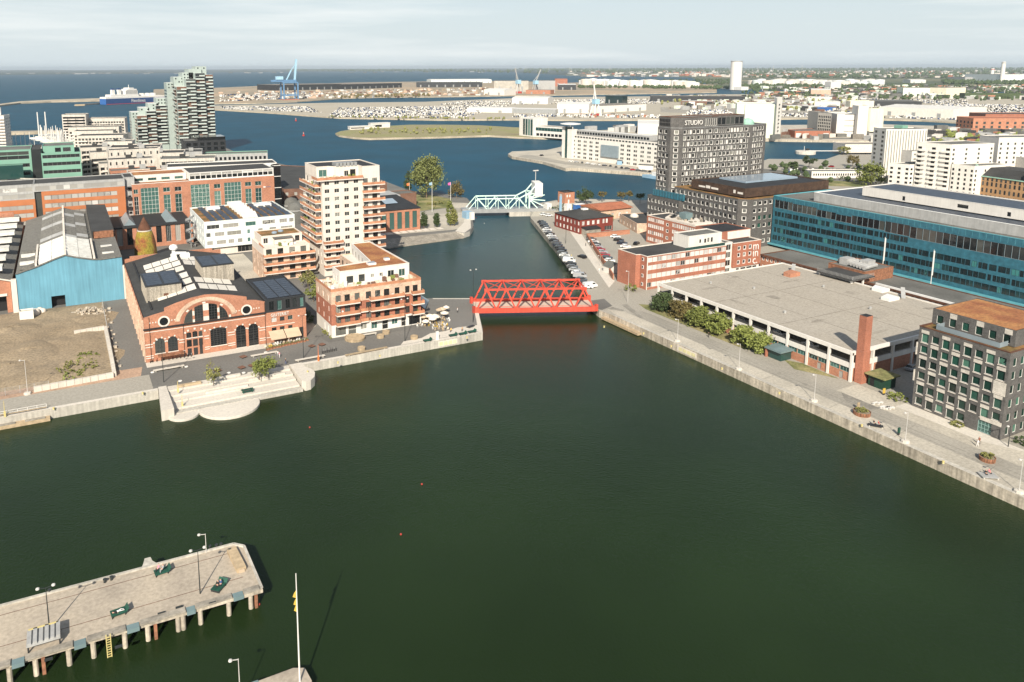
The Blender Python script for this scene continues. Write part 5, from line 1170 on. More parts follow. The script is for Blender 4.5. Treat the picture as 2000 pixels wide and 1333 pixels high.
T = blk('brick_house', 'brown brick building with flat roof and white vents by the shore', 'building', rect(148,420,172,440), 14, 'brick_brown', 'roof_grey', {0: (6,1.5,[8],1.6)}, fin=False)
for i in range(3): m = MB(); m.lathe([(.9,14),(.9,15),(1.3,15.4),(.2,16.2)], 8, (153+i*3,430)); m.build('roof_vent', 'white_metal', T)
settle(T, 160, 430)
T = blk('brick_house', 'small brown brick house beside the shore lawn', 'building', rect(172,404,184,416), 9.4, 'brick_brown', 'roof_grey', {})
for i, (xx, yy) in enumerate(((108,400),(114,396),(106,385))): 
    T = thing('glass_dome', 'grey glazed roof dome between brick halls, %s of three' % ('nearest', 'middle', 'farthest')[[2,1,0][i] if False else (2,1,0)[i]], 'dome'); m = MB(); m.lathe([(4.5,Q),(4.5,9.5),(3.9,11.4),(2.2,13),(.2,13.6)], 12, (xx,yy)); m.build('shell', 'roof_grey', T, smooth=True); m = MB(); m.lathe([(4.7,9.2),(4.7,9.7)], 12, (xx,yy)); m.build('ring', 'zinc', T); settle(T, xx, yy)
# brick hall with tall windows on the canal
def canal_hall():
    T = thing('brick_hall', 'orange brick hall with five tall dark windows at the canal deck', 'building')
    x0, x1, y0, y1 = 131., 157.2, 341., 372.
    vol(T, rect(x0,y0,x1,y1), Q, 13.4, 'brick_orange', ops={0: grid(26.2,6,2.5,[3.6],8.4,1.6,st='hall'), 1: []}, roof=False, par=0, dep=.35)
    r = MB(); r.face([(x0-.3,y0-.4,13.5),(x1+.4,y0-.4,13.5),(x1+.4,y1,15.5),(x0-.3,y1,15.5)]); r.face([(x0-.3,y0-.4,13.2),(x1+.4,y0-.4,13.2),(x1+.4,y0-.4,13.5),(x0-.3,y0-.4,13.5)]); r.face([(x1+.4,y0-.4,13.2),(x1+.4,y1,15.2),(x1+.4,y1,15.5),(x1+.4,y0-.4,13.5)]); r.build('roof', 'roof_black', T)
    m = MB(); m.face([(143,352,14.6),(150,352,14.6),(150,359,16),(143,359,16)]); m.face([(143,359,16),(150,359,16),(150,362,15),(143,362,15)]); m.build('skylight', 'glass_pond', T)
    m = MB(); m.box(131,372,Q,160,388,15); m.build('rear_wing', 'zinc', T)
    settle(T, 144, 342)
canal_hall()
def deck():
    T = thing('timber_deck', 'broad weathered timber deck stepping down to the canal', 'deck')
    n = 46
    for i in range(n):
        xa = 113.4+i*1.28; m = MB(); y0 = 316.2+(xa-113)*.1; m.face([(xa,y0,.7),(xa+1.2,y0,.7),(xa+1.2,327.6,Q+.05),(xa,327.6,Q+.05)]); m.face([(xa,y0,.1),(xa+1.2,y0,.1),(xa+1.2,y0,.7),(xa,y0,.7)]); m.build('plank', 'timber_grey', T)
    m = MB(); m.face([(113.2,316.5,-.5),(172,322,-.5),(172,322,.2),(113.2,316.5,.2)]); m.face([(172.3,322.2,-.5),(172.3,328,-.5),(172.3,328,2.4),(172.3,322.2,.75)]); m.build('deck_edge', 'timber_grey', T)
    for i in range(9): m = MB(); m.box(134+i*3.9,336.2,Q+.05,136.8+i*3.9,340.4,Q+.12); m.build('paving_slab', 'trim_white', T)
    settle(T, 142, 322)
deck()
# ---- stepped residential towers
def stepped(label, bays, wbays, backs, fh=3.05):
    T = thing('apartment_tower', label, 'building'); r = random.Random(len(label))
    core = MB()
    for (a, c, y0, y1, z) in bays+backs: core.wall((a,y0),(c,y0),Q,z); core.wall((c,y0),(c,y1),Q,z); core.wall((c,y1),(a,y1),Q,z); core.wall((a,y1),(a,y0),Q,z)
    core.build('wall', 'green_mist', T)
    rf = MB()
    for (a, c, y0, y1, z) in bays+backs: rf.face([(a,y0,z),(c,y0,z),(c,y1,z),(a,y1,z)])
    rf.build('roof', 'roof_white', T)
    for (a, c, y0, y1, z) in backs: winmass(T, (a,y1), (a,y0), grid(y1-y0,3,4.2,fl(8,int((z-11)/3.05),3.05),1.7,1.5)); winmass(T, (a,y0), (c,y0), [(u,u+1.3,zz,zz+1.3) for zz in (z-2.4,z-5.4) for u in (1.5,4.4,7.2) if u < c-a-1.4 and r.random() < .75])
    for k, (a, c, y0, y1, z) in enumerate(bays):
        nf = int((z-8)/fh); dk = MB()
        for i in range(nf):
            z0 = z-fh*(i+1)+.2; w = c-a
            dk.face([(a+.15,y0-.08,z0),(c-.15,y0-.08,z0),(c-.15,y0-.08,z0+2.75),(a+.15,y0-.08,z0+2.75)], r.choice((0,0,1)))
            m = bal_mesh(round(w*(.9 if (i+k) % 2 else .58),1)); obj('balcony', m, T, (a+(0 if (i+k) % 2 else w*.4), y0, z0))
        kind(dk.build('windows', ['glass_dark','brick_brown'], T), 'stuff')
    for (x, y0, y1, z) in wbays:
        nf = int((z-8)/fh); dk = MB()
        for i in range(nf):
            z0 = z-fh*(i+1)+.2; dk.face([(x-.08,y1-.3,z0+.3),(x-.08,y0+.3,z0+.3),(x-.08,y0+.3,z0+2.6),(x-.08,y1-.3,z0+2.6)], r.choice((0,0,1)))
            obj('balcony', bal_mesh(round((y1-y0)*(.95,.6)[i % 2],1)), T, (x, y1-(0,2)[i % 2], z0), -math.pi/2)
        kind(dk.build('windows', ['glass_dark','brick_brown'], T), 'stuff')
    settle(T, bays[0][0], bays[0][2])
BAL = {}
mat('green_mist', (.33,.39,.365), .6, .08, .2); mat('rail_mist', (.42,.49,.46), .4, .08, .4, rand=.1)
def bal_mesh(w):
    if w not in BAL: b = MB(); b.box(0,-1.7,-.2,w,-.1,.02,0); b.box(0,-1.75,.02,w,-1.62,1.12,1); BAL[w] = b.mesh('balcony', ['balcony_slab','rail_mist'])
    return BAL[w]
stepped('tall stepped apartment tower with pale green balconies standing above the harbour', [(100,109,762,800,65),(109,118,764,800,72),(118,127,766,800,77.5),(127,135,768,800,76)], [(100,764,780,65),(100,782,799,68)], [(94,104,786,806,68.5),(100,110,780,804,74),(108,118,778,804,78),(114,126,778,806,81.5),(121,131,780,804,84)])
stepped('lower stepped apartment tower left of the tall one in pale green', [(66,75,792,824,37),(75,84,794,824,41),(84,94,796,824,46)], [(66,794,808,37),(66,809,823,37)], [(62,70,806,828,40),(70,79,806,830,44),(78,88,806,830,48),(86,97,806,830,53)])
T = blk('apartment_tower', 'white apartment tower cut by the picture edge left of the marina', 'building', [(-75,880),(-50,872),(-46,896),(-70,905)], 36, 'plaster_white', 'roof_white', {0: (7, 2, fl(8,9,3), 1.6), 1: (4,2,fl(8,9,3),1.6)}, fin=False)
m = MB(); m.box(-68,884,36.4,-53,896,43.5); m.build('top_storeys', 'plaster_white', T)
for i in range(9): m = MB(); m.beam((-75,879,9.2+3*i),(-49.6,870.6,9.2+3*i),1.6,.9); m.build('balcony', 'balcony_slab', T)
settle(T, -60, 888)
marina = [('white marina flats with penthouse storey at the harbour mouth', [(1.5,900),(24,893),(28,915),(5,920)], 34), ('low white flats behind the marina flats', [(26,905),(62,893),(66,912),(30,924)], 29),
 ('white balcony flats along the marina, nearest row', [(12,762),(50,752),(56,775),(18,786)], 22), ('white balcony flats along the marina, second row', [(10,800),(44,792),(48,812),(14,820)], 23.5), ('white balcony flats along the marina, third row', [(6,846),(52,836),(56,856),(10,866)], 24)]
for lab, pts, z in marina:
    T = blk('apartment_house', lab, 'building', pts, z, 'flat_wall', 'roof_dark', {0: (13, 2.0, fl(6,int((z-7)/3),3), 1.9), 3: (7, 2.0, fl(6,int((z-7)/3),3), 1.9)}, fin=False)
    for i in range(int((z-7)/3)):
        for f in (0.02,.36,.7): a, c = Vector(pts[0]), Vector(pts[1]); p, q = a.lerp(c,f), a.lerp(c,f+.2); m = MB(); m.beam((p.x,p.y-.8,5.4+3*i),(q.x,q.y-.8,5.4+3*i),1.5,.95); m.build('balcony', 'balcony_slab', T)
    settle(T, *pts[0])
# ---- moored sailing boats
def boat():
    T = thing('sailing_boat', 'white sailing boat', 'boat'); b = MB()
    hull = [(-4.5,0),(-3.5,-1.2),(1,-1.5),(4,-.7),(5.5,0),(4,.7),(1,1.5),(-3.5,1.2)]
    b.prism([(x*.85,y*.75) for x, y in hull], -.3, .4, 0); b.prism(hull, .4, 1.2, 0); b.build('hull', 'white_paint', T)
    b = MB(); b.prism([(-2,-.8),(1.8,-.7),(2.6,0),(1.8,.7),(-2,.8)], 1.2, 1.8); b.build('cabin', 'trim_white', T); b = MB(); b.tube((.6,0,1.2),(.6,0,14),.34,.26,n=5); b.tube((.6,0,2.6),(-3.6,0,2.6),.16,n=5); b.build('mast', 'white_paint', T); return T
B0 = boat(); k = 0
for i in range(58):
    t = i/57; a = Vector(P(86+t*66,272+t*30,0)); off = rnd.uniform(-6,6); s = rnd.uniform(.9,1.4) if i not in (1,2) else 2.3
    lab = 'white sailing boat moored in the marina row'
    if i in (1, 2): lab = ('tall white sailing yacht at the end of the marina row', 'second tall white sailing yacht near the marina end')[i-1]
    if i == 0: o = B0; o.location = (a.x+off,a.y,0); o['label'] = lab
    else: o = copy_tree(B0, (a.x+off,a.y,0), rnd.uniform(2.6,3.2), lab, scale=s)
    o['group'] = 'sailing boats in the marina' if i not in (1,2) else 'tall yachts in the marina'
for i in range(8):
    a = P(8+i*9+rnd.uniform(-3,3), 288+rnd.uniform(-4,4), 0); o = copy_tree(B0, (*a,0), rnd.uniform(0,3), 'small white sailing boat moored behind the green office', scale=rnd.uniform(.8,1.2)); o['group'] = 'boats behind the green office'
# ---------------------------------------------------------------- right: white offices, flats and the ochre house
def white_group():
    T = thing('office_tower', 'slim white office tower with vertical ribs right of the harbour', 'building'); x0, y0, x1, y1 = 508., 320., 530., 334.
    pts = [(506,334),(528,316),(540,331),(518,349)]
    pts = [(505.5,333),(530,320),(537,334),(512.5,347)]
    vol(T, pts, Q, 39.5, 'plaster_white', 'roof_grey', par=.4); winmass(T, pts[3], pts[0], grid(15.6,2,2.6,fl(6,11,3.05),1.6,2.2)); r = MB(); a, c = Vector(pts[0]), Vector(pts[1])
    for i in range(15): p = a.lerp(c,(i+.3)/15); q = a.lerp(c,(i+.62)/15); r.face([(p.x,p.y-.15,5),(q.x,q.y-.15,5),(q.x,q.y-.15,39),(p.x,p.y-.15,39)])
    kind(r.build('windows', 'glass_blind', T), 'stuff'); m = MB(); m.box(518,330,40,524,336,42); m.build('roof_plant', 'green_panel', T); settle(T, 520, 334)
    blk('office_block', 'white ribbon window office slab beside the slim white tower', 'building', [(512,318),(560,300),(566,316),(518,334)], 25.4, 'plaster_white', 'roof_grey', {0: (1, 47, fl(7,6,3.2), 1.2), 3: (1,1.4,fl(7,5,3.2),1.4)}, gl='glass_blind')
    blk('office_block', 'white curved roof hall behind the ribbon window slab', 'building', [(552,340),(600,322),(612,350),(564,366)], 22, 'plaster_white', 'roof_white', {0: (20,1.2,[15,18.4],1.6)})
    T = blk('apartment_house', 'tall white flats with three columns of boxed balconies', 'building', [(486,299),(489,279.5),(520,272),(524,292)], 34.4, 'plaster_white', 'roof_grey', {0: (3, 2.2, fl(8,9,2.85), 1.4), 1: (4,1.4,fl(8,9,2.85),1.4)}, fin=False)
    for j in range(9):
        for f in (.08,.4,.72): a, c = Vector((486,299)), Vector((489,279.5)); p, q = a.lerp(c,f), a.lerp(c,f+.2); m = MB(); m.beam((p.x-.6,p.y,7.2+j*2.85),(q.x-.6,q.y,7.2+j*2.85),1.1,1.1); m.build('balcony', 'plaster_white', T)
    settle(T, 500, 286)
    blk('apartment_house', 'white flats with small square windows between balcony flats and ochre house', 'building', [(489.2,278.6),(490.5,266),(516,262),(519,271)], 22.5, 'plaster_white', 'roof_grey', {0: (4,1.1,fl(5,6,2.8),1.5), 1: (4,1.1,fl(5,6,2.8),1.5)})
    blk('apartment_house', 'low white balcony flats in front of the ribbon window slab', 'building', [(480,312),(483,300.5),(500,297),(504,309)], 20, 'plaster_white', 'roof_grey', {0: (3,1.6,fl(5,5,2.9),1.4), 1: (3,1.6,fl(5,5,2.9),1.4)})
    blk('apartment_house', 'white flats with rounded corner behind the boxed balcony flats', 'building', [(540,280),(575,266),(582,282),(548,296)], 36.5, 'plaster_white', 'roof_grey', {0: (8,1.3,fl(20,5,3),1.5)})
    blk('office_block', 'white stepped office behind the ochre house', 'building', [(545,262),(590,240),(600,262),(556,282)], 24, 'plaster_white', 'roof_grey', {0: (9,1.5,fl(10,4,3.2),1.5)})
    blk('office_block', 'grey and white office behind the copper domes', 'building', [(560,235),(600,214),(612,236),(572,256)], 26, 'trim_white', 'roof_grey', {0: (8,1.5,fl(12,4,3.2),1.5)})
    blk('office_block', 'pale green block at the right picture edge', 'building', [(580,212),(620,190),(630,215),(592,234)], 28, 'silo_green', 'roof_grey', {})
    T = thing('brick_house', 'ochre brick palace with green copper domes and arched windows', 'building'); pts = [(498,273),(491,215),(520,208),(528,268)]
    vol(T, pts, Q, 16.4, 'ochre_brick', roof=False, par=.3); L = 58.4
    r = MB(); a = [Vector((*p, 16.7)) for p in pts]; c = [Vector((504,266,21.5)),Vector((498,222,21.5)),Vector((514,218,21.5)),Vector((520,262,21.5))]
    for i in range(4): j = (i+1) % 4; r.face([a[i],a[j],c[j],c[i]])
    r.face(c); r.build('roof', 'roof_dark', T)
    m = MB(); m.beam((*pts[0],16.6),(*pts[1],16.6),1.0,.5); m.build('cornice', 'green_copper', T)
    for i in range(22):
        for (z, h) in ((3.4,2.0),(7.2,2.2),(11.2,2.2),(14.2,1.6)):
            p = Vector(pts[0]).lerp(Vector(pts[1]),(i+.3)/22); q = Vector(pts[0]).lerp(Vector(pts[1]),(i+.72)/22); m = MB(); m.face([(p.x-.06,p.y,z),(q.x-.06,q.y,z),(q.x-.06,q.y,z+h),((p.x+q.x)/2-.06,(p.y+q.y)/2,z+h+.4),(p.x-.06,p.y,z+h)]); m.build('window', 'glass_dark', T)
    for f in (.06,.6,.95): p = Vector(pts[0]).lerp(Vector(pts[1]),f); m = MB(); m.lathe([(2.6,16.4),(2.6,19),(2.9,19.4),(2.3,21),(1.2,22.4),(.2,23)], 12, (p.x+1.6,p.y)); m.build('corner_dome', 'green_copper', T, smooth=True)
    settle(T, 508, 245)
    blk('pavilion', 'long low white pavilion with a flat grey roof by the inner harbour', 'building', [(484,372),(524,352),(530,362),(490,382)], 7.0, 'plaster_white', 'roof_grey', {0: (26,.9,[4.2],1.6)})
    blk('station_hall', 'long white terminal hall with round portholes at the right edge', 'building', [(640,330),(860,230),(880,262),(660,362)], 14, 'plaster_white', 'roof_gravel', {0: (40,1.6,[8],1.6)})
    blk('warehouse', 'low brick sheds with white doors behind the white flats', 'building', [(720,420),(900,330),(915,352),(735,440)], 9, 'brick_orange', 'roof_gravel', {0: (14,5,[2.6],4.2)}, gl='glass_curtain')
    blk('warehouse', 'long beige quay warehouse behind the slim white tower', 'building', [(655,470),(740,428),(750,448),(665,490)], 10, 'trim_white', 'roof_gravel', {})
    blk('warehouse', 'red brick quay warehouse with arched gables at the right edge', 'building', [(1030,566),(1140,500),(1160,530),(1050,598)], 17, 'brick_orange', 'roof_tile', {0: (14,3,[5,10],3), 3: (5,3,[5,10],3)})
    blk('warehouse', 'second red brick warehouse beyond the arched one', 'building', [(1100,590),(1220,520),(1240,552),(1120,622)], 19, 'brick_red', 'roof_dark', {0: (14,3,[5,10],3)})
white_group()
# ---- silos and mill on the quay island
def silos():
    T = thing('grain_silo', 'big pale green grain silo with white stair tower', 'silo'); a, c = P(1455,269), P(1513,270)
    pts = [P(1436,268),P(1513,270.5),(P(1513,270.5)[0]+30,P(1513,270.5)[1]+30),(P(1436,268)[0]+30,P(1436,268)[1]+30)]
    vol(T, pts, Q, PH(pts[1],205), 'silo_green', 'roof_white', par=.5); m = MB(); p = P(1513,271.5); q = P(1523,270); e = Vector((q[0]-p[0],q[1]-p[1])); m.prism([p,q,(q[0]+22,q[1]+22),(p[0]+22,p[1]+22)], Q, PH(p,192)); m.build('stair_tower', 'plaster_white', T)
    w = MB(); 
    for i in range(9): zz = 6+i*4.2; u = Vector(p)+e*.4; w.box(u.x-.6,u.y-1.2,zz,u.x+.6,u.y-.6,zz+1.6)
    kind(w.build('stair_windows', 'glass_blind', T), 'stuff'); m = MB(); p0, p1 = Vector(P(1452,268.6)), Vector(P(1456,268.7)); m.prism([p0,p1,(p1.x-1.5,p1.y-1.5),(p0.x-1.5,p0.y-1.5)], Q, PH(p0,203)); m.build('rib', 'white_paint', T); settle(T, *P(1475,269))
    T = thing('grain_mill', 'white flour mill with round cream silos and tall head house', 'mill')
    A = [Vector(P(x,y)) for x, y in ((1620,266),(1632,267),(1690,268),(1717,266))]; bk = Vector((26,34))
    def bl(p, q, top, wm, nm, rm='roof_white'): vol(T, [p,q,q+bk,p+bk], Q, PH(p,top), wm, rm, name=nm)
    bl(A[1], A[2], 224, 'plaster_white', 'mill_wall'); p, q = Vector(P(1672,269)), Vector(P(1692,268.5)); vol(T, [p,q,q+bk*.5,p+bk*.5], Q, PH(p,208), 'plaster_white', 'roof_white', name='head_wall')
    p, q = Vector(P(1656,263)), Vector(P(1702,262)); vol(T, [p,q,q+bk*.4,p+bk*.4], PH(p,210), PH(p,199), 'silo_cream', 'roof_white', name='bridge_house')
    for i in range(4): cc = Vector(P(1697+i*6.3,267)); m = MB(); m.lathe([(3.6,8),(3.6,PH(cc,212))], 12, (cc.x,cc.y)); m.build('silo_cell', 'silo_cream', T, smooth=False)
    p, q = Vector(P(1595,266)), Vector(P(1621,269)); vol(T, [p,q,q+bk,p+bk], Q, PH(p,221), 'brick_white', 'roof_grey'); winmass(T, p, q, grid((q-p).length,7,1.6,fl(6,6,3.6),2.4)); winmass(T, A[1], A[2], grid((A[2]-A[1]).length,1,20,fl(8,4,6.5),.5,8))
    settle(T, *P(1650,267))
    T = blk('warehouse', 'low red brick shed with arched end in front of the mill', 'building', [P(1538,266.5),P(1552,269.5),P(1620,269.5),P(1606,263)], 9.8, 'brick_red', 'roof_grey', {1: (2,6,[2.6],5)}, gl='glass_curtain')
    T = thing('harbour_light', 'round pale dolphin platform in the inner harbour with walkway', 'platform'); c = P(1573,301,0); m = MB(); m.lathe([(9,-2),(9,2.6),(8.4,2.8)], 16, c); m.build('base', 'concrete_pale', T); m = MB(); q = P(1640,301,0); m.beam((*c,2.9),(*q,2.9),2.0,.5); m.build('walkway', 'white_paint', T); m = MB(); m.tube((c[0]-2,c[1],2.8),(c[0]-2,c[1],7.5),.25); m.build('mast', 'pole_pale', T); m = MB(); m.box(c[0]+1,c[1]-1,2.8,c[0]+4,c[1]+1,5); m.build('machine', 'dark_metal', T); settle(T, c[0], c[1], 0)
    T = thing('beacon_ship', 'red and white moored pontoon beside the slim white tower', 'pontoon'); p = Vector(P(1690,302,0)); m = MB(); m.beam((p.x,p.y,1),(p.x+22,p.y-14,1),7,3); m.build('hull', 'white_paint', T); m = MB(); m.beam((p.x+4,p.y-2,3.3),(p.x+18,p.y-11,3.3),4,1.6); m.build('deckhouse', 'red_paint', T); settle(T, p.x, p.y, 0)
silos()
# ---- long white office on the opposite quay with disc topped tower
def quay_office():
    T = thing('office_block', 'long white quayside office with ribbon attic and many paired windows', 'building')
    a, c = Vector(P(1113,309)), Vector(P(1300,333)); d = (c-a).normalized(); nn = Vector((-d.y,d.x)); L = (c-a).length
    pts = [a,c,c+nn*16,a+nn*16]; zt = PH(a,263)
    vol(T, pts, Q, zt, 'plaster_white', 'roof_grey', par=.2); nb = 15; H = zt-Q; fh = H/6
    for i in range(nb):
        u = L*(i+.35)/nb
        if 5 <= i <= 7: continue
        for k in range(5):
            for e in (0, 1.9): p = a+d*(u+e)-nn*.06; q = a+d*(u+e+1.5)-nn*.06; z = Q+1+k*fh; m = MB(); m.face([(p.x,p.y,z),(q.x,q.y,z),(q.x,q.y,z+1.7),(p.x,p.y,z+1.7)]); m.build('window', 'glass_std', T)
    p, q = a+d*(L*.36)-nn*1.5, a+d*(L*.54)-nn*1.5; m = MB(); m.prism([p,q,q+nn*3,p+nn*3], Q+5, Q+15); m.build('glass_bay', 'lantern', T)
    winmass(T, a+nn*-.05, c, grid(L,30,2.2,[zt-2.2],1.3,2))
    p, q = a+d*4+nn*3, a+d*(L*.82)+nn*3; vol(T, [p,q,q+nn*10,p+nn*10], zt+.2, zt+4, 'zinc', 'roof_white', par=.2); winmass(T, p, q, grid((q-p).length,26,2.3,[zt+1],2,1))
    settle(T, a.x, a.y)
    T = thing('stair_tower', 'narrow white stair tower with a wide disc roof', 'tower'); b = Vector(P(1097,308)); h = PH(b,241)
    m = MB(); m.prism([b,b+d*2.6,b+d*2.6+nn*7,b+nn*7], Q, h-3); m.prism([b+d*6.5,b+d*12,b+d*12+nn*7,b+d*6.5+nn*7], Q, h-5); m.build('wall', 'plaster_white', T)
    m = MB(); m.prism([b+d*2.7+nn*1,b+d*6.4+nn*1,b+d*6.4+nn*6,b+d*2.7+nn*6], Q, h-3.2); m.build('glazing', 'glass_green', T)
    m = MB(); m.lathe([(.6,h-3),(.6,h-1.6),(9,h-.8),(9.2,h-.2),(5,h+.4),(.3,h+.6)], 20, tuple(b+d*6+nn*4)); m.build('disc_roof', 'white_metal', T); settle(T, b.x, b.y)
    T = thing('office_block', 'glass fronted harbour office with white end wall on the spit', 'building'); p, q = Vector(P(1014,265)), Vector(P(1041,268)); e = (q-p).normalized(); f = Vector((-e.y,e.x)); vol(T, [p,q,q+f*22,p+f*22], Q, PH(p,230), 'plaster_white', 'roof_white', {}, par=.3)
    for i in range(4):
        u = p+(q-p)*(.28+i*.18)-f*.1; w = p+(q-p)*(.42+i*.18)-f*.1; m = MB(); m.face([(u.x,u.y,4),(w.x,w.y,4),(w.x,w.y,PH(p,230)-1),(u.x,u.y,PH(p,230)-1)]); m.build('glass_strip', 'glass_green', T)
    r = Vector(P(1096,272)); vol(T, [q+f*3,r+f*3,r+f*18,q+f*18], Q, PH(q,247), 'plaster_white', 'roof_gravel', par=.3, name='low_wing'); winmass(T, q+f*2.9, r+f*2.9, grid((r-q).length,9,4,[10],3.6,1), gl='glass_green'); winmass(T, q+f*2.9, r+f*2.9, grid((r-q).length,7,4,[4],3,2)); settle(T, p.x, p.y)
    T = blk('exhibition_hall', 'white hall with green doors behind the long quay office', 'building', [P(1245,262),P(1330,266),P(1330,256),P(1245,254)], 15, 'plaster_white', 'roof_white', {})
    T = thing('moored_boat', 'blue hulled boat moored below the long quay office', 'boat'); p = P(1278,349,0); m = MB(); m.prism([(p[0]-4,p[1]+9),(p[0]-2,p[1]-8),(p[0]+3,p[1]-12),(p[0]+4,p[1]+6)], -.4, 2.2); m.build('hull', 'sky_cloth', T); m = MB(); m.box(p[0]-1,p[1]-6,2.2,p[0]+3,p[1]+2,4.6); m.build('cabin', 'white_paint', T); settle(T, p[0], p[1], 0)
    for (x, y, lab, mm) in ((1205,322,'small blue quay kiosk in front of the long office','sky_cloth'),(1247,331,'white quay shed in front of the long office','white_paint')):
        T = thing('kiosk', lab, 'kiosk'); p = P(x,y); m = MB(); w = 4 if mm == 'sky_cloth' else 11; m.prism([(p[0],p[1]),(p[0]+w*.6,p[1]-w*.8),(p[0]+w*.6+4,p[1]-w*.8+3),(p[0]+4,p[1]+3)], Q, Q+3.4); m.build('body', mm, T); m = MB(); m.prism([(p[0]-.4,p[1]),(p[0]+w*.6,p[1]-w*.8-.5),(p[0]+w*.6+4.4,p[1]-w*.8+3),(p[0]+4,p[1]+3.5)], Q+3.4, Q+3.8); m.build('roof', 'roof_grey', T); settle(T, *p)
quay_office()
# ---------------------------------------------------------------- outer harbour
def farbox(name, label, cat, pL, pR, ytop, depth, wm, rm, z0=2.2, slope=0, extra=None):
    a, c = Vector(P(*pL, z0)), Vector(P(*pR, z0)); d = (c-a).normalized(); nn = Vector((-d.y,d.x)); h = PH(a,ytop); T = thing(name, label, cat)
    pts = [a,c,c+nn*depth,a+nn*depth]; b = MB()
    for i in range(4): b.wall(pts[i],pts[(i+1) % 4],z0,h)
    b.build('wall', wm, T); r = MB(); m0, m1 = (pts[0]+pts[3])/2, (pts[1]+pts[2])/2; k = h+slope
    if slope:
        r.face([(*pts[0],h),(*pts[1],h),(*m1,k),(*m0,k)]); r.face([(*m0,k),(*m1,k),(*pts[2],h),(*pts[3],h)]); r.face([(*pts[0],h),(*m0,k),(*pts[3],h)]); r.face([(*pts[1],h),(*pts[2],h),(*m1,k)])
    else: r.face([(*p,h+.02) for p in pts])
    r.build('roof', rm, T)
    g = MB(); n = max(2, int((c-a).length/30))
    for i in range(n): p = a+(c-a)*((i+.4)/n)-nn*.1; q = a+(c-a)*((i+.55)/n)-nn*.1; g.face([(p.x,p.y,z0+.2),(q.x,q.y,z0+.2),(q.x,q.y,z0+(h-z0)*.5),(p.x,p.y,z0+(h-z0)*.5)])
    kind(g.build('doors', 'grey_metal', T), 'stuff')
    settle(T, a.x, a.y, z0); return T
FB = [
 ('long black warehouse on the container terminal, western one', (540,177.5),(668,174.5),166.5,150,'roof_black','roof_gravel'), ('long black warehouse on the container terminal, middle one', (668,175),(785,171.5),165.3,160,'roof_black','roof_gravel'),
 ('dark grey warehouse in front of the arched white roof', (814,171),(942,170.5),161.5,120,'dark_metal','roof_grey'), ('white barrel roofed warehouse at the back of the terminal', (842,163),(960,162.3),156.5,160,'panel_white','roof_white'),
 ('white quay shed with pale roof beside the car park', (912,219.5),(1000,221),210.5,40,'plaster_white','roof_white'), ('low quay shed with grey pillars and white roof', (1000,221),(1085,222.5),213,40,'grey_metal','roof_white'),
 ('white gabled warehouse on the car terminal', (1000,203),(1070,204),191.5,60,'plaster_white','roof_white'), ('long white quay warehouse left of the portal crane', (1088,221),(1150,222),204,60,'plaster_white','roof_white'), ('long low white quay warehouse right of the portal crane', (1165,221),(1262,216),208,60,'plaster_white','roof_gravel'),
 ('blue glazed terminal office among the parked cars', (1182,203),(1215,204),187,25,'glass_teal','roof_gravel'), ('dark glazed terminal sheds with sand roofs', (1272,199),(1455,200),188,40,'dark_metal','roof_gravel'), ('brown terminal sheds with pale vaults', (1330,205),(1392,206),197.5,30,'brick_brown','roof_white'),
 ('grey silo block at the crane wharf', (965,180),(1032,180),158.5,90,'concrete','roof_grey'), ('second grey silo block at the crane wharf', (1046,182),(1084,182),158,90,'zinc','roof_grey'), ('dark red shed roof beside the grey silo blocks', (1084,169),(1108,169),155.5,90,'brick_red','roof_tile'), ('low white sheds before the grey silo blocks', (945,186),(985,187),175,60,'plaster_white','roof_white'),
 ('dark flat shed right of the red shed', (1091,176),(1125,176),166,60,'dark_metal','roof_white'), ('orange brick sheds before the silo blocks', (1027,184),(1075,184.5),176,50,'brick_orange','roof_gravel'),
 ('pale storage hall beside the incinerator road', (1763,188.5),(1815,189),172,90,'silo_green','roof_gravel'), ('beige storage hall next to the pale storage hall', (1815,189),(1847,190),171.5,90,'silo_cream','roof_gravel'), ('long green train shed at the right edge', (1884,192.5),(1995,193),182.5,30,'leaf_dark','leaf_dark'),
 ('white flat roof warehouse near the pale storage hall', (1590,212),(1640,213),199,40,'plaster_white','roof_white'), ('pink brick warehouse with white base', (1583,190),(1622,190.5),176,60,'brick_pale','roof_white'), ('white shed under the pink warehouse', (1575,195),(1625,196),189.5,40,'plaster_white','roof_white'),
 ('broad white car terminal canopy on the right', (1715,225),(1860,232),209,120,'plaster_white','roof_white'), ('long grey roofed terminal shed behind the white canopy', (1700,208),(1800,209),198,90,'dark_metal','roof_grey'), ('long pale shed with grey roof right of the white silo', (1460,200),(1560,202),194,40,'zinc','roof_gravel'),
 ('green roofed quay shed near the mill', (1520,213),(1580,216),206,40,'silo_green','roof_white'), ('white incinerator plant with dark window band', (1883,161.5),(1950,163.5),145,160,'panel_white','roof_grey'), ('low white industrial halls before the woods', (1778,163),(1808,163),156.5,80,'plaster_white','roof_white'), ('grey industrial halls left of the incinerator', (1850,161),(1884,162),150.5,100,'zinc','roof_grey'),
 ('white cube building beside the tank farm', (1610,176),(1622,176.5),160,40,'plaster_white','roof_white'), ('yellow roofed low sheds by the canal', (1700,204),(1745,205),198,40,'brick_pale','roof_rust'), ('blue painted container sheds before the mill', (1593,216),(1615,217),210,30,'blue_paint','blue_paint'),
]
for lab, a, c, yt, dp, wm, rm in FB: farbox('warehouse', lab, 'warehouse', a, c, yt, dp, wm, rm, slope=3 if rm in ('roof_white','roof_tile') and dp > 50 else 0)
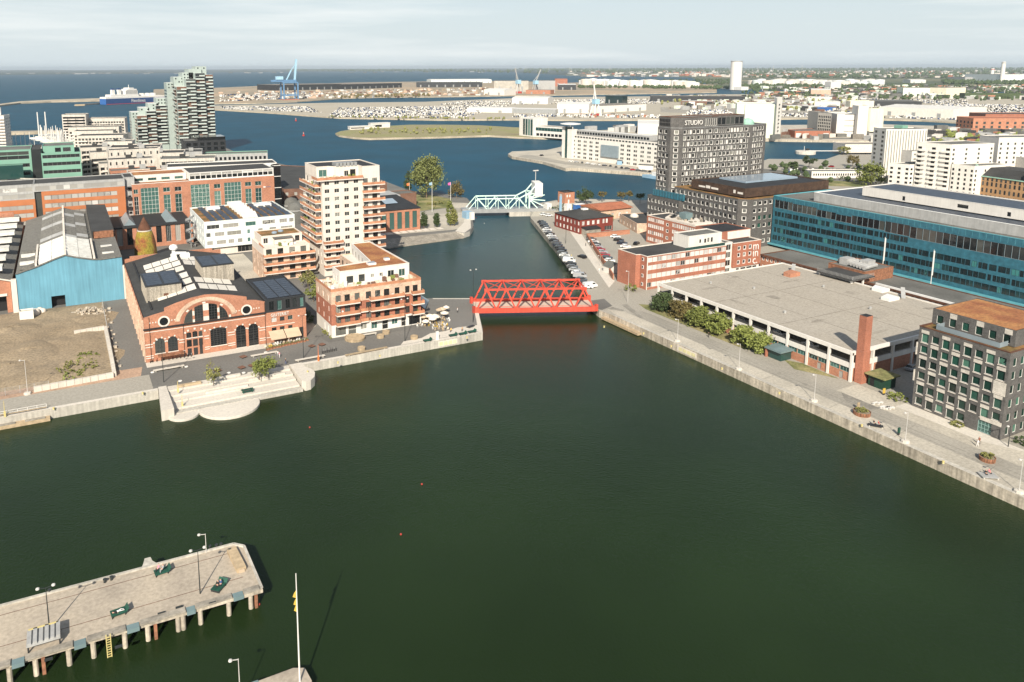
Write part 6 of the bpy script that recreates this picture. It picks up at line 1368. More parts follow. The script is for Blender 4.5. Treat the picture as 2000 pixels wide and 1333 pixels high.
def landmark_silo():
    T = thing('tall_silo', 'very tall white cement silo rising above the horizon', 'silo'); a, c = Vector(P(1425,176)), Vector(P(1447,176)); cc = (a+c)/2; r = (c-a).length/2; h = PH(cc,121); m = MB(); m.lathe([(r,Q),(r,h)], 24, (cc.x,cc.y)); m.build('shaft', 'white_paint', T); m = MB(); m.lathe([(r*1.05,h),(r*1.05,h+3)], 24, (cc.x,cc.y)); m.build('crown', 'zinc', T); m = MB(); m.box(cc.x-r*.9,cc.y-r*2.2,Q,cc.x+r*.9,cc.y-r*.6,14); m.build('loading_hall', 'white_paint', T); settle(T, cc.x, cc.y)
    T = thing('chimney_stack', 'tall slim white chimney of the incinerator plant', 'chimney'); p = P(1956,163.5); h = PH(p,121); m = MB(); m.lathe([(9.5,Q),(8,h)], 14, p); m.build('shaft', 'white_paint', T); m = MB(); m.lathe([(8.8,h*.93),(8.8,h*.97)], 14, p); m.build('band', 'zinc', T); settle(T, *p)
    T = thing('chimney_stack', 'short chimney with steam plume on the incinerator plant', 'chimney'); p = P(1936,160); h = PH(p,134); m = MB(); m.lathe([(9,Q),(8,h)], 12, p); m.build('shaft', 'white_paint', T); m = MB(); m.lathe([(9,h*.9),(9,h*.94)], 12, p); m.build('band', 'red_paint', T); settle(T, *p)
landmark_silo()
# storage tanks
TK = MB(); TK.lathe([(1,0),(1,.86),(.97,.9),(0.02,1)], 20); tkm = [TK.mesh('tank', m, False) for m in ('white_metal','trim_white','panel_white')]
tr = random.Random(4); rows = []
for i in range(34): rows.append((1140+i*6.6+tr.uniform(-2,2), 166.5+tr.uniform(-1.5,1.5)+i*.1, tr.uniform(17,26), tr.uniform(20,30)))
for i in range(30): rows.append((1470+i*8.5+tr.uniform(-3,3), 165+tr.uniform(-2,2), tr.uniform(17,28), tr.uniform(16,24)))
for i, (x, y, r, h) in enumerate(rows):
    p = P(x,y); o = obj('storage_tank', tkm[i % 3], None, (*p,Q)); o.scale = (r,r,h); tag(o, 'round white oil tank in the far tank farm' if i < 34 else 'round white oil tank farther right before the woods', 'tank', 'tanks of the western tank farm' if i < 34 else 'tanks of the eastern tank farm')
# ferry
def ferry():
    T = thing('ferry', 'blue and white ro-ro ferry berthed at the outer mole', 'ferry'); a, c = Vector(P(208,205,0)), Vector(P(330,199.5,0)); d = (c-a).normalized(); L = (c-a).length; ang = math.atan2(d.y,d.x); Wd = 26
    m = MB(); m.prism([(0,0),(L*.94,0),(L,Wd/2),(L*.94,Wd),(0,Wd)], -1, 13, 0); m.build('hull', 'hull_blue', T); m = MB(); m.box(.5,.6,13,L*.93,Wd-.6,17); m.build('upper_hull', 'white_paint', T)
    for (u0, u1, z0, z1) in ((14,86,17,22),(52,84,22,30),(56,82,30,34),(62,74,34,37)): m = MB(); m.box(u0,2,z0,u1,Wd-2,z1); m.build('deckhouse', 'white_paint', T)
    for u in (22,38): m = MB(); m.box(u,9,22,u+7,16,33,0); m.box(u,8.9,33,u+7,16.1,36,1); m.build('funnel', ['white_paint','hull_blue'], T)
    for u in (100,116,130): m = MB(); m.box(u,6,17,u+5,Wd-6,23); m.build('vent_house', 'white_paint', T)
    w = MB()
    for k in range(4):
        for i in range(9): w.box(53+i*3.4,1.9,23.2+k*2.2,55.2+i*3.4,1.99,24.3+k*2.2)
    kind(w.build('windows', 'glass_dark', T), 'stuff'); m = MB(); m.tube((68,13,37),(68,13,44),.7); m.build('mast', 'white_paint', T); m = MB(); m.box(-.3,1,-.5,0-.02,Wd-1,12.6); m.build('stern_door', 'blue_paint', T); m = MB(); m.box(0,-.08,0,L*.94,-.02,1.2); m.build('waterline', 'red_paint', T)
    words('Finnlines', 11, 'white_paint', T, (64,-.2,3.2), ext=.05); T.location = (a.x,a.y,0); T.rotation_euler[2] = ang
ferry()
T = thing('fender_pier', 'low dark timber berth with yellow end before the ferry', 'pier'); a, c = P(148,207.5,0), P(204,203,0); m = MB(); m.beam((*a,1.5),(*c,1.5),7,3); m.build('deck', 'timber_grey', T); m = MB(); m.beam((a[0]-1,a[1],1.9),(a[0]+18,a[1]+1,1.9),8.5,3.4); m.build('yellow_end', 'timber', T); settle(T, a[0], a[1], 0)
# cranes
def gantry():
    T = thing('container_crane', 'tall blue container gantry crane with raised boom', 'crane'); p = Vector(P(566,197,0)); s = 18; leg = []
    for (u, v) in ((-1,-1),(1,-1),(1,1),(-1,1)): m = MB(); m.beam((p.x+u*s,p.y+v*14,2),(p.x+u*s,p.y+v*14,46),3.2); m.build('leg', 'crane_blue', T)
    for z in (14,46): m = MB(); [m.beam((p.x-s,p.y+v*14,z),(p.x+s,p.y+v*14,z),3) for v in (-1,1)]; [m.beam((p.x+u*s,p.y-14,z),(p.x+u*s,p.y+14,z),3) for u in (-1,1)]; m.build('cross_beam', 'crane_blue', T)
    m = MB(); m.beam((p.x-46,p.y,50),(p.x+18,p.y,50),6,5); m.build('girder', 'crane_blue', T); m = MB(); m.beam((p.x+14,p.y,50),(p.x+20,p.y,104),4.5,4.5); m.build('boom', 'crane_pale', T); m = MB(); m.beam((p.x-8,p.y,50),(p.x+6,p.y,76),2.6); m.beam((p.x+6,p.y,76),(p.x+18,p.y,92),1.4); m.build('apex_frame', 'crane_pale', T); m = MB(); m.box(p.x-34,p.y-5,53,p.x-16,p.y+5,61); m.build('machine_house', 'crane_pale', T); m = MB(); m.box(p.x-20,p.y-17,2,p.x+20,p.y+17,4); m.build('bogies', 'brick_red', T); settle(T, p.x, p.y, 2)
mat('crane_blue', (.10,.21,.36), .6, .1); mat('crane_pale', (.32,.52,.66), .6, .1)
gantry()
def jib(px_, py_, top, lab, mm, lean):
    T = thing('harbour_crane', lab, 'crane'); p = Vector(P(px_,py_,0)); h = PH(p,top); k = h/60
    for (u, v) in ((-1,-1),(1,-1),(1,1),(-1,1)): m = MB(); m.beam((p.x+u*8*k,p.y+v*8*k,2),(p.x+u*3*k,p.y+v*3*k,24*k),1.8*k); m.build('leg', mm, T)
    m = MB(); m.box(p.x-5*k,p.y-5*k,24*k,p.x+5*k,p.y+5*k,33*k); m.build('cabin', 'crane_pale' if mm != 'crane_pale' else 'crane_blue', T); m = MB(); m.beam((p.x,p.y,30*k),(p.x+lean*k,p.y,h),2.0*k,2.0*k); m.build('jib', mm, T); m = MB(); m.beam((p.x-6*k,p.y,33*k),(p.x+lean*k*.6,p.y,33*k+(h-33*k)*.55),1.1*k); m.build('back_stay', mm, T); m = MB(); m.box(p.x-9*k,p.y-3*k,2,p.x+9*k,p.y+3*k,6*k); m.build('portal_base', 'red_paint', T); settle(T, p.x, p.y, 2)
jib(1163,229,165,'white portal crane with red base on the quay opposite','white_paint',-6); jib(1012,184,134,'pale blue jib crane at the silo wharf, western one','zinc',-10); jib(1046,184,136,'pale blue jib crane at the silo wharf, eastern one','zinc',14)
# car terminals: thousands of new cars, rows of simple bodies
def carfield(label, quad, rows_, per, seed, z=2.25, sc=1.0):
    r = random.Random(seed); b = MB(); q = [Vector(P(*p, z)) for p in quad]
    for i in range(rows_):
        f = (i+.5)/rows_
        for j in range(per):
            g = (j+r.uniform(.2,.8))/per
            if r.random() < .2 or noise.noise((f*5+seed, g*7, 1)) < -.22: continue
            p = q[0].lerp(q[1],g).lerp(q[3].lerp(q[2],g),f); a = r.uniform(-.15,.15)+.9; l, w, h = 2.3*sc, .95*sc, r.choice((1.45,1.5,1.9))*sc; mi = r.choice((0,0,0,0,1,2,2,3,4)); ca, sa = math.cos(a), math.sin(a)
            def R(x, y): return (p.x+x*ca-y*sa, p.y+x*sa+y*ca)
            b.prism([R(-l,-w),R(l,-w),R(l,w),R(-l,w)], z+.25*sc, z+h*.58, mi); b.prism([R(-l*.75,-w*.85),R(l*.45,-w*.85),R(l*.45,w*.85),R(-l*.75,w*.85)], z+h*.58, z+h, mi)
    return kind(b.build('parked_cars', ['white_paint','zinc','black','hull_blue','pole_pale']), 'stuff', label)
carfield('rows of new cars on the western quay yard', [(440,214),(630,221),(600,209),(430,209)], 16, 52, 1)
carfield('rows of new cars along the middle quay yard', [(680,223),(905,225),(1000,203),(740,214)], 20, 70, 2)
carfield('rows of new cars behind the middle quay yard', [(860,205),(1190,204),(1230,194),(900,198.5)], 12, 100, 3)
carfield('rows of new cars around the blue terminal office', [(1095,203),(1290,203),(1290,194),(1095,195)], 10, 70, 4)
carfield('packed violet grey cars behind the high-rise roof', [(1330,227),(1440,228),(1420,216),(1350,215)], 9, 60, 5)
carfield('packed white cars at the right hand terminal', [(1720,231),(2010,240),(2010,206),(1830,203)], 22, 90, 6)
carfield('packed cars before the green train shed', [(1640,200),(1890,204),(1890,196),(1640,193)], 8, 80, 7)
carfield('cars and vans on the container terminal apron', [(430,200),(600,193),(640,181),(430,186)], 9, 50, 8, sc=1.6)
carfield('cars by the quay sheds', [(1440,231),(1590,229),(1590,222),(1440,224)], 6, 60, 9)
# wooded far shore: crowns too many and too far to count
def woods(label, quad, n, seed, hgt=(9,17), m='leaf_dark', z=2.4, rise=0):
    r = random.Random(seed); b = MB(); q = [Vector(P(*p, z)) for p in quad]
    for i in range(n):
        f, g = r.random(), r.random(); p = q[0].lerp(q[1],g).lerp(q[3].lerp(q[2],g),f); h = r.uniform(*hgt); w = h*r.uniform(.35,.6); zb = z+rise*f
        ring = []; nn = 6; i0 = len(b.v)
        for zz, rr in ((.12,.55),(.45,1),(.78,.7)):
            for k in range(nn): t = 2*math.pi*k/nn+zz; e = rr*w*r.uniform(.75,1.2); b.v.append((p.x+e*math.cos(t), p.y+e*math.sin(t), zb+h*zz*r.uniform(.9,1.1)))
        b.v.append((p.x,p.y,zb+h))
        for j in range(2):
            for k in range(nn): a, c = i0+j*nn+k, i0+j*nn+(k+1) % nn; b.f.append((a,c,c+nn,a+nn)); b.m.append(0)
        for k in range(nn): b.f.append((i0+2*nn+k, i0+2*nn+(k+1) % nn, i0+3*nn)); b.m.append(0)
    return kind(b.build('woodland', m), 'stuff', label)
woods('trees lining the tank farm', [(1130,173),(1430,175.5),(1430,173.5),(1130,171)], 150, 1, (8,15))
woods('trees in front of the eastern tanks', [(1450,173),(1700,174),(1700,171),(1450,170)], 150, 2, (9,18))
woods('tree belt beyond the tank farm', [(1440,153),(1900,155),(1960,145.5),(1400,146)], 900, 3, (14,26), rise=4)
woods('woods around the incinerator', [(1840,166),(2100,170),(2100,160),(1840,159)], 420, 4, (12,22))
woods('distant wooded plain', [(1150,144),(2100,146),(2100,136.5),(1000,137)], 1500, 5, (22,44), rise=22)
woods('scrub along the container terminal', [(660,193),(840,190),(840,185),(640,188)], 120, 6, (4,8), 'leaf_brown')
woods('far shore trees across the water', [(560,139.5),(1100,145),(1100,139),(560,137)], 500, 8, (24,44), rise=12)
woods('tree clumps among the far yards', [(1450,192),(2050,200),(2050,166),(1450,168)], 900, 21, (5,12))
woods('tree clumps along the middle harbour', [(1290,206),(1720,226),(1720,192),(1290,190)], 150, 22, (4,9), 'leaf_olive')
woods('hedges and trees behind the tank farm', [(1130,165),(1440,167),(1440,158),(1130,158)], 260, 23, (8,16))
# scattered far houses and halls
def farhomes(label, quad, n, seed, mats_, size, z=3, hh=(5,14)):
    r = random.Random(seed); b = MB(); q = [Vector(P(*p, z)) for p in quad]
    for i in range(n):
        p = q[0].lerp(q[1],r.random()); t = q[3].lerp(q[2],r.random()); p = p.lerp(t,r.random()); l, w, h = r.uniform(*size), r.uniform(*size)*.5, r.uniform(*hh); a = r.choice((.4,-.45,.1)); ca, sa = math.cos(a), math.sin(a)
        b.prism([(p.x+x*ca-y*sa, p.y+x*sa+y*ca) for x, y in ((0,0),(l,0),(l,w),(0,w))], z-2, z+h, r.randrange(len(mats_)))
    return kind(b.build('distant_buildings', mats_), 'stuff', label)
farhomes('distant white and grey town buildings on the plain', [(1100,150),(2050,152),(2050,138),(1100,139)], 900, 1, ['plaster_white','trim_white','zinc','roof_grey','roof_tile'], (20,60), 12)
farhomes('low industrial sheds among the far yards', [(1460,190),(2050,196),(2050,168),(1460,170)], 900, 2, ['plaster_white','roof_gravel','zinc','brick_orange','silo_green','roof_dark','roof_grey','leaf_dark'], (7,30), hh=(3,9))
farhomes('sheds and stacks on the container terminal', [(420,196),(1000,186),(1000,172),(420,182)], 420, 3, ['plaster_white','brick_pale','zinc','roof_white','roof_gravel','brick_brown','yard_ground'], (4,14), hh=(2,5.5))
farhomes('sheds along the middle harbour', [(1300,214),(1700,220),(1700,190),(1300,190)], 420, 4, ['plaster_white','zinc','roof_dark','brick_brown','silo_green','roof_gravel'], (4,20), hh=(3,8))
farhomes('small stores on the wharf before the quay warehouses', [(990,228),(1280,231),(1280,225),(990,223)], 34, 5, ['zinc','zinc','white_paint','roof_gravel','brick_orange'], (3,8), hh=(1.5,3.5))
farhomes('white buildings on the far opposite coast', [(0,146),(1000,142),(1000,140),(0,144)], 40, 6, ['zinc','roof_grey'], (40,90), 8, hh=(4,9))
farhomes('small works buildings behind the white flats', [(1760,288),(2060,298),(2060,262),(1760,258)], 90, 31, ['plaster_white','zinc','roof_grey','brick_orange','roof_dark','trim_white'], (6,22), hh=(3,9))
farhomes('low stores along the mill quay', [(1500,273),(1790,277),(1790,258),(1500,256)], 46, 32, ['zinc','roof_grey','brick_brown','trim_white','roof_gravel'], (5,16), hh=(2.5,6))
farhomes('sheds behind the long quay office', [(1120,262),(1290,262),(1290,255),(1120,258)], 16, 33, ['plaster_white','zinc','roof_grey'], (8,20), hh=(4,9))
woods('street trees behind the white flats', [(1740,292),(2060,300),(2060,264),(1740,260)], 130, 31, (4,9), 'leaf_green')
woods('street trees around the inner harbour', [(1500,322),(1700,326),(1720,366),(1520,350)], 34, 32, (3,6), 'leaf_dark')
carfield('cars parked around the terminal hall', [(1720,286),(2050,294),(2050,280),(1720,274)], 9, 50, 33)
carfield('cars in the inner harbour streets', [(1530,346),(1700,352),(1690,334),(1540,330)], 5, 14, 34)
carfield('rows of new cars in the middle of the big yard', [(640,229),(900,232),(1000,206),(660,212)], 26, 60, 35)
carfield('rows of new cars on the eastern yard', [(1000,230),(1290,231),(1290,226),(1000,224)], 5, 80, 36)
carfield('rows of new cars behind the eastern sheds', [(1460,214),(1720,222),(1720,206),(1460,202)], 12, 70, 37)
# wind turbines
def turbine():
    T = thing('wind_turbine', 'white wind turbine on the far shore', 'wind turbine', group='wind turbines on the far shore'); m = MB(); m.tube((0,0,0),(0,0,62),2.2,1.4); m.build('tower', 'white_paint', T)
    for k in range(3): a = math.radians(90+120*k); m = MB(); m.beam((0,-3,62),(38*math.cos(a),-3,62+38*math.sin(a)),2.2,.8); m.build('blade', 'white_paint', T)
    m = MB(); m.box(-1.6,-3.5,60.5,1.6,4,63.5); m.build('nacelle', 'white_paint', T); return T
W0 = turbine()
for i, x in enumerate((1008,1027,1071,1113,1152,1191,1480,1510,1566,1745,1920)):
    p = Vector(P(x,141.5,2)); o = W0 if i == 0 else copy_tree(W0, (0,0,0)); o.location = (p.x,p.y,2); o.rotation_euler[2] = -math.atan2(p.x,p.y)+rnd.uniform(-.3,.3)
# green spit with pavilion and bushes
for i, (x, y, w, h) in enumerate(((698,253,10,3.6),(735,250,8,6))):
    T = thing('pavilion', ('white flat roofed pavilion on the green spit','white two storey pavilion on the green spit')[i], 'building'); p = P(x,y); m = MB(); m.box(p[0]-w,p[1],2.2,p[0]+w*2.5,p[1]+9,2.2+h); m.build('wall', 'plaster_white', T); m = MB(); m.box(p[0]-w-.5,p[1]-.5,2.2+h,p[0]+w*2.5+.5,p[1]+9.5,2.8+h); m.build('roof', 'roof_white', T); m = MB(); m.box(p[0]-w+1,p[1]-.1,3.4,p[0]+w,p[1]-.02,2.2+h*.7); m.build('window', 'glass_dark', T); settle(T, p[0], p[1])
woods('low bushes dotted over the green spit', [(690,263),(960,262),(960,252),(720,253)], 90, 11, (1.6,4.5), 'leaf_olive')
woods('shore scrub along the car yards', [(640,231),(1000,235),(1000,233),(640,229)], 60, 12, (2,5), 'leaf_olive')
for i, (x, y) in enumerate(((593,266),(578,237))):
    T = thing('channel_buoy', ('red channel buoy in the open water','small red channel buoy near the car yard shore')[i], 'buoy'); p = P(x,y,0); m = MB(); m.lathe([(1.6,-.3),(1.6,1.2),(.6,1.6),(.5,4.6),(.1,5)], 10, p); m.build('body', 'red_paint', T); m = MB(); m.lathe([(.7,3.2),(.7,3.8)], 8, p); m.build('band', 'white_paint', T); settle(T, p[0], p[1], 0)
mat('faded_yellow', (.66,.6,.34), .9, .2, .8)
# ---------------------------------------------------------------- red truss bridge
def PY(px_, py_, y):                            # point on the upright plane y = const
    d = ROT @ Vector(((px_-CXP)/FPX, -(py_-CYP)/FPX, -1)); t = y/d.y; return (d.x*t, HC+d.z*t)
def red_bridge():
    T = thing('truss_bridge', 'red steel truss footbridge across the dock entrance', 'bridge')
    A, B = Vector((120.4,217.2)), Vector((156.0,201.4)); d = (B-A).normalized(); n = Vector((-d.y,d.x)); L = (B-A).length; hw = 5.2
    def pt(u, s, z): q = A+d*u+n*s*hw; return (q.x,q.y,z)
    zb, zt = 3.3, 10.2; N_ = 6; bot = [L*i/N_ for i in range(N_+1)]; top = [L*(i+.5)/N_ for i in range(N_)]
    m = MB(); m.beam(pt(-.5,0,2.75),pt(L+.5,0,2.75),2*hw-.6,.5); m.build('deck', 'bridge_deck', T)
    for s in (-1, 1):
        m = MB(); m.beam(pt(-1.2,s,zb-.25),pt(L+1.2,s,zb-.25),.75,1.5); m.build('bottom_chord', 'bridge_red', T)
        m = MB(); m.beam(pt(top[0],s,zt),pt(top[-1],s,zt),.55,.55); m.build('top_chord', 'bridge_red', T)
        for i in range(N_):
            m = MB(); m.beam(pt(bot[i],s,zb),pt(top[i],s,zt),.48,.48); m.build('diagonal', 'bridge_red', T)
            m = MB(); m.beam(pt(top[i],s,zt),pt(bot[i+1],s,zb),.48,.48); m.build('diagonal', 'bridge_red', T)
        for u in (-.9, L+.9): m = MB(); m.beam(pt(u,s,2.4),pt(u,s,4.6),.9,.9); m.build('end_post', 'bridge_red', T)
    for s in (-1, 1):
        for u, zz in [(q, zb+.35) for q in bot]+[(q, zt-.15) for q in top]: m = MB(); m.beam(pt(u-.75,s,zz),pt(u+.75,s,zz),.58,.95); m.build('gusset_plate', 'bridge_red', T)
        m = MB(); m.beam(pt(0,s*.86,4.1),pt(L,s*.86,4.1),.1,.1); m.beam(pt(0,s*.86,3.6),pt(L,s*.86,3.6),.06,.06); m.build('handrail', 'bridge_red', T)
    for i in range(N_):
        m = MB(); m.beam(pt(top[i],-1,zt),pt(top[i],1,zt),.4,.4); m.build('cross_beam', 'bridge_red', T)
        if i < N_-1:
            for a, c in ((-1,1),(1,-1)): m = MB(); m.beam(pt(top[i],a,zt-.03),pt(top[i+1],c,zt-.03),.2,.2); m.build('wind_brace', 'bridge_red', T)
    settle(T, A.x, A.y)
red_bridge()
# ---------------------------------------------------------------- green bascule bridge
def bascule():
    T = thing('bascule_bridge', 'mint green bascule bridge with white counterweight box', 'bridge')
    A, B = Vector((199.5,369.)), Vector((240.,352.5)); d = (B-A).normalized(); n = Vector((-d.y,d.x)); L = (B-A).length; Wd = 10.
    def pt(u, v, z): q = A+d*u+n*v; return (q.x,q.y,z)
    m = MB(); m.beam(pt(-3,Wd/2,3.0),pt(L+6,Wd/2,3.0),Wd+1,.9); m.build('deck', 'grey_metal', T); m = MB(); m.beam(pt(-3,-.5,3.2),pt(L,-.5,3.2),.3,2.2); m.build('girder', 'grey_metal', T)
    zt = 10.0; tops = [L*.125,L*.39,L*.66]; k = L*.79
    for v in (0, Wd):
        m = MB(); m.beam(pt(tops[0],v,zt),pt(tops[2],v,zt),.5,.6); m.build('top_chord', 'bridge_green', T)
        m = MB(); m.beam(pt(tops[2],v,zt),pt(k,v,zt+3.0),.5,.6); m.beam(pt(k,v,zt+3.0),pt(L*.87,v,zt+7.2),.5,.6); m.build('raised_chord', 'bridge_green', T)
        for a, c in ((0,tops[0]),(L*.255,tops[0]),(L*.27,tops[1]),(L*.51,tops[1]),(L*.53,tops[2]),(L*.78,tops[2])): m = MB(); m.beam(pt(a,v,3.6),pt(c,v,zt),.42,.42); m.build('diagonal', 'bridge_green', T)
        for u in (tops[0],L*.26,tops[1],L*.525,tops[2]): m = MB(); m.beam(pt(u,v,3.6),pt(u,v,zt),.32,.32); m.build('upright', 'bridge_green', T)
        m = MB(); m.beam(pt(k,v,3.0),pt(k,v,zt+3),.7,.7); m.build('tower_post', 'bridge_green', T)
        for q in range(5): a = math.radians(38-q*22); m = MB(); m.beam(pt(k,v,zt-.5),pt(k+9*math.cos(a),v,zt-.5+8.4*math.sin(a)),.5,.5); m.build('rocker_spoke', 'bridge_green', T)
        m = MB(); m.beam(pt(k,v,zt+2.8),pt(L*.91,v,zt+2),.4,.4); m.build('stay', 'bridge_green', T)
    for u in tops+[k]: m = MB(); m.beam(pt(u,0,zt-(0 if u < k else -3)),pt(u,Wd,zt-(0 if u < k else -3)),.35,.35); m.build('cross_beam', 'bridge_green', T)
    q = [pt(L*.86,-.5,0)[:2],pt(L*.96,-.5,0)[:2],pt(L*.96,Wd+.5,0)[:2],pt(L*.86,Wd+.5,0)[:2]]; m = MB(); m.prism(q, zt+1.0, zt+8.4); m.build('counterweight', 'white_paint', T)
    p = pt(L*.89,Wd/2,zt+8.4); m = MB(); m.tube(p,(p[0],p[1],p[2]+6.5),.16,n=6); m.beam((p[0]-1.6,p[1],p[2]+6.5),(p[0]+1.6,p[1],p[2]+6.5),.9,.5); m.build('floodlight_mast', 'pole_pale', T)
    q = [pt(L*.53,-1.4,0)[:2],pt(L*.82,-1.4,0)[:2],pt(L*.82,Wd,0)[:2],pt(L*.53,Wd,0)[:2]]; m = MB(); m.prism(q, -3, 2.4); m.build('pier', 'concrete', T)
    settle(T, A.x, A.y)
    T = thing('works_tarp', 'blue tarpaulined plant and white cabin at the western bridge head', 'plant'); m = MB(); m.box(190,353,Q,194,358,Q+3.6); m.build('tarp', 'sky_cloth', T); m = MB(); m.box(191,349.5,Q,193,351.5,Q+4); m.build('cabin', 'white_paint', T); settle(T, 192, 353)
bascule()
# ---------------------------------------------------------------- terrace steps on the dock
def terrace():
    T = thing('quay_terrace', 'pale concrete stepped bathing terrace with two round platforms', 'terrace')
    lv = [(196.2,193.6,Q-.05),(193.55,191.0,1.95),(190.95,188.4,1.5),(188.35,184.9,1.15)]
    for k, (ya, yb, z) in enumerate(lv): m = MB(); m.box(19.2,yb,-3,50.5,ya,z); m.build('step', 'concrete_pale', T)
    m = MB(); m.box(17.5,182.9,-3,50.8,184.85,.75); m.build('front_ledge', 'concrete', T)
    m = MB(); m.prism([(16.2,181.6),(19.1,181.9),(19.1,196.3),(17.2,196.4)], -3, Q+.25); m.build('side_wall', 'concrete_pale', T)
    pts = [(50.9,184.2),(51.6,183.0),(53,183.3),(54.6,185.2),(55.6,188),(55.5,190.6),(54.4,192.8),(54.3,196.3),(50.9,196.3)]; m = MB(); m.prism(pts, -3, Q+.1); m.build('bastion', 'concrete_pale', T)
    for (cx, cy, r, z) in ((32,182.6,7.4,.62),(21.3,182.8,3.7,.55)): m = MB(); m.lathe([(r-.15,-2),(r,-.2),(r,z-.05),(r-.1,z)], 40, (cx,cy)); m.build('round_platform', 'concrete_pale', T)
    for (xa, xb, y, z, mm) in ((21.5,27.4,194.6,Q,'timber'),(27.6,38.2,189.6,1.5,'concrete_pale'),(38.8,48.5,191.8,1.95,'concrete_pale'),(31.5,37.5,195.2,Q,'concrete_pale')): m = MB(); m.box(xa,y-.45,z,xb,y+.45,z+.5); m.build('bench', mm, T)
    settle(T, 34, 190)
    T = thing('picnic_table', 'dark green table with benches on the lower terrace step', 'table', (37.4,186.6,1.15)); m = MB(); m.box(-1.5,-.4,.7,1.5,.4,.78); m.build('top', 'green_paint', T)
    for s in (-1,1): m = MB(); m.box(-1.5,s*.8-.2,.42,1.5,s*.8+.2,.48); m.build('seat', 'green_paint', T); m = MB(); m.box(s*1.1-.06,-.8,0,s*1.1+.06,.8,.7); m.build('leg', 'green_paint', T)
terrace()
# ---------------------------------------------------------------- old concrete pier in the foreground
def pier():
    T = thing('pier', 'weathered concrete pier on piles reaching into the dock', 'pier')
    z = 3.0; b = MB(); out = [(-62,109.2),(22.6,107.9),(22.4,119.9),(21,121.4),(-62,122.4)]; b.prism(out, z-.55, z, 1, 0, bottom=True); b.build('deck', ['pier_deck','concrete_old'], T)
    m = MB(); m.beam((-62,122.3,z+.12),(20.9,121.35,z+.12),.4,.3); m.build('kerb', 'concrete', T); m = MB(); m.beam((20.9,121.3,z+.12),(22.3,119.9,z+.12),.4,.3); m.beam((22.3,119.9,z+.12),(22.5,108.2,z+.12),.4,.3); m.build('kerb', 'concrete', T)
    for y in (112.2,119.3): m = MB(); m.beam((-62,y+.7,z+.006),(20.5,y,z+.006),.09,.02); m.build('rail_groove', 'rust_dark', T)
    # low timber kerbs and steel fender plates along the near edge
    xs = [PY(p,1270,108.6)[0] for p in (-130,-60,20,47,145,170,250,276,368,386,459,480,512)]
    for i in range(0, len(xs)-1):
        m = MB()
        if i % 2 == 0 and i > 0: m.box(xs[i]+.05,107.75,z-.5,xs[i+1]-.05,108.9,z+.1); m.build('fender_plate', 'teal_metal', T)
        else: m.box(xs[i]+.1,108.0-.1,z+.0,xs[i+1]-.1,108.5,z+.28); m.box(xs[i]+.1,108.6,z,xs[i+1]-.1,109.1,z+.2); m.build('edge_beam', 'timber_grey', T)
    for p, rs in ((12,0),(65,0),(81,1),(132,0),(181,0),(244,0),(290,0),(305,1),(350,0),(360,0),(394,0),(450,0),(493,0),(503,1),(-45,0),(-95,0)):
        x = PY(p,1250,108.6)[0]; m = MB()
        if rs: m.beam((x,108.3,-3),(x,108.3,z-.5),.45,.45); m.build('rust_pile', 'rust', T)
        else: m.tube((x,108.5,-3),(x,108.5,z-.5),.36,n=10); m.build('pile', 'concrete_old', T); c = MB(); c.tube((x,113,-3),(x,113,z-.5),.48,n=8); c.tube((x,118,-3),(x,118,z-.5),.48,n=8); c.build('inner_piles', 'concrete_old', T)
    m = MB(); x = PY(213,1265,107.8)[0]
    for s in (-.28,.28): m.beam((x+s,107.5,-.2),(x+s,107.5,3.6),.12,.12)
    for i in range(9): m.beam((x-.28,107.5,.1+i*.38),(x+.28,107.5,.1+i*.38),.09,.09)
    m.build('ladder', 'yellow_paint', T)
    p = P(290,1097,z); m = MB(); m.prism([(p[0]-1.2,121.6),(p[0]+1.3,121.6),(p[0]+.6,122.8),(p[0]+.4,124),(p[0]-.5,124),(p[0]-.8,122.8)], 1.5, z+.1); m.build('mooring_block', 'concrete', T)
    for q in ((205,1138),(218,1133),(410,1072),(423,1070),(432,1068),(97,1158)): a = P(*q,z); m = MB(); m.lathe([(.22,z),(.18,z+.45),(.3,z+.5),(.28,z+.62)], 8, a); m.build('bollard', 'pole_dark', T)
    for q in ((350,1188),(315,1200),(232,1265),(95,1290),(415,1180)): a = P(*q,z); m = MB(); m.box(a[0]-.5,a[1]-.12,z,a[0]+.5,a[1]+.12,z+.3); m.build('cleat', 'pole_dark', T)
    settle(T, -20, 115, 3)
    a, c = Vector(P(452,1077,3)), Vector(P(472,1117,3)); T = thing('timber_beam', 'long stacked timber beam near the pier head', 'beam'); m = MB(); m.beam((*a,3.35),(*c,3.35),1.5,.7); m.build('planks', 'timber', T); m = MB(); [m.box(p.x-.45,p.y-.25,3,p.x+.45,p.y+.25,3.5) for p in (a,c)]; m.build('end_blocks', 'awning_beige', T); settle(T, a.x, a.y, 3)
    T = thing('pallet_rack', 'grey slatted deck platform stacked on the pier', 'platform'); p = P(88,1252,3); m = MB(); m.box(p[0]-2.2,p[1]-1.7,3.9,p[0]+2,p[1]+1.5,4.15)
    for i in range(6): m.box(p[0]-2.1+i*.72,p[1]-1.6,4.15,p[0]-1.6+i*.72,p[1]+1.4,4.4+.1*(i % 2))
    m.build('slatted_top', 'zinc', T); m = MB(); [m.box(p[0]+u,p[1]+v,3,p[0]+u+.2,p[1]+v+.2,3.9) for u in (-2.1,1.8) for v in (-1.6,1.3)]; m.build('legs', 'dark_metal', T); m = MB(); m.box(p[0]-2,p[1]+1.2,4.42,p[0]+1.8,p[1]+1.45,4.5); m.build('yellow_edge', 'yellow_paint', T); settle(T, p[0], p[1], 3)
pier()
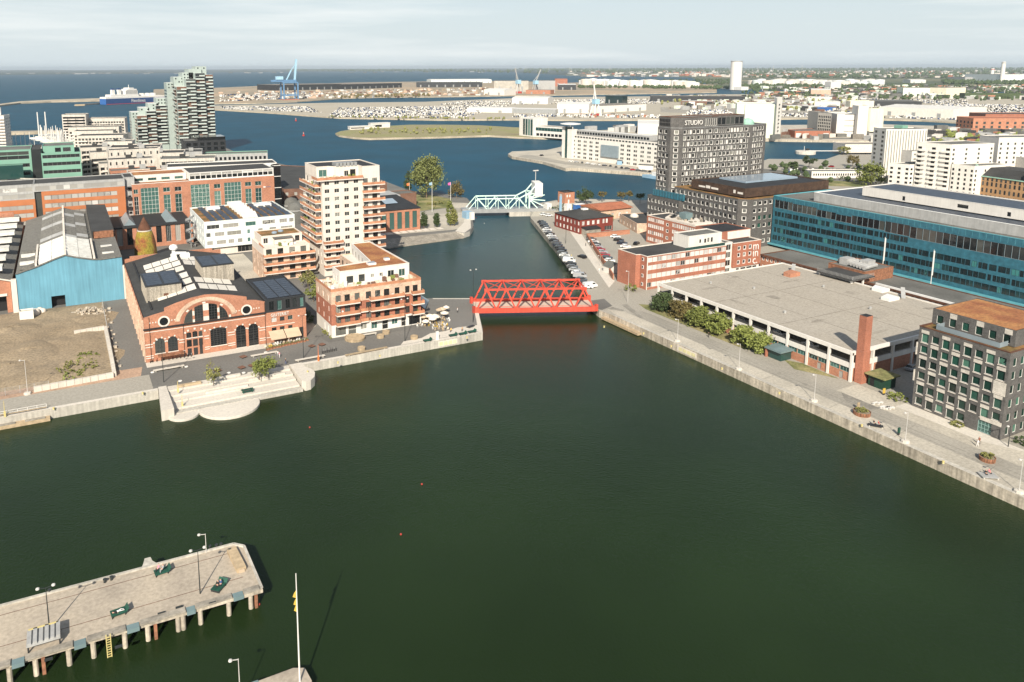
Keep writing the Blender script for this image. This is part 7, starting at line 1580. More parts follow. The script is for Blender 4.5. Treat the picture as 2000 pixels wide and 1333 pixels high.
def jetty():
    T = thing('pontoon_jetty', 'tip of another pale jetty at the bottom picture edge', 'jetty'); m = MB(); m.prism([(2,86.2),(22.2,86.4),(24.4,88.3),(24.2,90.9),(22.8,91.6),(2,91.2)], 1.4, 2); m.build('deck', 'pier_deck', T); m = MB(); m.box(14,91.2,1.3,18,91.6,2.1); m.build('fender_plate', 'teal_metal', T); settle(T, 16, 89, 2)
    T = thing('flagpole', 'tall white flagpole with limp yellow pennant rising from the jetty', 'flagpole', (22.9,88.8,2)); m = MB(); m.tube((0,0,0),(0,0,15.9),.13,.06); m.build('pole', 'white_paint', T); m = MB()
    for (z, w) in ((12.6,.42),(11.5,.34),(10.6,.3)): m.face([(-.06,0,z+.9),(-.06,.12,z-.3),(-.06-w,.25,z-.1),(-.06-w*.6,.1,z+.5)]); m.face([(-.06,.02,z+.9),(-.06-w*.6,.12,z+.5),(-.06-w,.27,z-.1),(-.06,.14,z-.3)])
    m.build('pennant', 'yellow_cloth', T)
jetty()
# ---------------------------------------------------------------- lamps
def lamp(label, xy, top, mm='pole_dark', z=Q, arms=1, base=False, group=None):
    h = PH(xy,top)-z; T = thing('street_lamp', label, 'street lamp', (xy[0],xy[1],z), group=group); m = MB(); m.tube((0,0,0),(0,0,h),.11 if mm == 'pole_dark' else .07,.05,n=6); m.build('pole', mm, T)
    for s in range(arms):
        k = -1 if s == 0 else 1; m = MB(); m.beam((0,0,h-.1),(k*.9,0,h+.1),.08); m.build('arm', mm, T); m = MB(); m.lathe([(.16,h-.05),(.28,h+.05),(.24,h+.22),(.05,h+.3)], 8, (k*1.0,0)); m.build('lamp_head', 'pole_pale', T)
    if base: m = MB(); m.lathe([(.9,0),(.85,.42),(.6,.5)], 8); m.build('base_block', 'concrete_pale', T)
for lab, b_, t_, mm, ar, ba in (('tall black lamp before the foundry annexe',(593,700),617,'pole_dark',2,0), ('tall black lamp before the foundry arches',(320,747),664,'pole_dark',2,0), ('tall black lamp before the apartment house',(791,667),585,'pole_dark',2,0), ('tall black lamp at the red bridge corner',(924,630),528,'pole_dark',2,0),
  ('pale lamp on the right quay nearest the red bridge',(1323,667),624,'pole_pale',1,1), ('pale lamp on the right quay by the entrance porch trees',(1443,722),672,'pole_pale',1,1), ('pale lamp on the right quay beside the long lawn patch',(1590,784),732,'pole_pale',1,1), ('pale lamp on the right quay between the round planters',(1768,864),806,'pole_pale',1,1), ('pale lamp on the right quay at the picture edge',(1990,962),897,'pole_pale',1,1),
  ('thin lamp at the corner of the banded brick office',(1226,592),530,'pole_pale',1,0), ('black lamp before the grey brick office entrance',(1969,873),832,'pole_dark',1,0), ('lamp on the dirt ground behind the fence',(54,770),704,'pole_pale',1,1), ('lamp post at the square by the cabins',(1105,476),440,'pole_dark',1,0), ('thin lamp along the brick yard wall',(1172,520),500,'pole_pale',1,0)):
    lamp(lab, P(*b_), t_, mm, arms=ar, base=bool(ba))
for lab, b_, t_, mm in (('double armed lamp in the middle of the pier',(391,1160),1074,'pole_dark'), ('double armed lamp beside the pier platform',(97,1232),1148,'pole_dark'), ('white post lamp at the far pier edge',(403,1080),1043,'pole_pale')): lamp(lab, P(*b_,3), t_, mm, z=3, arms=2 if mm == 'pole_dark' else 1)
lamp('grey lamp rising from the lower picture edge', (15.4,90.4), 1287, 'pole_pale', z=2)
# ---------------------------------------------------------------- trees
def leafcloud(b, c, rx, ry, rz_, n, size, r, mi=0, clumps=26):
    cl = []
    for i in range(clumps):
        t, u = r.uniform(0,6.283), r.uniform(-.85,1); s = math.sqrt(max(0,1-u*u)); f = r.uniform(.55,1.0); cl.append((c[0]+rx*s*math.cos(t)*f, c[1]+ry*s*math.sin(t)*f, c[2]+rz_*u*f, r.uniform(.22,.4)))
    for i in range(n):
        k = cl[i % clumps]; R_ = k[3]*min(rx,rz_)
        p = Vector((k[0]+r.gauss(0,R_*.6), k[1]+r.gauss(0,R_*.6), k[2]+r.gauss(0,R_*.5))); a = Vector((r.gauss(0,1),r.gauss(0,1),r.gauss(0,.7))).normalized(); e = a.cross(Vector((r.gauss(0,1),r.gauss(0,1),r.gauss(0,1)))).normalized(); s = size*r.uniform(.6,1.3)
        b.face([p-a*s, p+e*s*.6, p+a*s, p-e*s*.6], mi)
def tree(label, xy, h, r_, m='leaf_green', n=1100, size=.42, seed=1, z=Q, name='tree', bare=.28, ry=None, group=None, limbs=6, clumps=26):
    T = thing(name, label, 'tree', (xy[0],xy[1],z), group=group); r = random.Random(seed); t = MB(); tr_ = max(.09,h*.022)
    t.tube((0,0,-.1),(r.uniform(-.1,.1),0,h*.5),tr_,tr_*.7,n=7,cap=False); t.tube((0,0,h*.48),(0,0,h*.9),tr_*.7,tr_*.2,n=6,cap=False)
    for i in range(limbs): a = i*2.4+r.random(); z0 = h*r.uniform(bare,.6); t.tube((0,0,z0),(r_*.7*math.cos(a),r_*.7*math.sin(a),z0+h*r.uniform(.12,.28)),tr_*.5,tr_*.12,n=5,cap=False)
    t.build('trunk', 'bark', T); b = MB(); cz = h*(bare+(1-bare)/2); leafcloud(b,(0,0,cz),r_,ry or r_,h*(1-bare)/2,n,size,r,clumps=clumps); b.build('crown', m, T); return T
tree('big broad old tree on the lawn by the harbour mouth', (200,424), 26, 8.6, 'leaf_big', 7600, .6, 3, bare=.08, limbs=12, clumps=60)
tree('bushy dark tree right of the big old tree', (217,416), 9.5, 5, 'leaf_brown', 1400, .5, 4, bare=.05)
for i, (x, y, h, r_) in enumerate(((159.6,341.8,8.5,1.9),(166.2,340.8,7.6,1.4),(174.6,341.6,12.6,2.0),(175.8,340.0,9,1.8),(195,441,15,2.6))): tree(('columnar tree beside the canal hall corner','columnar tree between the hall and the pink flag','tallest columnar tree near the bridge head','yellowing columnar tree before the tallest one','dark columnar tree behind the orange flag')[i], (x,y), h, r_, ('leaf_dark','leaf_dark','leaf_green','leaf_olive','leaf_dark')[i], 2200, .34, 20+i, bare=.02, limbs=3, clumps=70)
for i, (x, y, h, r_, mm) in enumerate(((1294,608,6.2,3.6,'leaf_dark'),(1330,622,6.0,3.5,'leaf_brown'),(1363,638,6.0,3.6,'leaf_green'),(1400,653,6.2,3.5,'leaf_green'),(1451,673,5.4,3.1,'leaf_green'),(1484,688,5.4,3.3,'leaf_green'))):
    tree(('low broad tree at the parking house corner nearest the bridge','second tree of the parking house row, brownish','third tree of the parking house row','fourth tree of the parking house row','first of two trees left of the entrance porch','tree just left of the entrance porch')[i], P(x,y), h, r_, mm, 2700, .4, 40+i, bare=.08, clumps=46)
tree('young tree on the upper terrace step, left one', P(507,742), 5.2, 2.2, 'leaf_green', 700, .3, 60); tree('young tree on the upper terrace step, right one', P(524,737), 5.4, 2.2, 'leaf_green', 700, .3, 61); tree('thin yellowish young tree on the terrace', P(417,752), 4.6, 2.2, 'leaf_olive', 380, .28, 62)
tree('bare leaning young tree above the terrace', P(411,735), 5, 1.0, 'leaf_olive', 60, .2, 63, limbs=8)
tree('round dark tree at the square by the keeper house', (273,359.5), 9.2, 5, 'leaf_dark', 1800, .45, 64)
for i, (x, y) in enumerate(((1176,395),(1212,396),(1228,394),(1250,398))): tree(('small palm like tree by the square rail, leftmost','small tree by the square rail, second','small tree by the square rail, third','small tree by the square rail nearest the high-rise')[i], P(x,y), 6.4, 2.6, 'leaf_brown' if i < 3 else 'leaf_dark', 500, .4, 66+i, bare=.5)
tree('large round tree beside the slim white tower', P(1700,362), 15, 8.5, 'leaf_green', 2400, .7, 70, bare=.08); tree('tree by the inner harbour car park', P(1580,327), 9, 5, 'leaf_dark', 900, .6, 71); tree('second tree by the inner harbour car park', P(1550,333), 7, 4, 'leaf_dark', 700, .6, 72); tree('tree before the long low pavilion', P(1665,326), 9, 5, 'leaf_brown', 900, .6, 73); tree('tree on the inner harbour pier', P(1647,303), 8, 6, 'leaf_olive', 900, .6, 74)
tree('small yellow tree between the timber house and the yard', P(1187,444), 7, 2.6, 'leaf_olive', 700, .35, 75); tree('tree in the gap between foundry and apartment house', P(602,566), 7, 2.8, 'leaf_olive', 800, .35, 76); tree('tree in front of the smaller apartment house', P(612,590), 6, 2.6, 'leaf_green', 700, .35, 77); tree('bushy tree behind the long orange office', (8,462), 19, 5, 'leaf_olive', 900, .5, 78)
def shrub(label, xy, h, r_, m, seed, n=420, ry=None, z=Q):
    T = thing('shrub', label, 'shrub', (xy[0],xy[1],z)); b = MB(); leafcloud(b,(0,0,h*.45),r_,ry or r_,h*.5,n,.24,random.Random(seed),clumps=24 if n < 900 else 70); b.build('foliage', m, T); b = MB(); b.tube((0,0,0),(0,0,h*.5),.06); b.build('stem', 'bark', T); return T
shrub('green shrub at the corner of the banded brick office', P(1232,569), 2.6, 2.4, 'leaf_green', 1); shrub('hedge behind the small keeper house', (252,352), 3.4, 9, 'leaf_dark', 2, 900, 3); shrub('hedge in the gap beside the apartment house', (66,231), 2.8, 2.0, 'leaf_dark', 3, 900, 6); shrub('weeds growing on the dirt ground', P(152,720), 1.5, 5.2, 'leaf_olive', 4, 1500); shrub('green weeds near the concrete block wall', P(170,700), 1.3, 3.6, 'leaf_green', 5, 900); shrub('green weeds at the foot of the block wall', P(138,738), 1.2, 3, 'leaf_green', 6, 300); shrub('planting bed of low green shrubs beside the grey brick office', P(1752,780), 1.5, 2.6, 'leaf_green', 7, 500); shrub('low hedge before the grey brick office', P(1870,832), .9, 1.8, 'leaf_olive', 8, 240); shrub('shrub clump at the right picture edge', P(1998,866), 1.4, 2.4, 'leaf_dark', 9, 300); shrub('clipped hedge under the big old tree', (196,400), 2.2, 9, 'leaf_olive', 10, 1000, 3); shrub('hedge strip beside the apartment house wall', P(637,654), .9, .7, 'leaf_olive', 11, 300, 5); shrub('bushes before the long low pavilion', P(1640,352), 3, 9, 'leaf_dark', 12, 700, 3)
# ---------------------------------------------------------------- cars
CARM = {}
def car_meshes(kind_, paint):
    k = (kind_, paint)
    if k in CARM: return CARM[k]
    if paint not in MATS: mat(paint, {'car_black':(.012,.012,.014),'car_navy':(.015,.022,.04),'car_grey':(.09,.095,.1),'car_silver':(.38,.39,.4),'car_white':(.75,.75,.74),'car_red':(.36,.01,.02)}[paint], .22, .02, metal=.1, spec=.6)
    if kind_ == 'van': prof = [(-2.5,.35),(2.5,.35),(2.55,.95),(2.1,1.25),(1.5,1.95),(-2.4,2.0),(-2.55,1.2)]; gl = [(1.25,1.3,2.0,1.85)]; W_ = .95
    else: prof = [(-2.15,.3),(2.15,.3),(2.2,.72),(1.15,.92),(.55,1.42),(-1.25,1.46),(-1.95,1.0),(-2.2,.85)]; W_ = .88
    b = MB(); n = len(prof); low = [i for i, p in enumerate(prof)]
    def wy(z): return W_*(1 if z < 1.0 else .82 if kind_ != 'van' else .93)
    L_ = [(x,-wy(z),z) for x, z in prof]; R_ = [(x,wy(z),z) for x, z in prof]
    b.face(L_); b.face(list(reversed(R_)))
    for i in range(n): j = (i+1) % n; b.face([L_[j],L_[i],R_[i],R_[j]])
    body = b.mesh('body', paint); g = MB()
    if kind_ == 'van': g.face([(1.56,-.8,1.9),(2.12,-.85,1.28),(2.12,.85,1.28),(1.56,.8,1.9)][::-1]); [g.face([(.5,s*.955,1.3),(1.75,s*.955,1.3),(1.4,s*.93,1.82),(.5,s*.93,1.82)]) for s in (-1,1)]
    else:
        g.face([(1.16,-.78,.95),(1.16,.78,.95),(.58,.68,1.42),(.58,-.68,1.42)]); g.face([(-1.28,-.68,1.46),(-1.28,.68,1.46),(-1.94,.78,1.03),(-1.94,-.78,1.03)])
        for s in (-1,1): g.face([(-1.75,s*.875,1.0),(1.0,s*.875,.97),(.5,s*.735,1.38),(-1.2,s*.735,1.4)])
    glass_ = g.mesh('windows', 'glass_dark'); w = MB(); w.tube((0,-.1,0),(0,.1,0),.32,n=10); wheel = w.mesh('wheel', 'rubber'); CARM[k] = (body, glass_, wheel); return CARM[k]
def car(label, x, y, rz, kind_='car', paint='car_black', group=None, z=Q, s=1.0):
    T = thing('parked_van' if kind_ == 'van' else 'parked_car', label, 'van' if kind_ == 'van' else 'car', (x,y,z+.02), rz, group); bo, gl, wh = car_meshes(kind_, paint); obj('body', bo, T); obj('windows', gl, T, (0,0,.005))
    for u in (-1.35,1.35):
        for v in (-.82,.82): obj('wheel', wh, T, (u,v,.32))
    T.scale = (s,s,s); return T
cn_ = {'car_black':'black','car_navy':'dark blue','car_grey':'grey','car_silver':'silver','car_white':'white','car_red':'red'}
seq = ['car_black','car_navy','car_black','car_grey','car_white','car_silver','car_black','car_white','car_silver','car_black','car_grey','car_navy','car_black','car_black','car_grey','car_white','car_grey','car_white','car_black','car_grey','car_silver','car_white','car_silver','car_grey','car_black','car_white']
a, c = Vector(P(1058,436)), Vector(P(1146,563)); dd = (c-a).normalized(); ang = math.atan2(dd.y,dd.x)+math.pi/2-.25; NQ = len(seq)
num = ['first','second','third','fourth','fifth','sixth','seventh','eighth','ninth','tenth','eleventh','twelfth','thirteenth','fourteenth','fifteenth','sixteenth','seventeenth','eighteenth','nineteenth','twentieth','twenty-first','twenty-second','twenty-third','twenty-fourth','twenty-fifth','last']
for i, col in enumerate(seq):
    p = a.lerp(c, i/(NQ-1)); k = 'van' if i in (17,22) else 'car'; car('%s %s in the canal quay row, %s from the green bridge' % (cn_[col], k, num[i]), p.x+rnd.uniform(-.3,.3), p.y, ang+rnd.uniform(-.04,.04), k, col, 'cars parked along the canal quay', s=1.04)
p = P(1152,562); car('white van parked broadside at the red bridge end of the row', p[0], p[1], -.1, 'van', 'car_white', s=1.06)
p = P(1137,504); car('black car driving on the quay road', p[0], p[1], math.atan2(dd.y,dd.x)+math.pi+.5, 'car', 'car_black')
ys = ['car_grey','car_white','car_black','car_silver','car_red','car_silver','car_red','car_navy','car_white']; a, c = Vector(P(1155,470)), Vector(P(1190,512))
for i, col in enumerate(ys): p = a.lerp(c, i/8); car('%s car in the walled yard, %s from the timber house' % (cn_[col], num[i]), p.x, p.y, ang, 'car', col, 'cars in the walled yard', s=1.1)
a, c = Vector(P(1202,465)), Vector(P(1222,484))
for i, col in enumerate(['car_white','car_black','car_navy','car_white']): p = a.lerp(c, i/3); car('%s car in the far yard row, %s from the back' % (cn_[col], num[i]), p.x, p.y, ang, 'car', col, 'cars in the far yard row', s=1.1)
p = P(1243,478); car('black car beside the far yard row', p[0], p[1], .5, 'car', 'car_black'); p = P(1780,722); car('silver car in the shaded lane by the parking house', p[0], p[1], .2, 'car', 'car_silver')
for i, (x, y, col) in enumerate(((1062,421,'car_white'),(1072,423,'car_white'),(1092,424,'car_red'),(1104,426,'car_silver'))): p = P(x,y); car('%s car at the square by the cabins, %s from the bridge' % (cn_[col], num[i]), p[0], p[1], rnd.uniform(-.5,.5), 'car', col, 'cars at the square')
for i, (u, col) in enumerate(((14.5,'car_white'),(25,'car_white'),(38,'car_silver'),(55,'car_grey'),(62,'car_black'))): car('%s car on the middle deck of the parking house, %s from the chimney' % (cn_[col], num[i]), 179.6, 120+u, 1.5, 'car', col, 'cars inside the parking house', z=6.5)
for i in range(16):
    x, y = 1560+i*13+rnd.uniform(-4,4), 336+rnd.uniform(-6,8)-(i*.8); p = P(x,y); col = rnd.choice(list(cn_)); car('car in the inner harbour car park', p[0], p[1], rnd.choice((.2,1.7)), 'car', col, 'cars in the inner harbour car park')
for i in range(15):
    x = 1115+i*11; y = 316+i*1.5+rnd.uniform(-1,1); p = P(x,y); car('car parked before the long white quay office', p[0], p[1], rnd.choice((-.6,-.5,1.0)), 'car', rnd.choice(list(cn_)), 'cars before the long quay office')
for (x, y, lab, col) in ((1058,305,'black car alone on the quay head','car_black'),(1494,507,'dark car under the teal office edge','car_navy')): p = P(x,y); car(lab, p[0], p[1], .4, 'car', col)
# ---------------------------------------------------------------- people: one skinned body each
def person_mat(shirt, pants, hair=(.05,.035,.02)):
    k = 'clothes_%02x%02x' % (int(sum(shirt)*99) % 256, int(sum(pants)*99+shirt[0]*50) % 256)
    if k in MATS: return k
    m = bpy.data.materials.new(k); MATS[k] = m; m.use_nodes = True; n = m.node_tree.nodes; l = m.node_tree.links; at = n.new('ShaderNodeAttribute'); at.attribute_name = 'zone'; r = n.new('ShaderNodeValToRGB'); r.color_ramp.interpolation = 'CONSTANT'; e = r.color_ramp.elements
    for i, (p, c) in enumerate(((0,(.03,.03,.03)),(.15,pants),(.4,shirt),(.62,(.55,.33,.23)),(.85,hair))):
        q = e[i] if i < 2 else e.new(p); q.position = p; q.color = (*c,1)
    l.new(at.outputs['Fac'], r.inputs[0]); l.new(r.outputs[0], n['Principled BSDF'].inputs['Base Color']); n['Principled BSDF'].inputs['Roughness'].default_value = .85; return k
def person_mesh(pose):
    if pose == 'stand': J = [(0,0,.95,.14,.3),(0,.0,1.2,.15,.5),(0,.01,1.42,.15,.5),(0,.02,1.52,.06,.7),(0,.03,1.63,.1,.7),(0,.0,1.76,.085,.95),(.1,.08,.5,.07,.3),(.11,.14,.08,.05,.3),(.11,.25,.04,.04,.05),(-.1,-.06,.5,.07,.3),(-.11,-.16,.1,.05,.3),(-.11,-.04,.04,.04,.05),(.21,0,1.4,.06,.5),(.25,-.1,1.12,.045,.5),(.24,.08,.92,.038,.7),(-.21,0,1.4,.06,.5),(-.25,.1,1.12,.045,.5),(-.24,.14,.9,.038,.7)]
    elif pose == 'sit': J = [(0,0,.52,.15,.3),(0,-.03,.78,.15,.5),(0,-.05,1.0,.15,.5),(0,-.03,1.1,.06,.7),(0,0,1.2,.1,.7),(0,-.02,1.33,.085,.95),(.12,.42,.52,.07,.3),(.12,.45,.12,.05,.3),(.12,.58,.05,.04,.05),(-.12,.42,.5,.07,.3),(-.12,.5,.1,.05,.3),(-.12,.62,.05,.04,.05),(.21,-.03,.96,.06,.5),(.25,.1,.72,.045,.5),(.16,.32,.64,.038,.7),(-.21,-.03,.96,.06,.5),(-.25,.1,.72,.045,.5),(-.16,.32,.64,.038,.7)]
    else: J = [(0,0,.16,.14,.3),(0,-.26,.17,.15,.5),(0,-.48,.18,.15,.5),(0,-.58,.18,.06,.7),(0,-.7,.2,.1,.7),(0,-.83,.18,.085,.95),(.1,.45,.16,.07,.3),(.12,.85,.12,.05,.3),(.13,.9,.22,.04,.05),(-.1,.42,.3,.07,.3),(-.13,.82,.12,.05,.3),(-.13,.87,.22,.04,.05),(.21,-.46,.17,.06,.5),(.33,-.25,.12,.045,.5),(.3,0,.1,.038,.7),(-.21,-.46,.17,.06,.5),(-.33,-.6,.14,.045,.5),(-.2,-.8,.12,.038,.7)]
    E_ = [(0,1),(1,2),(2,3),(3,4),(4,5),(0,6),(6,7),(7,8),(0,9),(9,10),(10,11),(2,12),(12,13),(13,14),(2,15),(15,16),(16,17)]
    me = bpy.data.meshes.new('person'); me.from_pydata([j[:3] for j in J], E_, []); o = bpy.data.objects.new('tmp', me); COL.objects.link(o)
    sk = o.modifiers.new('s', 'SKIN'); sv = me.skin_vertices[0].data
    for i, j in enumerate(J): sv[i].radius = (j[3]*1.0, j[3]*.9)
    sv[0].use_root = True; ss = o.modifiers.new('u', 'SUBSURF'); ss.levels = ss.render_levels = 1
    dg = bpy.context.evaluated_depsgraph_get(); out = bpy.data.meshes.new_from_object(o.evaluated_get(dg)); bpy.data.objects.remove(o); out.name = 'person'
    at = out.attributes.new('zone', 'FLOAT', 'POINT'); js = [(Vector(j[:3]), j[4]) for j in J]
    for i, v in enumerate(out.vertices): at.data[i].value = min(js, key=lambda q: (q[0]-v.co).length)[1]
    for p in out.polygons: p.use_smooth = True
    return out
PM = {k: person_mesh(k) for k in ('stand','sit','lie')}
def person(label, xy, z, rz, pose, shirt, pants):
    me = PM[pose].copy(); me.materials.clear(); me.materials.append(MATS[person_mat(shirt,pants)]); o = obj('person', me, None, (xy[0],xy[1],z), rz); tag(o, label, 'person')
wh, bk, rd, bl, ye, gy = (.75,.72,.7), (.02,.02,.022), (.5,.05,.06), (.06,.1,.22), (.7,.42,.05), (.3,.3,.31)
for lab, q, rz, sh, pa in (('person in white walking before the foundry awning',(543,697),.4,wh,gy), ('person in pink and white walking beside the one in white',(546,699),.5,(.6,.3,.35),wh), ('person in dark clothes standing at the terrace wall',(558,712),2,bk,bl), ('person in white shirt and dark trousers crossing the bridge square',(893.5,611),1,wh,bk), ('person in dark clothes walking on the red bridge',(1016,588),.6,bk,gy), ('person in white cycling gear on the quay road',(1170,532),2.6,wh,wh), ('person beside the yard wall pavement',(1144,481),1,bk,bk), ('person with brown hair before the grey brick office',(1912,868),1.5,(.3,.12,.08),bk), ('person in white beside the one with brown hair',(1909,873),1.5,wh,wh), ('person walking under the parking house trees',(1384,660),.5,bk,bk), ('person on the square near the cabins',(1091,437),0,wh,gy)):
    person(lab, P(*q), Q+(.65 if 'red bridge' in lab else 0), rz, 'stand', sh, pa)
# sun decks on the pier and the bridge square
def sunbed(label, xy, z, rz=0, mm='green_paint'):
    T = thing('sun_deck', label, 'bench', (xy[0],xy[1],z), rz)
    for i in range(7): m = MB(); m.box(-1.25,-.95+i*.275,.38,1.25,-.72+i*.275,.44); m.build('slat', mm, T)
    m = MB(); m.face([(1.25,-.95,.4),(1.75,-.95,.95),(1.75,.95,.95),(1.25,.95,.4)]); m.face([(1.25,.95,.36),(1.75,.95,.9),(1.75,-.95,.9),(1.25,-.95,.36)]); m.build('headrest', mm, T)
    for u in (-1.1,1.1): m = MB(); m.box(u-.06,-.9,0,u+.06,.9,.38); m.build('leg', 'dark_metal', T)
    T.scale = (.82,.82,1)
for i, (q, z, rz) in enumerate((((315,1120),3,.1),((231,1200),3,.1),((427,1150),3,.8),((834,667),Q,0),((884,657),Q,0),((903,654),Q,0),((921,650),Q,0))): sunbed(('green sun deck with two people at the far pier edge','green sun deck with a lying person mid pier','green sun deck near the pier head, turned','green sun deck before the bridge square, leftmost','green sun deck before the bridge square, second','green sun deck before the bridge square, third','green sun deck before the bridge square at the corner')[i], P(*q,z), z, rz)
person('person lying on the sun deck mid pier in white trousers', P(231,1201,3), 3.42, -1.45, 'lie', bk, wh); person('person in pink lying on the far sun deck', P(311,1120,3), 3.42, 1.7, 'sit', (.6,.25,.35), bk); person('person in grey beside the one in pink on the far sun deck', P(319,1121,3), 3.42, 1.9, 'sit', gy, gy); person('person sitting on the turned sun deck near the pier head', P(426,1149,3), 3.1, 2.4, 'sit', bk, bk); person('second person on the turned sun deck near the pier head', P(431,1147,3), 3.1, 2.8, 'sit', bl, bk)
for lab, q, sh in (('person in yellow on the orange lounger by the bridge square',(881,649),ye), ('person beside the yellow lounger in brown',(903,647),(.35,.22,.1)), ('person in red on the quay bench near the planter',(1715,833),rd), ('person in black on the quay bench near the planter',(1706,831),bk), ('person in pink on the deck by the quay edge',(1931,928),(.6,.15,.2)), ('person in dark clothes on the deck by the quay edge',(1925,930),bk)): person(lab, P(*q), Q+.1, rnd.uniform(2,4), 'sit', sh, bk)
def benchbox(label, q, l, w, h, mm, rz=0, name='bench', z=Q, top=None):
    p = P(*q,z); T = thing(name, label, 'bench', (p[0],p[1],z), rz); m = MB(); m.box(-l/2,-w/2,h-.1,l/2,w/2,h); m.build('seat', mm, T)
    for s in (-1,1): m = MB(); m.box(s*l*.42-.12,-w/2+.04,0,s*l*.42+.12,w/2-.04,h-.1); m.build('leg', top or 'concrete', T)
for lab, q, l, rz in (('long pale bench before the foundry doors',(330,722),8,.02),('long pale bench before the foundry awning',(516,694),7.5,.02),('long pale bench at the lamp before the annexe',(606,702),8.5,.02),('long timber bench on the quay edge before the apartments',(716,689),13,.05),('short pale bench before the apartment house',(722,655),4.4,.03)): benchbox(lab, q, l, 1.0, .5, 'concrete_pale' if 'timber' not in lab else 'timber', rz)
for lab, q, mm, rz in (('dark quay bench behind the seated pair on the right quay',(1710,834),'dark_metal',-.9),('square grey deck seat near the right picture edge',(1930,932),'zinc',-.6),('dark slatted bench by the bridge square corner',(919,640),'dark_metal',.3)): benchbox(lab, q, 3, 1.1 if 'deck' not in lab else 2.2, .42, mm, rz)
def planter(label, q, r_, mm, plant=True, h=.9):
    p = P(*q); T = thing('planter', label, 'planter', (p[0],p[1],Q)); m = MB(); n = 20
    for k in range(n): a = 2*math.pi*k/n; s = MB(); s.beam((r_*math.cos(a),r_*math.sin(a),0),(r_*math.cos(a)*1.04,r_*math.sin(a)*1.04,h),.26*r_,.08); s.build('stave', mm, T)
    m.lathe([(r_*.95,0),(r_*.97,h-.15)], 18); m.build('fill', 'dirt_mound' if plant else mm, T)
    if plant: b = MB(); leafcloud(b,(0,0,h+.3),r_*.85,r_*.85,.55,420,.2,random.Random(int(r_*10)),clumps=20); b.build('plants', 'leaf_olive', T)
planter('large round timber tub seat before the apartments', (693,663), 2.9, 'timber', False, .8)
for i, q in enumerate(((743,660),(754,652),(809,662),(706,684),(809,676))): planter(('small round timber tub, left of a pair','small round timber tub, right of a pair','small round timber tub by the tall lamp','small round timber tub on the quay edge','small round timber tub below the tall lamp')[i], q, 1.05, 'timber', False, .9) if i < 4 else None
planter('round rusty planter with grasses near the grey brick office', (1683,810), 1.75, 'rust', True); planter('round rusty planter with green plants toward the picture edge', (1928,900), 1.35, 'rust', True)
# café parasols, tables and chairs
def parasol(label, xy, r_=1.5, mm='parasol', group=None, z=Q, h=2.5):
    T = thing('parasol', label, 'parasol', (xy[0],xy[1],z), rnd.uniform(0,1), group); m = MB(); m.tube((0,0,0),(0,0,h),.04,n=5); m.build('pole', 'timber', T); m = MB(); n = 8
    for k in range(n):
        a, d = 2*math.pi*k/n, 2*math.pi*(k+1)/n; m.face([(0,0,h+.15),(r_*math.cos(a),r_*math.sin(a),h-.4),(r_*math.cos(d),r_*math.sin(d),h-.4)]); m.face([(r_*math.cos(a),r_*math.sin(a),h-.4),(r_*math.cos(a),r_*math.sin(a),h-.6),(r_*math.cos(d),r_*math.sin(d),h-.6),(r_*math.cos(d),r_*math.sin(d),h-.4)])
    m.build('canopy', mm, T)
def cafe_set(label, xy, group):
    T = thing('cafe_table', label, 'table', (xy[0],xy[1],Q), rnd.uniform(0,3), group); m = MB(); m.lathe([(.06,0),(.06,.7),(.42,.72),(.42,.76)], 10); m.build('table', rnd.choice(('white_paint','timber','zinc')), T)
    for k in range(3): a = k*2.1; cx, cy = .85*math.cos(a), .85*math.sin(a); m = MB(); m.box(cx-.22,cy-.22,.42,cx+.22,cy+.22,.48); m.box(cx*1.22-.05,cy*1.22-.22,.48,cx*1.22+.05,cy*1.22+.22,.95); [m.box(cx+u,cy+v,0,cx+u+.05,cy+v+.05,.42) for u in (-.2,.15) for v in (-.2,.15)]; m.build('chair', rnd.choice(('furniture','timber','white_paint','yellow_cloth')), T)
for i in range(11): q = P(826+i*4.6+rnd.uniform(-1.5,1.5), 635-i*1.5+rnd.uniform(-8,7)); parasol('pale café parasol beside the apartment house end', q, rnd.uniform(1.0,1.4), rnd.choice(('parasol','awning_beige','parasol')), 'café parasols at the apartment house')
for i in range(26): q = P(818+rnd.uniform(0,58), 637+rnd.uniform(-18,9)); cafe_set('café table with chairs beside the apartment house end', q, 'café tables at the apartment house')
for i in range(12): q = P(524+i*6.2, 679-i*1.35+rnd.uniform(-3,2)); cafe_set('café table with chairs under the foundry awning', q, 'café tables at the foundry')
for i in range(14): q = P(523+i*5.9, 684-i*1.35+rnd.uniform(-.6,.6)); T = thing('plant_box', 'rusty plant box edging the foundry café', 'planter', (q[0],q[1],Q), group='plant boxes of the foundry café'); m = MB(); m.box(-.42,-.25,0,.42,.25,.5); m.build('box', 'rust', T); b = MB(); leafcloud(b,(0,0,.72),.42,.3,.35,60,.13,random.Random(i),clumps=8); b.build('plants', 'leaf_olive', T)
parasol('white café parasol on the square by the cabins', P(1102,427), 1.6); parasol('beige café parasol in the brick yard', P(1220,437), 1.8, 'awning_beige')
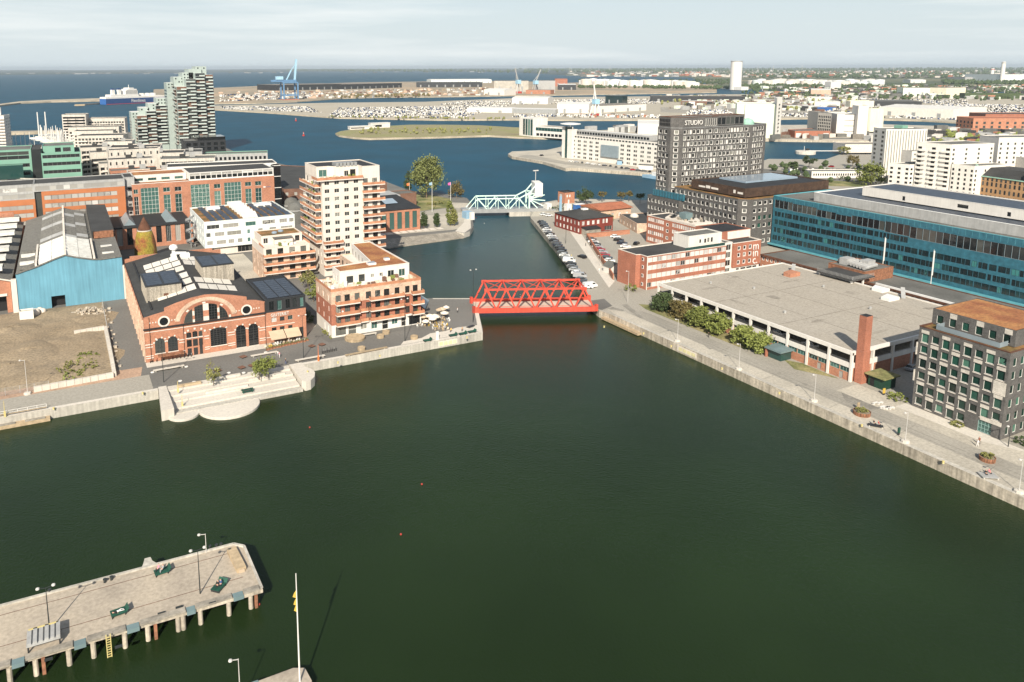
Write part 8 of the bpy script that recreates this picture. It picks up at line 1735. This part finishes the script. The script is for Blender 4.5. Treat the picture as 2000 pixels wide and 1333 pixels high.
for i in range(12): q = P(293+i*7.4+rnd.uniform(-1,1), 708-i*1.1); T = thing('bicycle', 'bicycle leaning in the rack before the foundry', 'bicycle', (q[0],q[1],Q), 1.3+rnd.uniform(-.3,.3), 'bicycles before the foundry'); m = MB(); [m.tube((u,-.03,.34),(u,.03,.34),.34,n=10) for u in (-.52,.52)]; m.build('wheels', 'rubber', T); m = MB(); m.beam((-.52,0,.34),(-.1,0,.85),.05); m.beam((.52,0,.34),(.38,0,1.0),.05); m.beam((-.1,0,.8),(.4,0,.85),.05); m.beam((-.05,0,.34),(.4,0,.82),.05); m.box(-.25,-.08,.86,.05,.08,.94); m.build('frame', rnd.choice(('dark_metal','red_paint','zinc')), T)
for i in range(9): q = P(629+i*3.4, 690-i*.7); T = thing('bicycle', 'bicycle parked on the quay edge by the pink mooring post', 'bicycle', (q[0],q[1],Q), 1.3, 'bicycles on the quay edge'); m = MB(); [m.tube((u,-.03,.34),(u,.03,.34),.34,n=10) for u in (-.52,.52)]; m.build('wheels', 'rubber', T); m = MB(); m.beam((-.52,0,.34),(-.1,0,.85),.05); m.beam((.52,0,.34),(.38,0,1.0),.05); m.beam((-.1,0,.8),(.4,0,.85),.05); m.build('frame', rnd.choice(('dark_metal','zinc')), T)
# white bench sets, bollards, ground covers, posts
T = thing('bench_set', 'cluster of white tables and benches near the grey brick office', 'table'); p = P(1726,800)
for i in range(7): m = MB(); u, v = rnd.uniform(-2,2), rnd.uniform(-2.6,2.6); m.box(p[0]+u,p[1]+v,Q+.42,p[0]+u+1.6,p[1]+v+.5,Q+.5); m.box(p[0]+u+.1,p[1]+v,Q,p[0]+u+.2,p[1]+v+.5,Q+.42); m.box(p[0]+u+1.4,p[1]+v,Q,p[0]+u+1.5,p[1]+v+.5,Q+.42); m.build('bench', 'white_paint', T)
settle(T, *p)
BO = MB(); BO.lathe([(.32,0),(.24,.12),(.2,.42),(.36,.5),(.34,.66),(.1,.7)], 10); bom = BO.mesh('bollard', 'yellow_paint')
for i, q in enumerate(((105,800),(279,770),(660,710),(742,697),(912,661),(601,728),(1180,640),(1257,653),(1311,678),(1410,722),(1522,770),(1683,833),(1842,905),(1143,540),(1116,500),(1086,462))):
    p = P(*q); o = obj('mooring_bollard', bom, None, (p[0],p[1],Q)); o.scale = (.8,.8,.75); tag(o, 'yellow mooring bollard on the quay edge, %s along the docks' % num[i], 'bollard', 'yellow mooring bollards')
for i, q in enumerate(((298,728),(352,745),(379,747),(447,729),(476,729),(496,696),(364,717),(325,720),(519,689))):
    p = P(*q); T = thing('ground_light', 'round dark ground cover with white centre, %s from the left' % num[i], 'ground light', (p[0],p[1],Q), group='round ground covers on the foundry square'); m = MB(); m.lathe([(.95,.0),(.95,.03)], 18); m.build('ring', 'asphalt_dark', T); m = MB(); m.lathe([(.5,.0),(.5,.16),(.4,.2)], 12); m.build('centre', 'white_paint', T)
for i, q in enumerate(((475,699),(472,720),(425,726),(609,678),(629,675),(492,716))): p = P(*q); T = thing('square_bench', 'low dark square seat on the foundry square, %s from the left' % num[(2,1,0,4,5,3)[i]], 'bench', (p[0],p[1],Q), .4, 'square seats on the foundry square'); m = MB(); m.box(-.8,-.8,.3,.8,.8,.42); m.build('seat', 'brick_brown', T); m = MB(); m.box(-.6,-.6,0,.6,.6,.3); m.build('base', 'dark_metal', T)
for lab, q, h, mm in (('pink striped mooring post on the quay edge',(622,706),4.6,'orange_cloth'),('yellow ladder post on the terrace, upper one',(348,767),3.0,'yellow_paint'),('yellow ladder post on the terrace, lower one',(356,788),3.0,'yellow_paint'),('yellow mooring post on the left quay',(10,815),4,'yellow_paint'),('white navigation post on the far terrace',(854,664),2.6,'white_paint')):
    p = P(*q, Q if 'lower' not in lab else 1.9); T = thing('marker_post', lab, 'post', (p[0],p[1],Q if 'lower' not in lab else 1.15)); m = MB(); m.box(-.22,-.1,0,.22,.1,h*.35) if 'white' not in lab else m.box(-.45,-.15,0,.45,.15,h); m.build('base', mm, T); m = MB(); m.tube((0,0,h*.3),(0,0,h),.09,.05,n=6); m.build('pole', mm, T)
# three flags by the lawn
for lab, xy, h, mm in (('white flagpole with orange flag on the lawn',(187.4,421.6),10.8,'orange_cloth'),('tall white flagpole with pale blue flag',(182.9,380.4),17,'sky_cloth'),('white flagpole with magenta flag beside the path',(208.9,408.4),11.4,'pink_cloth')):
    T = thing('flagpole', lab, 'flagpole', (*xy,Q)); m = MB(); m.tube((0,0,0),(0,0,h),.16,.08); m.build('pole', 'white_paint', T); m = MB(); m.face([(-.1,0,h-.2),(-1.7,.4,h-.6),(-1.5,.5,h-2.0),(-.1,0,h-1.9)]); m.face([(-.1,0,h-1.9),(-1.5,.5,h-2.0),(-1.7,.4,h-.6),(-.1,0,h-.2)][::1]); m.build('flag', mm, T)
# wall signs, railings, fender timbers and the dirt yard
for (xa, xb, mm) in ((95.5,101.8,'yellow_cloth'),):
    T = thing('quay_sign', 'faded yellow lettered panel on the dock wall under the sun decks', 'sign'); m = MB(); m.box(xa,194.7,.5,xb,194.78,2.0); m.build('panel', 'trim_white', T)
    for i in range(4): m = MB(); m.box(xa+.3+i*1.5,194.66,.7,xa+1.5+i*1.5,194.695,1.8); m.build('letter_block', 'faded_yellow', T)
    settle(T, xa, 194.7, 1)

T = thing('quay_sign', 'faded yellow lettered panel on the right dock wall', 'sign'); m = MB(); m.box(156.45,153,.5,156.55,160.5,2.1); m.build('panel', 'trim_white', T)
for i in range(4): m = MB(); m.box(156.4,153.4+i*1.7,.8,156.44,154.8+i*1.7,1.8); m.build('letter_block', 'faded_yellow', T)
settle(T, 156.5, 156, 1)
def fender(label, xa, xb, y, z):
    T = thing('fender_timber', label, 'fender'); m = MB(); m.box(xa,y-1.2,z-.9,xb,y-.02,z); m.build('timber', 'timber', T)
    for i in range(3): w = (xb-xa)/3; m = MB(); m.box(xa+i*w+1,y-1.25,z+.002,xa+(i+1)*w-1,y-.4,z+.18); m.build('plank', 'timber_grey', T)
    settle(T, xa, y, z)
fender('low timber landing along the left dock wall', -26, -7.4, 195, .9)
T = thing('fender_timber', 'timber fender beam on the right dock wall near the bridge', 'fender'); m = MB(); m.box(155.0,176,.2,156.55,194,.9); m.build('timber', 'timber', T); settle(T, 156, 185, .5)
T = thing('guard_rail', 'white tubular railing with timber seat on the left quay', 'railing')
for i in range(9): m = MB(); m.tube((-24+i*2,196.0,Q),(-24+i*2,196.0,Q+1.15),.05,n=6); m.build('post', 'white_paint', T)
for z in (.6,1.12): m = MB(); m.beam((-24,196,Q+z),(-8,196,Q+z),.07); m.build('rail', 'white_paint', T)
m = MB(); m.box(-24,195.4,Q+.45,-8,195.8,Q+.52); m.build('seat', 'timber', T); settle(T, -16, 196)
T = thing('wire_fence', 'grey wire mesh fence on the left pavement', 'fence')
for i in range(8): m = MB(); m.tube((-30+i*3.2,208.6,Q),(-30+i*3.2,208.6,Q+2),.06,n=6); m.build('post', 'zinc', T)
for k in range(7): m = MB(); m.beam((-30,208.6,Q+.2+k*.3),(-7.6,208.6,Q+.2+k*.3),.035); m.build('wire', 'zinc', T)
settle(T, -18, 208.6)
def blockwall(label, p, q, h=1.3, w=.9):
    p, q = Vector(p), Vector(q); L = (q-p).length; d = (q-p).normalized(); n = int(L/1.7); T = thing('block_wall', label, 'wall')
    for i in range(n): a, c = p+d*(i*L/n+.03), p+d*((i+1)*L/n-.03); m = MB(); m.beam((*a,Q+h/2+.0),(*c,Q+h/2),w,h+rnd.uniform(-.1,.12)); m.build('block', 'concrete_pale', T)
    settle(T, p.x, p.y)
blockwall('row of pale concrete blocks along the dirt yard pavement', P(66,766), P(222,737)); blockwall('row of pale concrete blocks beside the path', P(224,736), P(206,645)); blockwall('short row of pale concrete blocks across the dirt yard', P(145,655), P(204,645))
rr = random.Random(9)
T = thing('rubble_heap', 'heap of pale broken stones before the blue gable', 'rubble')
c0 = P(172,612)
for i in range(150):
    a = rr.uniform(0,6.28); d = math.sqrt(rr.random()); x, y = c0[0]+5.4*d*math.cos(a), c0[1]+6*d*math.sin(a); s = rr.uniform(.25,.6); z = Q+max(0,1.5*(1-d))*rr.random(); pts = [(x+s*rr.uniform(.7,1.2)*math.cos(k*1.256),y+s*rr.uniform(.7,1.2)*math.sin(k*1.256)) for k in range(5)]; m = MB(); m.prism(pts, z-.1, z+s*rr.uniform(.5,1)); m.build('stone', 'rubble', T)
settle(T, *c0)
for i in range(16):
    x, y = 11.6+rr.uniform(-1,1), 216+i*4; s = rr.uniform(.35,.7); m = MB(); m.prism([(s*rr.uniform(.7,1.2)*math.cos(k*1.05),s*rr.uniform(.7,1.2)*math.sin(k*1.05)) for k in range(6)], 0, s*.8); o = m.build('boulder', 'rubble', None, (x-2.6,y,Q)); tag(o, 'pale boulder in the row along the foundry path', 'boulder', 'boulders along the foundry path')
def mound(label, c, rx, ry, h, m_, seed):
    b = MB(); n = 18; rg = 7; i0 = 0
    for j in range(rg+1):
        f = j/rg
        for k in range(n): t = 2*math.pi*k/n; wob = 1+.25*noise.noise((math.cos(t)*1.4+seed, math.sin(t)*1.4, f*2)); b.v.append((rx*f*wob*math.cos(t), ry*f*wob*math.sin(t), h*(math.cos(f*math.pi)*.5+.5)*(1+.35*noise.noise((f*3,t,seed)))-.02*(f > .95)))
    for j in range(rg):
        for k in range(n): a, d = j*n+k, j*n+(k+1) % n; b.f.append((a,a+n,d+n,d)); b.m.append(0)
    o = b.build('dirt_mound', m_, None, (c[0],c[1],Q+.01), smooth=True); return tag(o, label, 'mound')
mound('large bare dirt mound in the middle of the yard', P(60,690), 13, 14, 1.7, 'dirt', 1); mound('pale dirt mound by the left fence', P(20,720), 8, 9, 1.3, 'dirt', 2); mound('weedy dirt mound beside the block wall', P(170,705), 10, 11, 1.0, 'dirt', 3); mound('dark dirt mound before the brick shed', P(20,650), 12, 12, 1.8, 'dirt', 4); mound('low dirt bank under the rubble', P(165,625), 11, 9, .9, 'dirt', 5)
T = thing('container', 'white open topped container before the blue gable', 'container'); p = P(53,624); m = MB(); [m.box(p[0]+a,p[1]+c,Q,p[0]+b_,p[1]+d,Q+3.2) for a, c, b_, d in ((-2,-1.3,2,-1.15),(-2,1.15,2,1.3),(-2,-1.14,-1.85,1.14),(1.85,-1.14,2,1.14))]; m.build('walls', 'white_paint', T); m = MB(); m.box(p[0]-1.8,p[1]-1.1,Q+1,p[0]+1.8,p[1]+1.1,Q+2.7); m.build('fill', 'lawn', T); settle(T, *p)
for i, (q, s) in enumerate((((70,617),1.3),((84,613),1.0),((78,610),.9))):
    p = P(*q); b = MB(); b.lathe([(s*.9,0),(s*1.1,s*.7),(s,s*1.5),(s*.5,s*1.8),(s*.1,s*1.85)], 10); o = b.build('bulk_bag', 'trim_white', None, (p[0],p[1],Q), smooth=True); tag(o, 'white bulk bag by the container, %s one' % ('largest','rightmost','middle')[i], 'bag')
# small channel markers in the dock
for i, q in enumerate(((605,836),(824,947),(783,1045),(506,1182),(946,437),(930,426))):
    p = P(*q,0); T = thing('float', ('small red float left of the dock middle','small red float in the dock middle','small red float nearer the pier','small red float at the pier head pile','small pale float before the green bridge','small red float below the green bridge')[i], 'float', (p[0],p[1],0)); m = MB(); m.lathe([(.08,-.1),(.19,.05),(.2,.18),(.08,.3)], 10); m.build('ball', 'red_paint' if i != 4 else 'white_paint', T, smooth=True); m = MB(); m.tube((0,0,.28),(0,0,.5),.03,n=5); m.build('stub', 'black', T)
# ramp canopy by the apartment end, wire fence along the path, warning sign
T = thing('glass_canopy', 'sloping pale steel canopy at the canal side of the apartments', 'canopy'); m = MB(); m.face([(101,226,6.2),(104,222,3.0),(110,231.5,2.6),(106,236,5.4)]); m.build('sheet', 'lantern', T); m = MB(); [m.beam((x,y,Q),(x,y,z),.2) for x, y, z in ((101.2,226,6.1),(106,235.6,5.3))]; m.build('posts', 'zinc', T); settle(T, 104, 228)
T = thing('mesh_fence', 'tall mesh fence between the dirt yard and the foundry path', 'fence')
for i in range(22): m = MB(); m.tube((8.2,213+i*3.1,Q),(8.2,213+i*3.1,Q+2),.05,n=5); m.build('post', 'zinc', T)
for k in range(5): m = MB(); m.beam((8.2,213,Q+.3+k*.4),(8.2,278,Q+.3+k*.4),.03); m.build('wire', 'zinc', T)
settle(T, 8.2, 245)
for lab, q, mm in (('yellow warning sign on posts near the green cabin',(1726,772),'yellow_cloth'),('orange information stand beside the rusty planter',(1676,800),'timber'),('green litter bin at the quay lamp',(1755,850),'green_paint')):
    p = P(*q); T = thing('sign_stand' if 'bin' not in lab else 'litter_bin', lab, 'sign' if 'bin' not in lab else 'bin', (p[0],p[1],Q)); m = MB(); m.box(-.35,-.12,.5,.35,.12,1.7); m.build('panel', mm, T); m = MB(); m.box(-.3,-.08,0,.3,.08,.5); m.build('foot', 'dark_metal', T)
# ---------------------------------------------------------------- the hazy air
b = MB(); b.box(-43000, -2600, -6, 43000, 43000, 135)
hz = bpy.data.materials.new('air'); hz.use_nodes = True; n = hz.node_tree.nodes; n.remove(n['Principled BSDF'])
pv = n.new('ShaderNodeVolumePrincipled'); pv.inputs['Color'].default_value = (.74,.85,.95,1); pv.inputs['Density'].default_value = 4.4e-5; pv.inputs['Anisotropy'].default_value = .1
hz.node_tree.links.new(pv.outputs[0], n['Material Output'].inputs['Volume']); MATS['air'] = hz
kind(b.build('haze', 'air'), 'stuff', 'thin pale sea haze over the whole harbour')
